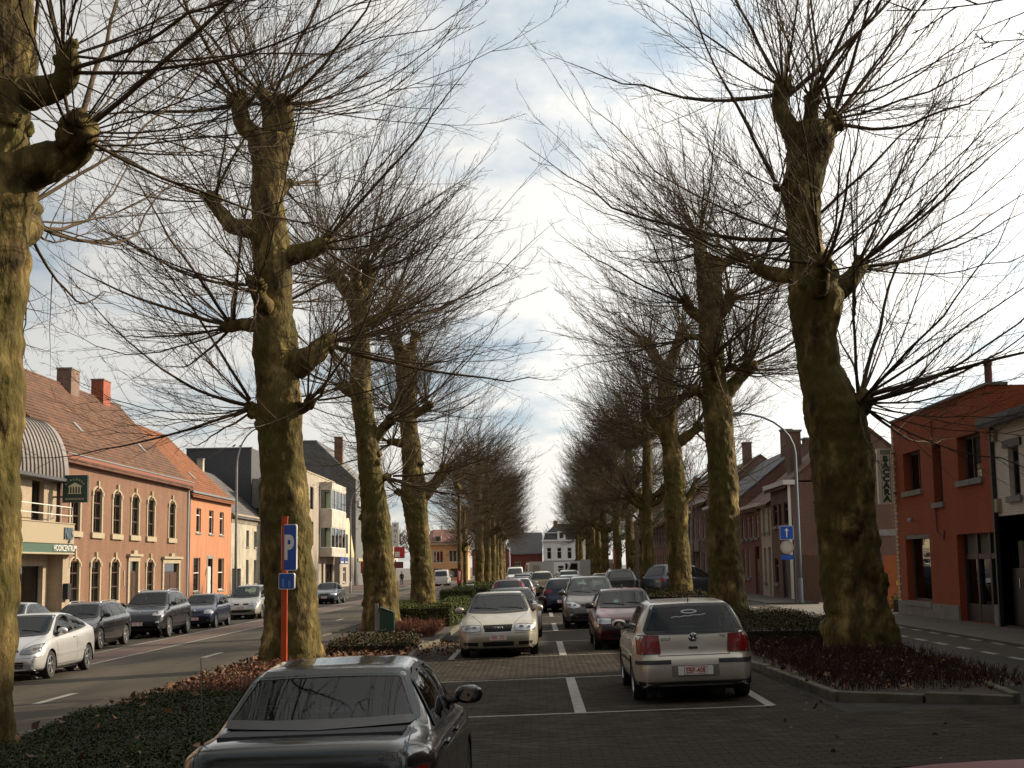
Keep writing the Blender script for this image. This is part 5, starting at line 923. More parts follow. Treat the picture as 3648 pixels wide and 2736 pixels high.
    def skylight(s, u, t, eave, ridge, setb, roof, w=.55, l=.9):
        sl = (ridge - eave) / setb; k = math.hypot(1, sl); mb = MB(); d0, v0 = -setb * t, eave + (ridge - eave) * t; d1, v1 = d0 - l / k, v0 + l * sl / k; nx, nv = sl / k * .12, 1 / k * .12
        V = [s.P(a, v + q * nv, d + q * nx) for q in (0, 1) for (a, v, d) in ((u, v0, d0), (u + w, v0, d0), (u + w, v1, d1), (u, v1, d1))]
        mb.add(V, [(0, 3, 2, 1), (4, 5, 6, 7), (0, 1, 5, 4), (1, 2, 6, 5), (2, 3, 7, 6), (3, 0, 4, 7)]); return mb.obj('skylight', M_zinc, roof)
def tile_roof(h, roof, m, eave, ridge, setb, over, tw, tl, named, u0=0., u1=None, hide=lambda u, t: False):
    """single tiles on the street slope: up to `named` as parts of the roof, the rest joined"""
    u1 = h.len if u1 is None else u1; sl = (ridge - eave) / setb; k = math.hypot(1, sl); SL = (setb + over) * k; up = Vector(h.P(0, sl / k, -1 / k)); nr = Vector(h.P(0, 1 / k, sl / k)); al = Vector(h.P(1, 0, 0))
    T = MB(); pr = [(-.5, .0), (-.25, .35), (0, .5), (.25, .35), (.5, .0)]; V = []
    for (yy, lift) in ((-.06, .060), (1.0, .012)):
        for x, b in pr: V.append((x * tw, yy * tl, lift + b * .05))
    for x, b in pr: V.append((x * tw, -.06 * tl, .0 + b * .03))
    T.add(V, [(i, i + 1, 6 + i, 5 + i) for i in range(4)] + [(10 + i, 11 + i, i + 1, i) for i in range(4)])
    e = Vector(h.P(0, eave - sl * over, over)); nrw = int(SL / tl); nc = int((u1 - u0) / tw); pos = []
    for j in range(nrw):
        for i in range(nc):
            u = u0 + (i + .5) * tw
            if hide(u, j / nrw): continue
            pos.append((e + al * u + up * (j * tl + .02), j, u))
    rot = Matrix((al, up, nr)).transposed().to_4x4(); tm = T.mesh('roof_tile'); tm.materials.append(m)
    pick = set(sorted(range(len(pos)), key=lambda q: pos[q][2])[:named])
    for q in pick:
        o = bpy.data.objects.new('roof_tile', tm); COL.objects.link(o); o.parent = roof; o.matrix_local = Matrix.Translation(pos[q][0] + nr * random.gauss(0, .004)) @ rot @ Matrix.Rotation(random.gauss(0, .012), 4, 'Z')
    Vb = np.array(T.v); Rm = np.array(rot)[:3, :3]; Vb = Vb @ Rm.T; rest = np.array([pos[q][0] + nr * random.gauss(0, .005) for q in range(len(pos)) if q not in pick])
    if len(rest):
        V = (Vb[None] + rest[:, None]).reshape(-1, 3); Q = (np.array(T.f)[None] + (np.arange(len(rest)) * len(Vb))[:, None, None]).reshape(-1, 4); o = link('roof_tiles', npmesh('roof_tiles', V, Q), m, roof); o['kind'] = 'stuff'
# ---- left side --------------------------------------------------------
b_red = brick('brick_salmon', (.20, .070, .034), (.125, .043, .022), (.165, .115, .072)); b_shop = brick('brick_cream', (.38, .30, .21), (.32, .245, .165), (.22, .16, .115))
H = House('brick_town_house', -29.1, 84.7, 116.4, 1, 'long brick town house with cream window surrounds and brown tiled roof')
Z = .275; wc = [87.6, 92.05, 96.4, 100.8, 105.0, 111.1]; lo = [87.7, 91.95, 96.2, 105.0]; holes = []
up_ = [(c - 84.7 - .9, c - 84.7 + .9, 4.6 + Z, 7.4 + Z) for c in wc]; lw = [(c - 84.7 - .9, c - 84.7 + .9, .05 + Z, 2.72 + Z) for c in lo]; d1 = (99.55 - 84.7, 101.65 - 84.7, .02, 2.75 + Z); d2 = (108.75 - 84.7, 113.3 - 84.7, .02, 2.62 + Z)
H.wall(b_red, 9.05 + Z, up_ + lw + [d1, d2], 11, .14)
for a in up_:
    w = H.window(a, M_brownw, None, None, M_cream, True, 1, (.35, .7), .14); H.part('sill', M_cream, [(a[0] - .38, a[1] + .38, a[2] - .36, a[2] - .002, -.14, .16)], w)
for a in lw: H.window(a, M_brownw, M_cream, None, M_cream, True, 1, (.36, .72), .14, sillw=.3)
H.door(d1, M_brownw, M_cream, .14); H.door(d2, M_brownw, M_cream, .14, fan=True)
H.part('cornice', mat('red_brown_cornice', (.19, .06, .03), .6), [(-.1, H.len + .1, 8.75 + Z, 9.05 + Z, -.1, .2), (-.1, H.len + .1, 9.05 + Z, 9.3 + Z, -.1, .45)]); H.part('gutter', M_zinc, [(-.1, H.len + .1, 9.302 + Z, 9.38 + Z, .3, .5)])
rf = H.gable_roof(9.4 + Z, 15.9 + Z, 6.0, M_tile_brown, .45, wallm=b_red); tile_roof(H, rf, M_tile_brown, 9.4 + Z, 15.9 + Z, 6.0, .45, .30, .36, 300)
mb = MB()
for i in range(80): u = i * H.len / 80; mb.lathe([(.13, 0), (.15, .38)], 8, 'y', (-6.0, u, 15.88 + Z))
mb.obj('ridge_tiles', M_tile_brown, rf, True)
H.chimney(102.5 - 84.7, -5.7, 14.6, 17.3, brick('brick_brown', (.16, .075, .05), (.11, .055, .035), (.2, .15, .12)), 1.9, 1.1); H.chimney(111.0 - 84.7, -5.9, 14.6, 17.6, mat('red_render', (.25, .06, .03), .8, var=.2), 1.9, 1.0)
for u, t in ((9.5, .33), (24.5, .30)): H.skylight(u, t, 9.4 + Z, 15.9 + Z, 6.0, rf)
H.part('downpipe', mat('gutter_white', (.5, .48, .44), .5), [(H.len - .35, H.len - .22, .1, 9.3 + Z, .02, .15)]); H.part('letter_plate', M_cream, [(13.6, 13.75, 1.3, 2.4, .002, .06)]); H.part('plinth', M_greys, [(0, 1.9, .0, .32, -.02, .05), (4.3, 6.2, 0, .32, -.02, .05)])
H = House('orange_house', -29.1, 116.5, 133.0, 1, 'orange rendered house with three upper windows next to the brick town house')
M_or = mat('orange_render', (.38, .16, .078), .9, var=.16, vscale=1.1, bump=.15, stretch=(1.5, 1.5, .3))
up_ = [(c - .95 - 116.5, c + .75 - 116.5, 5.27 + Z, 7.35 + Z) for c in (120.2, 124.9, 129.1)]; lw = [(118.5 - 116.5, 120.9 - 116.5, .25 + Z, 3.1 + Z), (127.7 - 116.5, 130.1 - 116.5, .25 + Z, 3.1 + Z)]; d1 = (123.6 - 116.5, 125.4 - 116.5, .02, 3.05 + Z)
H.wall(M_or, 8.6 + Z, up_ + lw + [d1], 11, .2)
for a in up_: H.window(a, M_whitew, M_greys, None, None, True, 0, (.72,), .2)
for a in lw: H.window(a, M_whitew, M_greys, None, None, True, 0, (.55,), .2)
H.door(d1, M_whitew, None, .2); H.part('door_frame', M_greys, [(d1[0] - .3, d1[0], .02, d1[3] + .3, -.1, .03), (d1[1], d1[1] + .3, .02, d1[3] + .3, -.1, .03), (d1[0], d1[1], d1[3], d1[3] + .3, -.1, .03)])
H.part('gutter', M_zinc, [(-.05, H.len, 8.55 + Z, 8.72 + Z, .15, .42)]); rf = H.gable_roof(8.7 + Z, 15.1 + Z, 6.6, M_tile_or, .4, wallm=M_or); tile_roof(H, rf, M_tile_or, 8.7 + Z, 15.1 + Z, 6.6, .4, .30, .36, 150); H.skylight(7.5, .22, 8.7 + Z, 15.1 + Z, 6.6, rf)
H.part('downpipe', M_zinc, [(.1, .22, .1, 8.6 + Z, .02, .14)])
H = House('grey_house', -29.1, 133.05, 151, 1, 'weathered grey house with arched ground floor windows left of the second trunk')
M_gr = mat('grey_render', (.34, .30, .235), .9, var=.25, vscale=.7, bump=.25, bscale=20); up_ = [(c - 133.05 - .65, c - 133.05 + .65, 4.33 + Z, 5.95 + Z) for c in (140.7, 144.6, 148.0)]; lw = [(c - 133.05 - .65, c - 133.05 + .65, .6 + Z, 3.0 + Z) for c in (140.7, 144.6, 148.0)]; d1 = (.6, 4.6, .02, 2.15 + Z)
H.wall(M_gr, 7.4 + Z, up_ + lw + [d1], 11, .3)
for a in up_ + lw: H.window(a, M_blackw, M_greys, None, None, False, 0, (.7,), .3)
H.door(d1, M_blackw, None, .3, False, fan=False, handle=False); H.part('dentil_band', M_gr, [(i * .5, i * .5 + .22, 6.55 + Z, 6.95 + Z, -.02, .1) for i in range(36)]); H.part('eave_board', M_cream, [(-.02, H.len, 7.1 + Z, 7.42 + Z, -.05, .3)])
rf = H.gable_roof(7.45 + Z, 12.3 + Z, 5.6, M_tile_grey, .35, wallm=M_gr); tile_roof(H, rf, M_tile_grey, 7.45 + Z, 12.3 + Z, 5.6, .35, .32, .4, 150); H.chimney(9, -5.2, 11, 13.6, M_gr, .7, .6)
# shop with rounded metal roof and balcony
H = House('hearing_shop', -29.1, 70.0, 84.6, 1, 'cream brick shop with rounded metal roof, balcony and green sign band', 'shop')
e = H.len; sh = (e - 9.0, e - 2.4, .25, 2.7); uw = (e - 4.6, e - 2.6, 5.2, 7.7); H.wall(b_shop, 8.3, [sh, uw], 11, .35)
H.window(sh, M_blackw, None, None, None, False, 1, (), .35, name='shop_window'); H.window(uw, M_brownw, None, None, None, True, 0, (), .35, name='balcony_door')
mb = MB(); n = 12; V = []
for u in (-.2, e - .3):
    for k in range(n + 1): a = math.pi / 2 * k / n; V.append(H.P(u, 7.9 + 3.6 * math.sin(a), 1.9 * math.cos(a) - 1.2))
mb.add(V, [(k, k + 1, n + 2 + k, n + 1 + k) for k in range(n)] + [tuple(range(n + 1, 2 * n + 2))]); rf = mb.obj('curved_roof', M_metal, H.root, 30)
for i in range(22):
    m2 = MB(); u = .3 + i * .62
    if u < e - .35: m2.tube([H.P(u, 7.9 + 3.6 * math.sin(math.pi / 2 * k / n), 1.93 * math.cos(math.pi / 2 * k / n) - 1.19) for k in range(n + 1)], .04, 4); m2.obj('roof_seam', M_blackw, rf)
H.part('roof_edge', M_slate, [(-.2, e + .1, 7.72, 7.9, -1, .9)]); H.part('side_roof', M_slate, [(e - .3, e + .1, 7.9, 9.6, -3, -.4)])
def roundbox(u0, u1, v0, v1, d, r=1.1, n=8):
    pts = [(u0, -.05), (u0, d)] + [(u1 - r + r * math.sin(a), d - r + r * math.cos(a)) for a in np.linspace(0, math.pi / 2, n)] + [(u1, -.05)]; mb = MB(); mb.prism(pts, lambda a, b: H.P(a, v0, b), lambda a, b: H.P(a, v1, b)); return mb
bal = roundbox(2, e - .1, 3.98, 5.15, 1.35).obj('balcony', mat('cream_panel', (.31, .25, .165), .5), H.root, 30); roundbox(2, e - .1, 3.45, 3.978, 1.3).obj('sign_band', mat('green_band', (.05, .09, .065), .5), H.root, 30); roundbox(2, e - .1, 3.36, 3.448, 1.4).obj('canopy_edge', M_cream, H.root, 30); roundbox(2, e - .1, 5.152, 5.2, 1.4).obj('balcony_cap', M_cream, H.root, 30)
for v in (5.65, 6.15): m2 = MB(); m2.tube([H.P(2, v, 1.25), H.P(e - 1.2, v, 1.25), H.P(e - .5, v, 1.0), H.P(e - .2, v, .3)], .03, 6); m2.obj('balcony_rail', M_whitew, bal)
for u in (e - 1.2, e - 3.2, e - 5.2): m2 = MB(); m2.tube([H.P(u, 5.2, 1.25), H.P(u, 6.15, 1.25)], .025, 6); m2.obj('rail_post', M_whitew, bal)
text('shop_name', 'NIJS', .95, mat('sign_blue_grey', (.10, .13, .16), .4), H.root, H.P(e - 2.2, 4.55, 1.4), (math.pi / 2, 0, math.pi / 2), extrude=.05, xs=.9, bold=.02); text('shop_lettering', 'HOORCENTRUM', .50, M_whitew, H.root, H.P(e - 2.55, 3.70, 1.34), (math.pi / 2, 0, math.pi / 2), extrude=.02, bold=.002, xs=1.05)
H.part('corner_pier', b_shop, [(e - 1.6, e - .55, 0, 3.36, -.05, .9)]); H.part('letter_box', M_blackw, [(e - 1.5, e - .9, .7, 1.65, .902, 1.2)]); H.part('downpipe', M_brownw, [(e - .35, e - .1, 0, 8.2, .01, .2)])
t = thing('hanging_sign', (-29.1 + 1.35, 83.6, 6.2), 'dark green hanging sign with white columned temple emblem above the shop', 'sign')
mb = MB(); mb.box(-.75, .75, -.14, .14, 0, 1.65); sg = mb.obj('sign_board', mat('sign_green', (.012, .035, .03), .4), t); M_gold = mat('sign_gold', (.50, .45, .30), .5)
mb = MB(); mb.prism([(-.42, .98), (.42, .98), (0, 1.2)], lambda a, b: (a, -.145, b), lambda a, b: (a, -.155, b)); mb.box(-.42, .42, -.155, -.145, .93, .972); mb.box(-.42, .42, -.155, -.145, .52, .56)
for k in range(5): mb.box(-.36 + k * .165, -.30 + k * .165, -.155, -.145, .565, .925)
mb.obj('emblem', M_gold, sg)
for k, ch in enumerate('DIALOGUE'):
    a = math.pi * (.82 - .64 * k / 7); o = text('sign_letter', ch, .17, M_gold, sg, (.62 * math.cos(a), -.15, .78 + .62 * math.sin(a)), (math.pi / 2, 0, 0), extrude=.006); o.rotation_euler = (math.pi / 2, math.pi / 2 - a, 0)
text('sign_lettering', 'HOORCENTRUM', .15, M_gold, sg, (0, -.15, .2), (math.pi / 2, 0, 0), extrude=.006); mb = MB(); mb.box(-1.35, -.75, -.04, .04, 1.2, 1.3); mb.box(-1.35, -.75, -.04, .04, .3, .4); mb.obj('bracket', M_blackw, t)
# buildings farther down on the left
H = House('dark_slate_block', 150, -37.8, -30.7, 1, 'tall dark flat-topped block rising behind the orange house', 'building', z=-.375, ax='y'); H.wall(M_slate, 15.5, [], 14); H.part('parapet_cap', M_zinc, [(-.1, H.len + .1, 15.5, 15.6, -.3, .1)]); H.part('roof_box', M_greys, [(H.len - .2, H.len + 1.4, 9, 12.2, -3, -.5)])
H = House('slate_gable_house', 186, -35.4, -24.0, 1, 'large grey slate-clad building behind the house with bay windows', 'building', z=-.375, ax='y')
mb = MB(); mb.prism([(0, 0), (0, 19.4), (6.1, 19.4), (11.4, 14.2), (11.4, 0)], lambda a, b: H.P(a, b, 0), lambda a, b: H.P(a, b, -16)); mb.obj('wall', mat('slate_cladding', (.10, .10, .095), .7, var=.2, vscale=1.5, bump=.3, bscale=10), H.root); H.part('roof_edge', M_zinc, [(-.1, 6.2, 19.4, 19.55, -16, .15)]); H.chimney(8.9, -1.5, 15.5, 20.0, b_red, 1.1, .8)
M_conc = mat('pale_render', (.28, .235, .185), .9, var=.15, vscale=.6, bump=.15); M_conc2 = mat('bay_concrete', (.42, .37, .32), .9, var=.2, vscale=.9)
H = House('bay_window_house', -24.2, 147.0, 165.8, 1, 'pale modern house with stacked bay windows right of the second trunk', 'building'); H.root.scale = (1.1, 1.1, 1.1)
hl = [(2.2, 4.3, 7.9, 10.1), (2.2, 4.3, 4.4, 6.7), (9.5, 11, .02, 2.6), (12.2, 17.5, .6, 2.6)]; H.wall(M_conc, 11.4, hl, 4.0, .2)
for a in hl[:2]: H.window(a, M_blackw, None, None, None, True, 0, (), .2)
H.door(hl[2], M_blackw, None, .2, False); H.window(hl[3], M_blackw, None, None, None, False, 2, (), .2, name='shop_window'); H.part('parapet_cap', M_cream, [(-.05, H.len + .05, 11.4, 11.52, -4, .06)])
bay = H.part('bay', M_conc2, [(8.0, 18.6, 3.3, 4.17, .02, 1.3), (8.0, 18.6, 6.3, 8.08, .02, 1.3), (8.0, 18.6, 10.16, 10.85, .02, 1.3)])
for (v0, v1) in ((4.172, 6.298), (8.082, 10.158)):
    f = H.part('bay_window', M_whitew, [(8.05, 18.55, v0, v0 + .08, .05, 1.25), (8.05, 18.55, v1 - .08, v1, .05, 1.25)] + [(8.05 + i * 2.61, 8.15 + i * 2.61, v0 + .08, v1 - .08, 1.15, 1.25) for i in range(5)] + [(8.05, 8.15, v0 + .08, v1 - .08, .05, .15)]); H.part('pane', M_wglass, [(8.12, 18.5, v0 + .08, v1 - .08, 1.18, 1.19), (8.08, 8.10, v0 + .08, v1 - .08, .1, 1.18)], f); H.part('blind', M_curt, [(8.5, 12.5, v0 + .1, v1 - .1, .6, .62), (15.5, 18.2, v0 + .1, v1 - .1, .6, .62)], f)
for u in (13.6, 17.0):
    s2 = H.part('shop_sign', mat('sign_blue', (.03, .06, .22), .4), [(u, u + 2.6, 2.55, 3.28, 1.31, 1.4)]); H.part('sign_stripe', M_whitew, [(u + .2, u + 2.4, 2.68, 2.8, 1.402, 1.41)], s2)
H = House('small_gabled_house', -24.2, 172.3, 185.7, 1, 'small house with cream gable beside the bay window house'); H.root.scale = (1.1, 1.1, 1.1)
H.wall(M_conc, 3.35, [(2.5, 5.2, .5, 2.2), (8.2, 9.8, .02, 2.3)], 8); H.window((2.5, 5.2, .5, 2.2), M_whitew, M_greys); H.door((8.2, 9.8, .02, 2.3), M_brownw, None, fan=False)
mb = MB(); mb.prism([(.2, 3.352), (12.9, 3.352), (7.6, 7.9), (5.9, 7.9)], lambda a, b: H.P(a, b, 0), lambda a, b: H.P(a, b, -.4)); mb.obj('gable', mat('cream_render', (.56, .47, .29), .9, var=.12), H.root); mb = MB(); mb.prism([(-.3, 3.2), (5.9, 8.0), (7.6, 8.0), (13.5, 3.2)], lambda a, b: H.P(a, b, -.41), lambda a, b: H.P(a, b, -8)); mb.obj('roof', M_tile_or, H.root); H.part('window', M_blackw, [(4.8, 6.6, 3.8, 6.0, .0, .05)])
H = House('brick_shop_house', -24.2, 187.3, 199.1, 1, 'three-storey orange brick house with white cornice left of the third trunk', 'house'); H.root.scale = (1.1, 1.1, 1.1)
hl = [(2.6 + i * 4.4, 4.6 + i * 4.4, a, b) for (a, b) in ((7.2, 8.9), (4.0, 6.3)) for i in range(2)] + [(1.5, 6.5, .5, 2.6)]; H.wall(brick('brick_orange', (.36, .13, .07), (.30, .10, .055), (.3, .2, .15)), 9.6, hl, 8)
for a in hl[:4]: H.window(a, M_brownw, M_cream, None, None, True, 0, ())
H.window(hl[4], M_whitew, M_cream, None, None, True, 1, (), name='shop_window'); H.part('cornice', M_whitew, [(-.1, H.len + .1, 9.6, 10.2, -.3, .5)]); H.part('shop_fascia', M_cream, [(.5, 11, 2.9, 3.3, .002, .3)]); H.gable_roof(10.2, 12.2, 4, M_slate, .2)
for i, (y0, y1, h, m, lab) in enumerate(((200.6, 215.4, 11.5, M_conc, 'tall pale apartment house with balconies behind the third trunk'), (217, 233.8, 9.0, M_cream, 'cream townhouse at the far left with small balconies'))):
    H = House('apartment_house', -23.6, y0, y1, 1, lab, 'building'); hl = [(1.5 + k * 4.5, 4 + k * 4.5, v, v + 1.8) for v in (3.8, 6.6) for k in range(3)] + [(2, 12, .4, 2.7)]; H.wall(m, h, hl, 8)
    for a in hl: H.window(a, M_blackw, None, None, None, False, 1, ())
    for v in (3.3, 6.1, 8.7)[:3 - i]: H.part('balcony', M_conc2, [(1, 9, v, v + .15, .02, 1.3), (1, 9, v + .15, v + 1.0, 1.2, 1.3)])
    H.gable_roof(h + .02, h + 2.4, 4, M_slate, .3)
t = thing('shop_sign_stack', (-19.7, 196, -.3), 'stack of red and blue shop signs with a vertical white board reading PHIL', 'sign')
MB().box(-.5, .5, -.1, .1, 5.2, 8.6).obj('white_board', M_whitew, t)
for k, ch in enumerate('PHIL'): text('sign_letter', ch, .62, mat('letter_blue', (.03, .06, .2), .5), t, (0, -.11, 8.1 - k * .72), (math.pi / 2, 0, 0), extrude=.01, bold=.01)
MB().box(-.2, 1.3, -.1, .1, 3.6, 5.15).obj('red_board', mat('sign_red', (.4, .02, .025), .5), t); MB().box(-.05, .6, -.12, -.102, 3.8, 4.5).obj('sign_panel', M_whitew, t); MB().box(-.2, 1.1, -.1, .1, 2.2, 3.1).obj('dark_board', mat('sign_brown', (.12, .02, .02), .5), t); MB().box(-.08, .08, -.05, .05, .1, 3.4).obj('post', M_zinc, t)
# ---- far end ----------------------------------------------------------
H = House('mansard_house', 290, 1.6, 13.4, 1, 'white house with dark mansard roof closing the far end of the street', 'house', z=.0, ax='y'); M_fw = mat('far_white_render', (.58, .57, .55), .9, var=.1)
hl = [(.7 + k * 2.1, 1.6 + k * 2.1, 3.3, 5.6) for k in range(6)] + [(.8, 1.7, .05, 1.9), (2.9, 4.1, .05, 1.9), (4.8, 5.7, .05, 2.0), (7.0, 10.5, .4, 1.9)]; H.wall(M_fw, 6.9, hl, 10, .2)
for a in hl: H.window(a, M_whitew, None, None, None, True, 0, (.65,), .2)
H.part('cornice', M_fw, [(-.4, H.len + .4, 6.9, 7.25, -.3, .5)]); H.part('string_course', M_greys, [(0, H.len, 2.75, 2.95, -.1, .08)])
mb = MB(); mb.prism([(0, 7.25), (.35, 8.6), (11.45, 8.6), (11.8, 7.25)], lambda a, b: H.P(a, b, -(b - 7.25) * .3), lambda a, b: H.P(a, b, -9)); mb.obj('mansard_roof', M_slate, H.root); H.part('roof_cornice', M_fw, [(.2, 11.6, 8.6, 8.75, -9, -.2)])
mb = MB(); mb.prism([(.6, 8.75), (2.7, 10.6), (9, 10.6), (11.2, 8.75)], lambda a, b: H.P(a, b, -1.2 - (b - 8.75) * .6), lambda a, b: H.P(a, b, -8)); mb.obj('upper_roof', M_slate, H.root)
dm = H.part('dormer', M_fw, [(2.9, 4.6, 7.3, 8.95, -1.2, .1)]); H.part('dormer_window', M_blackw, [(3.35, 4.15, 7.5, 8.7, .101, .12)], dm); H.chimney(2.6, -2, 9.4, 11.1, b_red, .9, .6)
H = House('brick_end_house', 300, -5.5, 1.4, 1, 'low red brick house with dark roof left of the white mansard house', 'house', z=.0, ax='y'); H.wall(mat('far_brick', (.20, .06, .045), .9, var=.2), 4.4, [(1, 2.2, .9, 2.6), (3.6, 4.8, .9, 2.6)], 9)
for a in ((1, 2.2, .9, 2.6), (3.6, 4.8, .9, 2.6)): H.window(a, M_whitew, None, M_cream, None, False)
mb = MB(); mb.prism([(0, 4.4), (0, 4.5), (6.9, 4.5), (6.9, 4.4)], lambda a, b: H.P(a, b, .4), lambda a, b: H.P(a, b + 4.6, -4)); mb.obj('roof', M_slate, H.root)
for u in (.9, 5.0): mb = MB(); mb.prism([(u, 5.2), (u + .9, 5.2), (u + 1.1, 6.0), (u + .2, 6.0)], lambda a, b: H.P(a, b, -.45 - (b - 5.2) * .95 + .12), lambda a, b: H.P(a, b, -.45 - (b - 5.2) * .95)); mb.obj('skylight', M_zinc, H.root)
H = House('brick_gable_house', 296, -13.5, -5.7, 1, 'dark red brick building behind the far left trunks', 'house', z=.0, ax='y'); H.wall(mat('far_brick2', (.17, .05, .04), .9, var=.2), 5.2, [(2, 3.2, .9, 2.5), (4.2, 5.4, .9, 2.5)], 9)
for a in ((2, 3.2, .9, 2.5), (4.2, 5.4, .9, 2.5)): H.window(a, M_whitew, None, M_cream, None, False)
mb = MB(); mb.prism([(-.2, 5.2), (3.9, 8.6), (8.0, 5.2)], lambda a, b: H.P(a, b, .2), lambda a, b: H.P(a, b, -9)); mb.obj('roof', M_slate, H.root)
H = House('orange_villa', 238, -18.4, -11.6, 1, 'orange villa with arched triple window and dormered pink roof', 'house', z=-.3, ax='y'); hl = [(.9, 2.6, 3.0, 5.0), (3.6, 5.6, 3.1, 5.1), (1, 2.4, .5, 2.0), (3.8, 5.2, .5, 2.0)]; H.wall(mat('villa_render', (.50, .28, .14), .9, var=.15), 6.0, hl, 8)
for a in hl: H.window(a, M_whitew if a[2] > 2 else M_blackw, None, None, None, False, 2, ())
H.part('eaves', M_cream, [(-.5, H.len + .5, 6.0, 6.3, -.2, .6)]); mb = MB(); mb.prism([(0, 6.3), (6.8, 6.3), (6.0, 6.5), (.8, 6.5)], lambda a, b: H.P(a, b, .4), lambda a, b: H.P(.8 + (a - .8) * .8, b + 2.2, -3.5)); mb.obj('roof', mat('villa_roof', (.20, .10, .085), .8, var=.2), H.root)
for u in (1.2, 4.6): dm = H.part('dormer', M_cream, [(u, u + 1.1, 6.45, 7.6, -1.2, .1)]); H.part('dormer_window', M_blackw, [(u + .2, u + .9, 6.7, 7.4, .101, .12)], dm)
# ---- right side -------------------------------------------------------
b_pr = brick('brick_painted_red', (.30, .066, .020), (.27, .058, .017), (.22, .048, .014), bump=.5, dirt=.12); b_wh = brick('brick_painted_white', (.62, .58, .50), (.60, .56, .48), (.50, .46, .40), bump=.5, dirt=.1); b_dk = brick('brick_dark', (.15, .066, .042), (.11, .05, .034), (.13, .10, .08)); zR = .295
H = House('red_brick_bar', 12.14, 36.95, 47.2, -1, 'flat-roofed orange-red painted brick building with vertical sign at its corner', 'building'); y0 = 36.95
def wz(a, b, c, d): return (a - y0, b - y0, c - zR, d - zR)
hl = [wz(43.85, 45.9, 4.25, 5.5), wz(41.6, 42.55, 3.75, 5.5), wz(37.9, 40.0, 4.25, 5.5), wz(43.3, 46.1, .75, 2.85), wz(37.0, 40.5, .30, 2.75)]
H.wall(b_pr, 6.35, hl, 10, .3); M_fr = mat('dark_frame', (.045, .05, .05), .5)
H.window(hl[0], M_fr, M_greys, None, None, False, 1, (), .3); H.window(hl[1], M_fr, M_greys, None, None, False, 0, (), .3); H.window(hl[2], M_fr, M_greys, None, None, False, 2, (), .3); H.window(hl[3], M_fr, M_greys, None, None, False, 0, (), .3, name='shop_window', pane=M_wglass)
H.part('blind', mat('blind', (.30, .31, .27), .8), [(hl[3][0] + .1, hl[3][1] - .1, .5, 1.6, -.45, -.42)]); H.part('roller_box', M_greys, [(hl[3][0], hl[3][1], 2.42, 2.55, -.25, -.02)])
a = hl[4]; H.part('door', M_blackw, [(a[0], a[0] + .12, .01, a[3], -.3, -.2), (a[0] + 1.1, a[0] + 1.25, .01, a[3], -.3, -.18), (a[0] + 2.2, a[0] + 2.35, .01, a[3], -.3, -.18), (a[1] - .12, a[1], .01, a[3], -.3, -.2), (a[0], a[1], 1.75, 1.9, -.31, -.19), (a[0], a[1], .01, .5, -.31, -.19)]); H.part('pane', M_wglass, [(a[0] + .1, a[1] - .1, .5, 1.75, -.27, -.262)]); H.part('entrance_interior', M_dark, [(a[0] - .1, a[1] + .1, 0, 2.6, -1.4, -1.35)]); H.part('fanlight_panel', mat('taupe', (.09, .08, .065), .7), [(a[0], a[1], 1.9, a[3], -.28, -.26)])
H.part('plinth', M_greys, [(a[1] + .002, H.len - .02, 0, .42, -.02, .06)]); H.part('parapet_cap', mat('lead', (.09, .085, .08), .6), [(-.05, H.len + .05, 6.35, 6.43, -.5, .06)]); H.part('panelling', M_greys, [(-.05, .35, 0, .55, -.05, .08)])
H.part('quoin', mat('cream_brick', (.42, .36, .25), .85), [(H.len - (.30 if k % 2 else .20), H.len + .02, k * .13, k * .13 + .105, -.05, .022) for k in range(48)]); H.part('corner_infill', mat('mortar_brown', (.13, .08, .05), .9), [(H.len - .19, H.len + .012, 0, 6.34, -.04, .012)])
m2 = MB(); m2.tube([H.P(a[0] + 5.3, 5.95, .05), H.P(a[0] + 5.3, 3.0, .05), H.P(a[0] + 5.25, 2.55, .05), H.P(a[0] + 4.6, 2.35, .05), H.P(a[0] + 4.5, 2.6, .05)], .025, 6); m2.obj('cable_pipe', mat('pipe_red', (.16, .04, .02), .7), H.root)
for u, v in ((7.5, 3.0), (5.85, 1.9)): m2 = MB(); m2.lathe([(.001, 0), (.07, 0), (.07, .3), (.001, .3)], 12, 'y', H.P(u, v, .2)); m2.obj('wall_lamp', M_zinc, H.root)
m2 = MB(); m2.lathe([(.11, 0), (.11, 1.0), (.13, 1.0), (.13, 1.1)], 14, 'z', H.P(3.6, 6.4, -1.2)); m2.obj('flue', mat('flue_grey', (.09, .09, .09), .7), H.root, True)
t = thing('projecting_sign', (11.78, 47.0, 3.92), 'tall cream sign with green letters BACCARA at the corner of the red building', 'sign'); MB().box(-.24, .24, -.10, .10, 0, 1.86).obj('sign_case', mat('sign_cream', (.72, .68, .54), .5), t)
for k, ch in enumerate('BACCARA'): text('sign_letter', ch, .265, mat('letter_green', (.015, .085, .03), .5), t, (.03, -.105, 1.50 - k * .222), (math.pi / 2, 0, 0), extrude=.006, bold=.018, xs=1.15)
for xx in (-.11, .17): MB().box(xx - .008, xx + .008, -.108, -.101, .04, 1.62).obj('sign_stripe', mat('stripe_red', (.25, .05, .04), .5), t)
MB().box(-.14, .2, -.112, -.101, 1.66, 1.82).obj('sign_panel', mat('panel_grey', (.22, .25, .2), .5), t); MB().box(-.24, -.19, -.115, -.102, 0, 1.86).obj('sign_edge', M_whitew, t)
for z in (.35, 1.7): MB().box(.24, .36, -.03, .03, z - .02, z + .02).obj('bracket', M_blackw, t)
H = House('white_brick_house', 12.14, 30.4, 36.9, -1, 'white painted brick house with black ground floor at the right edge', 'house'); y0 = 30.4
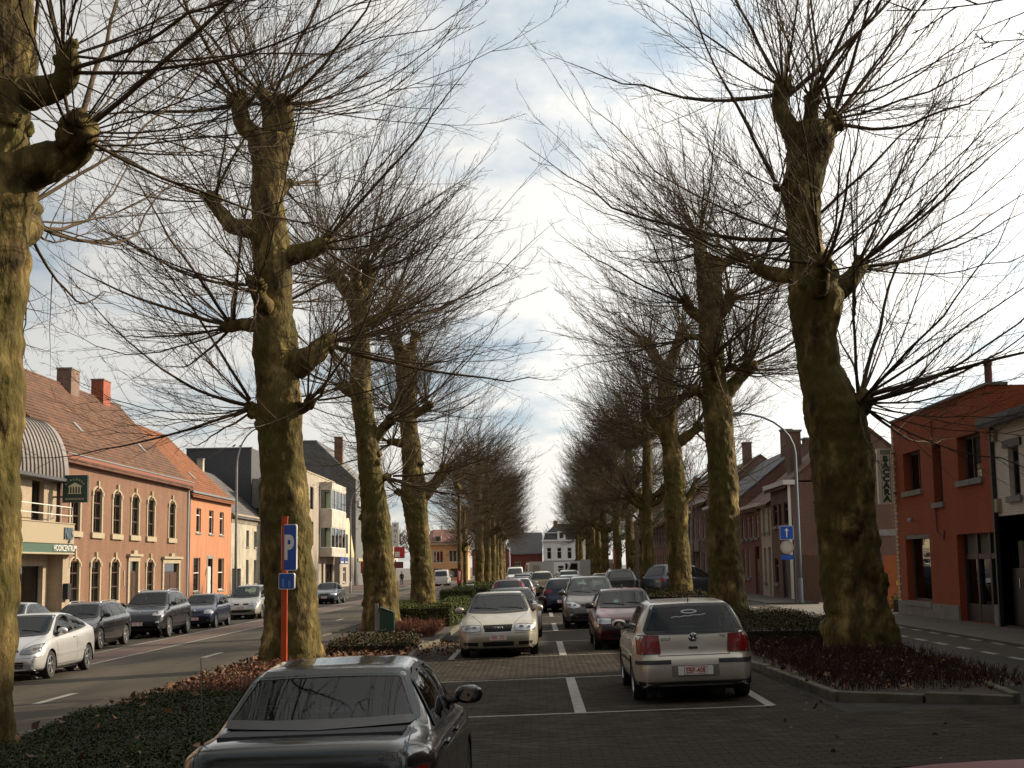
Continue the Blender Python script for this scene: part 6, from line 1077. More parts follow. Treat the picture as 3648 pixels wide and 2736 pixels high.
hl = [wz(34.95, 35.75, 3.62, 4.86), wz(32, 32.8, 3.62, 4.86), wz(35.0, 36.4, .35, 2.5), wz(31.2, 34.0, .6, 2.5)]; H.wall(b_wh, 5.25, hl, 9, .2, v0=2.85); H.wall(mat('black_tiles', (.03, .032, .034), .35, var=.3, vscale=3), 2.85, hl[2:], 9, .2, name='ground_floor_wall')
for a in hl[:2]: H.window(a, M_blackw, M_greys, None, None, True, 1, (.68,), .2); H.part('lintel', M_blackw, [(a[0] - .25, a[1] + .25, a[3] + .002, a[3] + .2, -.1, .06)])
H.door(hl[2], M_blackw, None, .2, False, fan=True); H.window(hl[3], M_blackw, M_greys, None, None, False, 1, (), .2, name='shop_window'); H.part('gutter', M_blackw, [(-.1, H.len + .0, 5.25, 5.42, -.1, .42)]); H.gable_roof(5.42, 6.9, 4.5, M_slate, .4, wallm=b_wh); H.part('downpipe', M_blackw, [(H.len - .16, H.len - .05, 0, 5.2, .01, .12)]); H.part('meter_box', M_cream, [(H.len - .45, H.len - .2, 2.95, 3.3, .002, .12), (H.len - .42, H.len - .2, 5.0 - .2, 5.1, .002, .1)])
# unseen block beyond the right picture edge, sized to shade the car park
for (y0, y1, ev, rg, m, lab) in ((4.0, 30.3, 9.5, 13.4, b_red, 'tall unseen brick block right of the camera, sized to shade the car park'),):
    H = House('shading_brick_house', 12.14, y0, y1, -1, lab, 'house'); hl = [(.8 + 3 * k, 2 + 3 * k, 3.2, 4.8) for k in range(int((y1 - y0) / 3))] + [(.8 + 3 * k, 2 + 3 * k, .5, 2.3) for k in range(int((y1 - y0) / 3))]; H.wall(m, ev, hl, 9)
    for a in hl: H.window(a, M_whitew, M_greys, None, None, True)
    H.gable_roof(ev, rg, 4.5, M_tile_grey, .35, wallm=m)
for (y0, y1, ev, rg, m, lab) in ((-22, 3.8, 8.5, 12.0, b_dk, 'brick terrace on the right behind the camera'), (-60, -22.2, 7.5, 11.0, b_wh, 'white terrace on the right farther behind the camera')):
    H = House('terrace', 12.14, y0, y1, -1, lab, 'house'); hl = [(.8 + 3 * k, 2 + 3 * k, v, v + 1.7) for v in (.5, 3.4) for k in range(int((y1 - y0) / 3))]; H.wall(m, ev, hl, 9)
    for a in hl: H.window(a, M_whitew, M_greys, None, None, False, dark=False)
    H.gable_roof(ev, rg, 4.5, M_tile_grey, .35, wallm=m)
for (y0, y1, ev, rg, m, lab) in ((20, 69.8, 8.2, 12.5, b_red, 'brick terrace on the left beyond the picture edge'), (-60, 19.8, 7.6, 11.6, b_dk, 'brown terrace on the left behind the camera')):
    H = House('terrace', -29.1, y0, y1, 1, lab, 'house'); hl = [(.8 + 4 * k, 2.2 + 4 * k, v, v + 1.9) for v in (.5, 4.2) for k in range(int((y1 - y0) / 4))]; H.wall(m, ev, hl, 9)
    for a in hl: H.window(a, M_whitew, M_greys, None, None, False, dark=False)
    H.gable_roof(ev, rg, 5, M_tile_brown, .35, wallm=m)
H = House('end_terrace', -75, -29, 12, -1, 'brick terrace closing the street behind the camera', 'house', z=0., ax='y'); H.P = lambda u, v, d=0.: (u, d, v); H.wall(b_dk, 8.0, [], 9); H.gable_roof(8.0, 12, 4.5, M_slate, .3, wallm=b_dk)
H = House('corner_gable_house', 12.14, 66.3, 72.0, -1, 'dark brick corner house with its gable towards us behind the lamp post', 'house'); y0 = 66.3
hl = [wz(70.2, 71.3, 3.83, 4.9), wz(69.0, 69.7, 3.83, 4.9), wz(67.1, 68.2, 3.83, 4.9), wz(70.4, 71.4, 1.0, 2.22), wz(68.0, 69.2, .32, 2.22)]; H.wall(b_dk, 5.5, hl, 6.9, .15); [H.window(a, M_blackw, M_greys, None, None, False, 0, (.7,), .15) for a in hl[:4]]; H.door(hl[4], M_blackw, None, .15, False, fan=False); H.gable_roof(5.6, 8.45, 3.4, M_tile_brown, .3, wallm=b_dk)
H.part('cornice', M_whitew, [(-.2, H.len + .05, 5.38, 5.6, -.2, .38)]); H.part('downpipe', M_whitew, [(-.02, .1, 0, 5.4, .01, .13)]); H.part('meter_cupboard', M_greys, [(-.35, -.02, 0, 1.0, -2.9, -1.6)]); H.part('stone_band', M_greys, [(-.03, -.002, 2.9, 3.2, -5, -1.2)]); H.chimney(3.6, -.9, 6, 8.2, b_dk, .9, .6)
H = House('narrow_white_house', 12.14, 72.1, 75.35, -1, 'narrow pale house between two dark brick houses on the right', 'house'); y0 = 72.1; hl = [wz(72.5, 73.1, 3.6, 4.8), wz(74.0, 74.7, 3.6, 4.8), wz(72.5, 73.3, .32, 2.8), wz(74.0, 74.7, 1.0, 2.8)]; H.wall(mat('pale_cream', (.42, .36, .28), .85, var=.12), 4.9, hl, 7, .15)
[H.window(a, M_cream, M_greys, None, None, True, 0, (.7,), .15) for a in (hl[0], hl[1], hl[3])]; H.door(hl[2], M_cream, None, .15, False); H.gable_roof(4.9, 7.4, 3.6, M_tile_brown, .25)
H = House('red_row_house', 12.14, 75.4, 83.0, -1, 'red brick row house with white shutters right of the second right trunk', 'house'); hl = [(.8 + k * 1.75, 1.7 + k * 1.75, 3.1, 4.3) for k in range(4)] + [(4.2, 5.1, .9, 2.5), (5.8, 6.7, .9, 2.5), (.8, 2.4, .02, 2.6)]; H.wall(brick('brick_red2', (.23, .07, .045), (.17, .05, .035), (.14, .08, .06)), 4.85, hl, 7, .15)
[H.window(a, M_whitew, M_greys, None, None, True, 0, (.7,), .15) for a in hl[:6]]; H.door(hl[6], M_blackw, None, .15, False); H.gable_roof(4.85, 7.6, 3.6, M_tile_brown, .25); H.part('gutter', M_whitew, [(0, H.len, 4.72, 4.9, .0, .3)]); H.chimney(1.2, -3, 6.6, 8.4, b_dk, .8, .6); H.chimney(6.8, -3, 6.6, 8.6, b_dk, .7, .6)
cols = [('brick_r1', (.19, .07, .045)), ('brick_r2', (.13, .06, .045)), ('brick_r3', (.24, .09, .05)), ('brick_r4', (.17, .06, .05)), ('pale_r5', (.36, .31, .25)), ('brick_r6', (.16, .07, .05))]
labs = ['dark-roofed brick house with white gutter behind the third right trunk', 'brown brick row house with projecting bay farther right', 'reddish row house with blue banner far right', 'plain brick row house far along the right', 'pale row house deep in the right row', 'last brown house before the far crossing on the right']
for k in range(6):
    ya, yb = 83.2 + k * 16, 99 + k * 16; H = House('row_house', 12.14, ya, yb, -1, labs[k], 'house', group='row houses along the right road'); c = cols[k]; m = mat(c[0], c[1], .9, var=.2, vscale=2) if k == 4 else brick(c[0], c[1], tuple(q * .8 for q in c[1]), (.16, .12, .1)); hl = [(1 + 3 * q, 2.3 + 3 * q, v, v + 1.7) for v in (.8, 3.5) for q in range(5)]; ev = 5.6 + .6 * (k % 3); H.wall(m, ev, hl, 8, .15)
    [H.window(a, M_whitew, M_greys, None, None, True, 1, (), .15) for a in hl]; H.gable_roof(ev, ev + 3.2, 4, M_slate if k % 2 == 0 else M_tile_brown, .3, wallm=m); H.part('gutter', M_whitew, [(0, H.len, ev - .15, ev + .02, .0, .3)]); H.chimney(3, -3.5, ev + 2, ev + 4.2, b_dk, .8, .6)
    if k == 2: H.part('banner', mat('banner_blue', (.02, .13, .25), .6), [(6, 7.4, 3.0, 5.4, .3, .34)]); H.part('orange_sign', mat('sign_orange', (.6, .25, .02), .5), [(9, 10.4, 2.6, 3.1, .05, .12)])
    if k == 1: H.part('bay', M_conc2, [(5, 9, 2.6, 3.4, .02, .9)])
# ------------------------------------------------------------------ street furniture
M_blue = mat('traffic_blue', (.01, .09, .42), .35, spec=.4); M_sw = mat('traffic_white', (.72, .72, .70), .4); M_opost = mat('orange_red_post', (.46, .062, .012), .45)
def rrect(w, h, r, n=5):
    P = []
    for cx, cz, a0 in ((w / 2 - r, h / 2 - r, 0), (-w / 2 + r, h / 2 - r, 90), (-w / 2 + r, -h / 2 + r, 180), (w / 2 - r, -h / 2 + r, 270)):
        P += [(cx + r * math.cos(R(a0 + 90 * k / n)), cz + r * math.sin(R(a0 + 90 * k / n))) for k in range(n + 1)]
    return P
def board(name, w, h, m, parent, loc, t=.03, r=.03, edge=None, rz=0.):
    b = MB(); b.prism(rrect(w, h, r), lambda a, z: (a, t / 2, z), lambda a, z: (a, -t / 2, z)); o = b.obj(name, edge or m, parent, loc=loc); o.rotation_euler.z = rz
    if edge: f = MB(); f.prism(rrect(w - .03, h - .03, max(.01, r - .01)), lambda a, z: (a, -t / 2 - .001, z), lambda a, z: (a, -t / 2 - .004, z)); f.obj('sign_face', m, o)
    return o
x, y = -4.68, 26.0; t = thing('parking_sign', (x, y, gz(x) + .06), 'blue P parking sign on an orange-red post in front of the thick trunk', 'sign')
b = MB(); b.box(-.052, .052, -.05, .05, 0, 3.06); b.box(-.058, .058, -.056, .056, 3.06, 3.08); b.obj('post', M_opost, t)
s1 = board('sign_panel', .36, .86, M_blue, t, (.10, -.085, 2.50), .03, .05, M_sw, -.5); text('sign_letter', 'P', .62, M_sw, s1, (0, -.021, -.02), (math.pi / 2, 0, 0), extrude=.002, bold=.022, xs=.72)
s2 = board('sign_subpanel', .36, .30, M_blue, t, (.06, -.085, 1.88), .03, .04, M_sw, -.45)
for q in ((-.07, -.03, .05, .16), (.07, -.05, .05, .12)): b = MB(); b.box(q[0] - q[2] / 2, q[0] + q[2] / 2, -.024, -.02, q[1] - q[3] / 2, q[1] + q[3] / 2); b.obj('pictogram', mat('faded_blue', (.12, .22, .5), .5), s2)
x, y = -4.3, 40.4; t = thing('litter_bin', (x, y, gz(x) + .08), 'dark green litter bin with slanted hood beside the third trunk', 'bin'); M_bin = mat('bin_green', (.008, .045, .03), .4, coat=.3, var=.15, vscale=6)
b = MB(); b.prism([(-.2, .12), (.2, .12), (.2, .80), (-.2, .96)], lambda a, z: (a, -.17, z), lambda a, z: (a, .17, z)); b.obj('bin_body', M_bin, t); b = MB(); b.prism([(-.13, .86), (.13, .78), (.13, .83), (-.13, .93)], lambda a, z: (a, -.178, z), lambda a, z: (a, -.171, z)); b.obj('opening', M_dark, t); b = MB(); b.box(-.36, -.26, -.05, .05, 0, 1.05); b.obj('post', M_zinc, t); b = MB(); b.box(-.26, -.2, -.1, .1, .3, .8); b.obj('bracket', M_zinc, t)
def lamp_post(x, y, h, reach, label, z=None, m=M_zinc):
    t = thing('street_lamp', (x, y, (z if z is not None else gz(x) + .1)), label, 'street lamp', 'arched street lamps'); b = MB(); s = 1 if reach > 0 else -1; P = [(0, 0, 0), (0, 0, h * .4), (0, 0, h * .78)] + [(reach * (1 - math.cos(a)), 0, h * .78 + h * .22 * math.sin(a)) for a in np.linspace(.2, math.pi / 2, 7)]
    b.tube(P, [.085, .075, .06] + [.045] * 7, 12); b.obj('pole', m, t, True); b = MB(); b.lathe([(.105, 0), (.105, 1.0), (.085, 1.05)], 12, 'z'); b.obj('pole_base', m, t, True)
    b = MB(); e = P[-1]; b.box(e[0] - .1, e[0] + s * .75 if s > 0 else e[0] + .1, -.13, .13, e[2] - .1, e[2] + .06) if s > 0 else b.box(e[0] - .75, e[0] + .1, -.13, .13, e[2] - .1, e[2] + .06); l = b.obj('lantern', mat('lantern_grey', (.1, .1, .1), .5), t); b = MB(); c = e[0] + s * .35; b.box(c - .28, c + .28, -.1, .1, e[2] - .13, e[2] - .101); b.obj('lens', M_curt, l); return t
lamp_post(-17.0, 79, 10.4, 1.5, 'grey arched street lamp in front of the grey house at left', -.27); lamp_post(-17.0, 128, 10.0, 1.6, 'arched street lamp before the small gabled house', -.27); lamp_post(11.35, 60.5, 8.2, -2.4, 'pale blue-grey street lamp before the dark gable at right', .295, mat('blue_grey_steel', (.14, .17, .20), .55, .2)); lamp_post(11.2, 100, 8.2, -2.0, 'thin street lamp far along the right pavement', .295)
x, y = 10.75, 60.0; t = thing('traffic_sign', (x, y, .3), 'blue one-way arrow sign over a round white sign on a dark pole', 'sign'); b = MB(); b.tube([(.30, .05, 0), (.30, .05, 3.6)], .035, 8); b.obj('pole', M_blackw, t)
s1 = board('sign_panel', .58, .58, M_blue, t, (0, 0, 2.98), .02, .03, M_sw); b = MB(); b.prism([(-.025, -.19), (.025, -.19), (.025, .08), (.09, .08), (0, .2), (-.09, .08), (-.025, .08)], lambda a, z: (a, -.0145, z), lambda a, z: (a, -.019, z)); b.obj('arrow', M_sw, s1)
b = MB(); b.lathe([(.001, .02), (.29, .02), (.29, 0), (.22, -.002), (.22, -.004), (.001, -.004)], 32, 'y'); b.obj('round_sign', mat('sign_grey_white', (.32, .31, .28), .6), t, 30, (0, 0, 2.36)); b = MB(); b.lathe([(.20, -.006), (.001, -.006)], 32, 'y'); b.obj('round_face', mat('sign_pale', (.45, .43, .38), .6), t, loc=(0, 0, 2.36)); board('sub_sign', .55, .2, M_blue, t, (0, 0, 1.93), .02, .02)
x, y = -4.3, 77.5; t = thing('marker_post', (x, y, gz(x) + .08), 'green post with a red and white marker board beside the small hedge', 'post'); b = MB(); b.box(-.05, .05, -.04, .04, 0, 1.15); b.obj('post', M_bin, t); b = MB(); b.prism([(-.1, 1.15), (.14, 1.15), (.22, 1.85), (-.08, 1.9)], lambda a, z: (a, -.02, z), lambda a, z: (a, .02, z)); b.obj('marker_board', mat('marker_red', (.5, .02, .02), .5), t); b = MB(); b.prism([(.03, 1.3), (.08, 1.3), (.15, 1.8), (.0, 1.8)], lambda a, z: (a, -.026, z), lambda a, z: (a, -.021, z)); b.obj('white_wedge', M_sw, t)
for (x, y, w, h, m, lab) in ((-4.55, 96, .42, .8, M_sw, 'small white utility cabinet beside the young tree'), (-3.6, 96.2, 1.05, .65, mat('cabinet_brown', (.14, .11, .08), .8), 'low brown utility cabinet next to the white cabinet')):
    t = thing('utility_cabinet', (x, y, gz(x) + .09), lab, 'cabinet'); b = MB(); b.box(-w / 2, w / 2, -.2, .2, 0, h); b.obj('case', m, t); b = MB(); b.box(-w / 2 - .03, w / 2 + .03, -.23, .23, h, h + .05); b.obj('lid', m, t); b = MB(); b.box(-w * .42, w * .42, -.215, -.202, .06, h - .06); b.obj('door', m, t)
for (x, y, lab) in ((5.6, 100, 'thin orange-red post far away in front of the right trunks'), (-14.5, 118, 'orange-red post with a red box left of the bay window house')):
    t = thing('orange_post', (x, y, gz(x) + .05), lab, 'post'); b = MB(); b.box(-.05, .05, -.05, .05, 0, 2.9); b.obj('post', M_opost, t); b = MB(); b.box(-.3 if x < 0 else -.12, .3 if x < 0 else -.06, -.05, .05, 1.9, 2.9); b.obj('sign_panel', mat('sign_red2', (.35, .03, .02), .5) if x < 0 else M_sw, t)
# vans and a lorry at the far end
def boxtruck(x, y, L, H_, lab, rz):
    t = thing('box_truck', (x, y, gz(x) + .01), lab, 'truck', rz=rz); mw = mat('van_white', (.7, .7, .68), .35, coat=.6); b = MB(); b.box(-.95, .95, -L / 2, L / 2 - 1.75, .55, H_); b.obj('box_body', mat('truck_grey', (.42, .41, .39), .5), t)
    b = MB(); b.prism([(L / 2 - 1.7, .45), (L / 2, .45), (L / 2 + .02, 1.1), (L / 2 - .5, H_ - .15), (L / 2 - 1.7, H_ - .12)], lambda a, z: (-.95, a, z), lambda a, z: (.95, a, z)); b.obj('cab', mw, t)
    for s in (-1, 1):
        b = MB(); b.prism([(L / 2 - 1.35, 1.2), (L / 2 - .35, 1.2), (L / 2 - .6, H_ - .4), (L / 2 - 1.35, H_ - .4)], lambda a, z: (s * .952, a, z), lambda a, z: (s * .962, a, z)); b.obj('side_window', M_glassd, t)
        for yy in (-L / 2 + .9, L / 2 - 1.0): wheel_parts(.38, .24, 'hub', t, s * .82, yy)
        b = MB(); b.box(s * .952, s * .962, -L / 2 + .15, 0, .9, H_ - .45) if s > 0 else b.box(s * .962, s * .952, -L / 2 + .15, 0, .9, H_ - .45); b.obj('side_panel', mat('panel_grey2', (.25, .25, .24), .6), t)
    b = MB(); b.box(-.8, .8, L / 2 - .2, L / 2 + .06, 1.2, H_ - .4); b.obj('windscreen', M_glassd, t); b = MB(); b.box(-.3, .3, L / 2 - 1.2, L / 2 - 1.0, H_ - .12, H_ + .02); b.obj('beacon', M_tail, t); return t
boxtruck(6.3, 165, 5.6, 2.45, 'white and grey market van standing crosswise at the far end', math.pi / 2); boxtruck(.4, 185, 6.0, 2.5, 'white lorry with red roof beacon far down the middle', .35)
# yard beside the red building
t = thing('yard_fence', (12.3, 60.6, .225), 'brown timber yard screen between the red building and the dark gable', 'fence')
for k in range(18): b = MB(); b.box(-.02, .02, k * .3, k * .3 + .285, .05, 2.1 + random.uniform(-.02, .02)); b.obj('plank', mat('fence_wood', (.13, .065, .03), .8, var=.3, vscale=6), t)
for k in range(4): b = MB(); b.box(.03, .12, k * 1.75, k * 1.75 + .1, 0, 2.2); b.obj('post', mat('fence_wood', (.13, .065, .03), .8), t)
t = thing('wooden_panel', (13.3, 52.5, .225), 'orange-brown upright board standing beside the red building', 'panel'); b = MB(); b.box(-.35, .35, -.03, .03, 0, 2.0); b.obj('board', mat('board_orange', (.30, .11, .035), .7, var=.2), t); b = MB(); b.box(.1, .22, -.045, -.031, .9, 1.05); b.obj('label', mat('label_yellow', (.5, .5, .05), .5), t)
# pigeons on the dark block
for k, (x, y, z, lab) in enumerate(((-32.6, 149.95, 15.22, 'pigeon sitting left on the dark flat roof edge'), (-31.9, 149.95, 15.22, 'pigeon sitting right on the dark flat roof edge'), (-29.9, 151.5, 11.83, 'pigeon on the small roof box of the dark block'))):
    t = thing('pigeon', (x, y, z), lab, 'bird', 'pigeons on the roof'); b = MB(); b.add(*sweep([(-.22, 0, .08), (-.1, 0, .13), (.05, 0, .18), (.12, 0, .26), (.15, 0, .34), (.19, 0, .35)], [.02, .08, .10, .06, .05, .015], 10, .04, 0, k)); b.obj('body', mat('pigeon_grey', (.05, .05, .06), .7), t, True); b = MB(); b.tube([(0, .03, 0), (0, .03, .1)], .01, 5); b.tube([(0, -.03, 0), (0, -.03, .1)], .01, 5); b.obj('leg', mat('pigeon_leg', (.2, .05, .05), .7), t)
# pedestrian far left
t = thing('sandwich_board', (-18.2, 176, -.27), 'white pavement board with a red round logo far left', 'sign'); b = MB(); b.prism([(-.25, 0), (.25, 0), (.04, 1.4), (-.04, 1.4)], lambda a, z: (-.55, a, z), lambda a, z: (.55, a, z)); b.obj('board', M_sw, t); b = MB(); b.lathe([(.25, 0), (.17, 0)], 20, 'y', (0, -.155, .62)); o = b.obj('round_logo', mat('marker_red', (.5, .02, .02), .5), t)

t = thing('warning_sign', (-17.3, 168, -.27), 'small red triangular warning sign on a grey post far left', 'sign'); b = MB(); b.tube([(0, 0, 0), (0, 0, 2.3)], .035, 8); b.obj('post', M_zinc, t); b = MB(); b.prism([(-.45, 1.7), (.45, 1.7), (0, 2.45)], lambda a, z: (a, -.05, z), lambda a, z: (a, -.04, z)); b.obj('triangle', mat('marker_red', (.5, .02, .02), .5), t); b = MB(); b.prism([(-.27, 1.8), (.27, 1.8), (0, 2.25)], lambda a, z: (a, -.056, z), lambda a, z: (a, -.051, z)); b.obj('triangle_face', M_sw, t)
def person(x, y, z, label):
    """one continuous skinned figure standing with one leg forward"""
    J = [(0, 0, .95), (0, .01, 1.18), (0, .01, 1.40), (0, 0, 1.50), (0, -.02, 1.62), (0, -.02, 1.72), (.10, 0, .90), (.11, -.06, .50), (.11, -.02, .09), (.11, -.14, .04), (-.10, 0, .90), (-.12, .08, .50), (-.12, .16, .10), (-.12, .05, .04), (.19, .01, 1.40), (.25, .03, 1.14), (.23, -.10, .92), (.22, -.14, .83), (-.19, .01, 1.40), (-.25, .04, 1.14), (-.22, -.06, .92), (-.21, -.09, .83)]
    E = [(0, 1), (1, 2), (2, 3), (3, 4), (4, 5), (0, 6), (6, 7), (7, 8), (8, 9), (0, 10), (10, 11), (11, 12), (12, 13), (2, 14), (14, 15), (15, 16), (16, 17), (2, 18), (18, 19), (19, 20), (20, 21)]
    rd = [.14, .15, .15, .055, .095, .085, .095, .065, .045, .04, .095, .065, .045, .04, .07, .05, .036, .03, .07, .05, .036, .03]
    me = bpy.data.meshes.new('person'); me.from_pydata(J, E, []); o = bpy.data.objects.new('person', me); COL.objects.link(o); md = o.modifiers.new('skin', 'SKIN'); o.modifiers.new('sub', 'SUBSURF').levels = 1
    for v, r in zip(me.skin_vertices[0].data, rd): v.radius = (r, r)
    me.skin_vertices[0].data[0].use_root = True; bpy.context.view_layer.update(); m2 = bpy.data.meshes.new_from_object(o.evaluated_get(bpy.context.evaluated_depsgraph_get())); bpy.data.objects.remove(o)
    for mm in (mat('dark_coat', (.02, .02, .026), .9), mat('skin_tone', (.35, .2, .14), .6)): m2.materials.append(mm)
    for p in m2.polygons: p.use_smooth = True; p.material_index = 1 if p.center.z > 1.53 or (p.center.z < .88 and p.center.z > .76 and abs(p.center.x) > .16) else 0
    t = bpy.data.objects.new('person', m2); COL.objects.link(t); t.location = (x, y, z); tag(t, label, 'person'); h = MB(); h.add(*blob((0, .01, 1.71), .105, 3, 7)); h.obj('hair', mat('dark_hair', (.02, .014, .01), .8), t, True); return t
person(-16.9, 176, -.275, 'pedestrian in dark clothes beside the white pavement board far left')
# ------------------------------------------------------------------ hedges, shrubs, ground cover, dead leaves
def leaf_material(name, a, b_, trans=.0, rough=.6):
    m = mat(name, a, rough, island=.45, col2=b_, vscale=2.5, spec=.12); return m
M_box = leaf_material('box_leaf', (.075, .085, .016), (.05, .065, .014)); M_cover = leaf_material('cover_leaf', (.032, .036, .009), (.02, .028, .008)); M_beech = leaf_material('dark_hedge_leaf', (.03, .036, .01), (.05, .028, .012), rough=.8); M_berb = mat('barberry_twig', (.12, .045, .028), .85, island=.4, spec=.2)
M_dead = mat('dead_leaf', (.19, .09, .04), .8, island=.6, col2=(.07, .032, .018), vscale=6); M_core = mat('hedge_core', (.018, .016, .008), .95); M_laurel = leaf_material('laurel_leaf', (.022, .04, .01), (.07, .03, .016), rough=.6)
def leaves(P, Nn, size, g, curl=.3, aspect=.6):
    """one bent leaf (two quads) at each point, roughly facing Nn"""
    n = len(P); d = g.normal(0, 1, (n, 3)); nn = Nn + g.normal(0, .6, (n, 3)); nn /= np.linalg.norm(nn, axis=1)[:, None]; a = np.cross(nn, d); a /= np.linalg.norm(a, axis=1)[:, None] + 1e-9; b = np.cross(nn, a); s = (size * g.uniform(.6, 1.3, n))[:, None]
    V = np.stack([P - a * s * .5, P + b * s * aspect * .5 + nn * s * curl * .0, P - b * s * aspect * .5, P + a * s * .15 + b * s * aspect * .42 + nn * s * curl * .3, P + a * s * .15 - b * s * aspect * .42 + nn * s * curl * .3, P + a * s * .6 + nn * s * curl], 1)
    i = np.arange(n)[:, None] * 6; Q = np.concatenate([i + np.array([[0, 2, 4, 3]]), i + np.array([[0, 3, 5, 4]])]) if False else np.concatenate([i + np.array([[0, 2, 4, 1]]), i + np.array([[1, 4, 5, 3]])])
    return V.reshape(-1, 3), Q
def hedge(name, x0, x1, y0, y1, h, m, n, size, label, seed, rough=.05, core=True, cat='hedge', base=.1, group=None):
    g = np.random.default_rng(seed); cx, cy = (x0 + x1) / 2, (y0 + y1) / 2; t = thing(name, (cx, cy, gz(cx) + base), label, cat, group); wx, wy = x1 - x0, y1 - y0
    A = np.array([wx * wy, wx * h, wx * h, wy * h, wy * h]); k = g.choice(5, n, p=A / A.sum()); u, v = g.random(n), g.random(n); P = np.zeros((n, 3)); Nn = np.zeros((n, 3))
    for i, (fx, fy, fz, nv) in enumerate(((u * wx, v * wy, np.full(n, h), (0, 0, 1)), (u * wx, np.zeros(n), v * h, (0, -1, 0)), (u * wx, np.full(n, wy), v * h, (0, 1, 0)), (np.zeros(n), u * wy, v * h, (-1, 0, 0)), (np.full(n, wx), u * wy, v * h, (1, 0, 0)))):
        q = k == i; P[q] = np.stack([fx, fy, fz], 1)[q]; Nn[q] = nv
    bmp = np.array([noise.noise(Vector((p[0] * 2.3 + seed, p[1] * 2.3, p[2] * 3))) for p in P]); P += Nn * (bmp * rough * 1.6 + g.normal(0, rough, n) - .02)[:, None]; P[:, 0] -= wx / 2; P[:, 1] -= wy / 2; P[:, 2] += P[:, 0] * .025
    V, Q = leaves(P, Nn, np.full(n, size), g); link('foliage', npmesh('foliage', V, Q), m, t)
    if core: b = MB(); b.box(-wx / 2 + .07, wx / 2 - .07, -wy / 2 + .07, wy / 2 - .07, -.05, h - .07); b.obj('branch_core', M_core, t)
    return t
def twig_bush(name, x0, x1, y0, y1, h, n, label, seed, m=None, leafm=None, nl=0, kind=None, base=.1, cat='shrub', lean=.35, rr=.006):
    g = np.random.default_rng(seed); cx, cy = (x0 + x1) / 2, (y0 + y1) / 2; P = np.stack([g.uniform(x0, x1, n) - cx, g.uniform(y0, y1, n) - cy, np.zeros(n)], 1); P[:, 2] = P[:, 0] * .025
    hh = h * (.55 + .6 * np.array([noise.noise(Vector((p[0] * 1.3 + seed, p[1] * 1.3, 0))) * .7 + .5 for p in P])); D = np.stack([g.normal(0, lean, n), g.normal(0, lean, n), np.ones(n)], 1); D /= np.linalg.norm(D, axis=1)[:, None]; one = np.ones(n)
    V1, Q1, C, T = stems(P, D, hh * g.uniform(.7, 1.2, n), rr * one, rr * .5 * one, 4, 3, -.1 * one, .2, g); p, d, l = branch(C, T, hh, 4, .2, g, .7, .2); l = l * g.uniform(.3, .6, len(l)); k = len(p); V2, Q2, C2, _ = stems(p, d, l, rr * .7 * np.ones(k), rr * .4 * np.ones(k), 3, 3, np.zeros(k), .2, g)
    t = thing(name, (cx, cy, gz(cx) + base), label, cat); link('branches', npmesh('branches', np.concatenate([V1, V2]), np.concatenate([Q1, Q2 + len(V1)])), m or M_berb, t)
    if nl: i = g.integers(0, k, nl); LP = C2[i, 2] * g.uniform(.3, 1.0, (nl, 1)) + C2[i, 0] * 0; LP = C2[i, g.integers(0, 3, nl)]; V, Q = leaves(LP, np.tile([0, 0, 1.], (nl, 1)), np.full(nl, .05), g); link('foliage', npmesh('foliage', V, Q), leafm or M_dead, t)
    return t
def litter(name, poly, n, size, label, seed, h=.12, m=None, hz=.05):
    g = np.random.default_rng(seed); xs = [p[0] for p in poly]; ys = [p[1] for p in poly]; P = []
    while len(P) < n:
        x, y = g.uniform(min(xs), max(xs)), g.uniform(min(ys), max(ys))
        if inside((x, y), poly): P.append((x, y, gz(x) + h + abs(g.normal(0, hz))))
    P = np.array(P); V, Q = leaves(P, np.tile([0, 0, 1.], (n, 1)), np.full(n, size), g, .5, .8); o = link(name, npmesh(name, V, Q), m or M_dead); tag(o, label, 'leaves', None, 'stuff'); return o
# left island
def cover(x0, x1, y0, y1, n, label, seed):
    g = np.random.default_rng(seed); x = g.uniform(x0, x1, n); y = g.uniform(y0, y1, n); z = np.array([gz(a) + .12 + .22 * (noise.noise(Vector((a * .9, b * .9, 3))) * .6 + .5) * min(1, (a - x0) / .5 + .2, (x1 - a) / .4 + .2) for a, b in zip(x, y)]); P = np.stack([x, y, z * 1 + g.normal(0, .025, n)], 1)
    V, Q = leaves(P, np.tile([0, 0, 1.], (n, 1)), np.full(n, .033), g, .3); o = link('ground_cover', npmesh('ground_cover', V, Q), M_cover); tag(o, label, 'ground cover', None, 'stuff')
    mb = MB(); nx, ny = 14, 30; GX = np.linspace(x0 + .1, x1 - .1, nx); GY = np.linspace(y0, y1, ny); VV = [(a, b, gz(a) + .10 + .22 * (noise.noise(Vector((a * .9, b * .9, 3))) * .6 + .5) * min(1, (a - x0) / .5, (x1 - a) / .4) - .02) for a in GX for b in GY]
    mb.add(VV, [(i * ny + j, i * ny + j + 1, (i + 1) * ny + j + 1, (i + 1) * ny + j) for i in range(nx - 1) for j in range(ny - 1)]); struct(mb.obj('mossy_mound', mat('mound', (.022, .026, .010), .95, var=.3, vscale=5), None, True))
cover(-6.6, -2.95, 11, 23.2, 90000, 'low dark green ground cover in the near left bed', 5)
twig_bush('barberry_bed', -6.1, -3.2, 22.6, 30.6, .26, 1500, 'rusty brown barberry bed around the foot of the thick trunk', 21, None, M_dead, 5000)
litter('dead_leaves', [(-6.7, 22), (-2.95, 22), (-2.95, 36), (-6.7, 36)], 2600, .10, 'brown dead leaves under the thick trunk', 3); litter('dead_leaves', [(-6.6, 11), (-3, 11), (-3, 22), (-6.6, 22)], 45, .10, 'single dead leaves on the green ground cover', 4, .3)
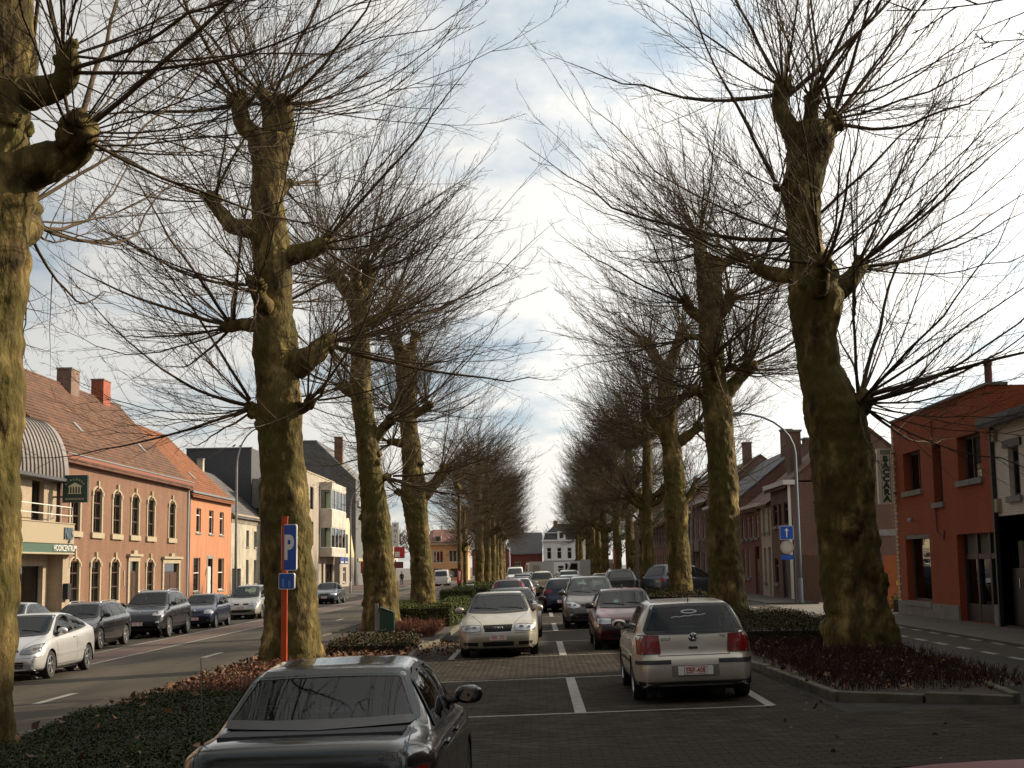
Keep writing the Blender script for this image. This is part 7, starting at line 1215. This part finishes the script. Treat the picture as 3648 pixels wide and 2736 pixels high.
litter('dead_leaves', [(-3.2, 33), (-2.0, 33), (-1.9, 40), (-3.3, 40)], 240, .09, 'dead leaves drifted along the kerb beside the sand grey saloon', 6, .03, hz=.02); litter('dead_leaves', [(4.0, 20), (7, 19), (7.4, 31), (4.1, 31)], 500, .085, 'dead leaves in the shaded right island', 7); litter('dead_leaves', [(2.6, 12), (5.5, 14), (4.4, 27), (3.4, 27)], 22, .06, 'a few dead leaves on the pavers', 8, .02, hz=.004)
hedge('laurel_shrub', -5.0, -3.2, 33.6, 37.6, .27, M_laurel, 8000, .06, 'dark glossy shrub right of the thick trunk', 31, .06, cat='shrub')
twig_bush('barberry_shrub', -4.6, -3.05, 40.8, 46.2, .46, 1500, 'reddish brown barberry shrub beside the green bin', 32, None, M_dead, 2500)
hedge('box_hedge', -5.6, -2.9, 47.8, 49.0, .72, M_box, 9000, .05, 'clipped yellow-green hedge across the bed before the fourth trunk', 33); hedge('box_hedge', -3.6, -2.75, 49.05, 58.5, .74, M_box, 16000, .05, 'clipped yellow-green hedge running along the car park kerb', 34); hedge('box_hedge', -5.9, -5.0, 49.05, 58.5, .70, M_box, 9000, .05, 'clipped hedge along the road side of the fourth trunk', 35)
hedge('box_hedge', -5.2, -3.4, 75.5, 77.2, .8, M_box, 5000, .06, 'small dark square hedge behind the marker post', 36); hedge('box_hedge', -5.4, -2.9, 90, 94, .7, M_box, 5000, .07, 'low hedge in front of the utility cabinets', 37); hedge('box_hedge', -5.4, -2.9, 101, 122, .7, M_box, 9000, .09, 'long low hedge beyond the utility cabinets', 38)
twig_bush('barberry_shrub', -5.6, -2.9, 60, 68, .4, 1200, 'brown barberry patch at the foot of the fourth trunk', 39, None, M_dead, 1500)
# right island
hedge('beech_hedge', 4.25, 7.1, 31.2, 40.5, .36, M_beech, 26000, .05, 'dark leafy hedge behind the bulging trunk on the right', 41, .07)
twig_bush('barberry_bed', 4.25, 7.0, 20.0, 30.8, .30, 3000, 'dark red barberry bed around the bulging trunk on the right', 42, mat('barberry_dark', (.045, .021, .017), .85, island=.4, spec=.2), M_dead, 900)
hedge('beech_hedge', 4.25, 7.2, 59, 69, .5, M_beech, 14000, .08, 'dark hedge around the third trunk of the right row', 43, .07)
hedge('yard_shrub', 12.7, 13.7, 49.6, 50.6, .5, M_box, 1500, .06, 'small yellow-green sunlit shrub beside the red building', 44, .1, cat='shrub', base=0)
# far wood behind the roofs
g = np.random.default_rng(77); kn = [((g.uniform(-40, 30), g.uniform(330, 350), g.uniform(4, 9)), (0, 0, 1), 1.) for _ in range(60)]
o = link('far_wood', crown_mesh(kn, 78, per=14, length=(3, 6), m1=8, m2=3, fine=5, thick=3), M_twig); tag(o, 'bare far trees rising behind the end houses', 'wood', None, 'stuff')
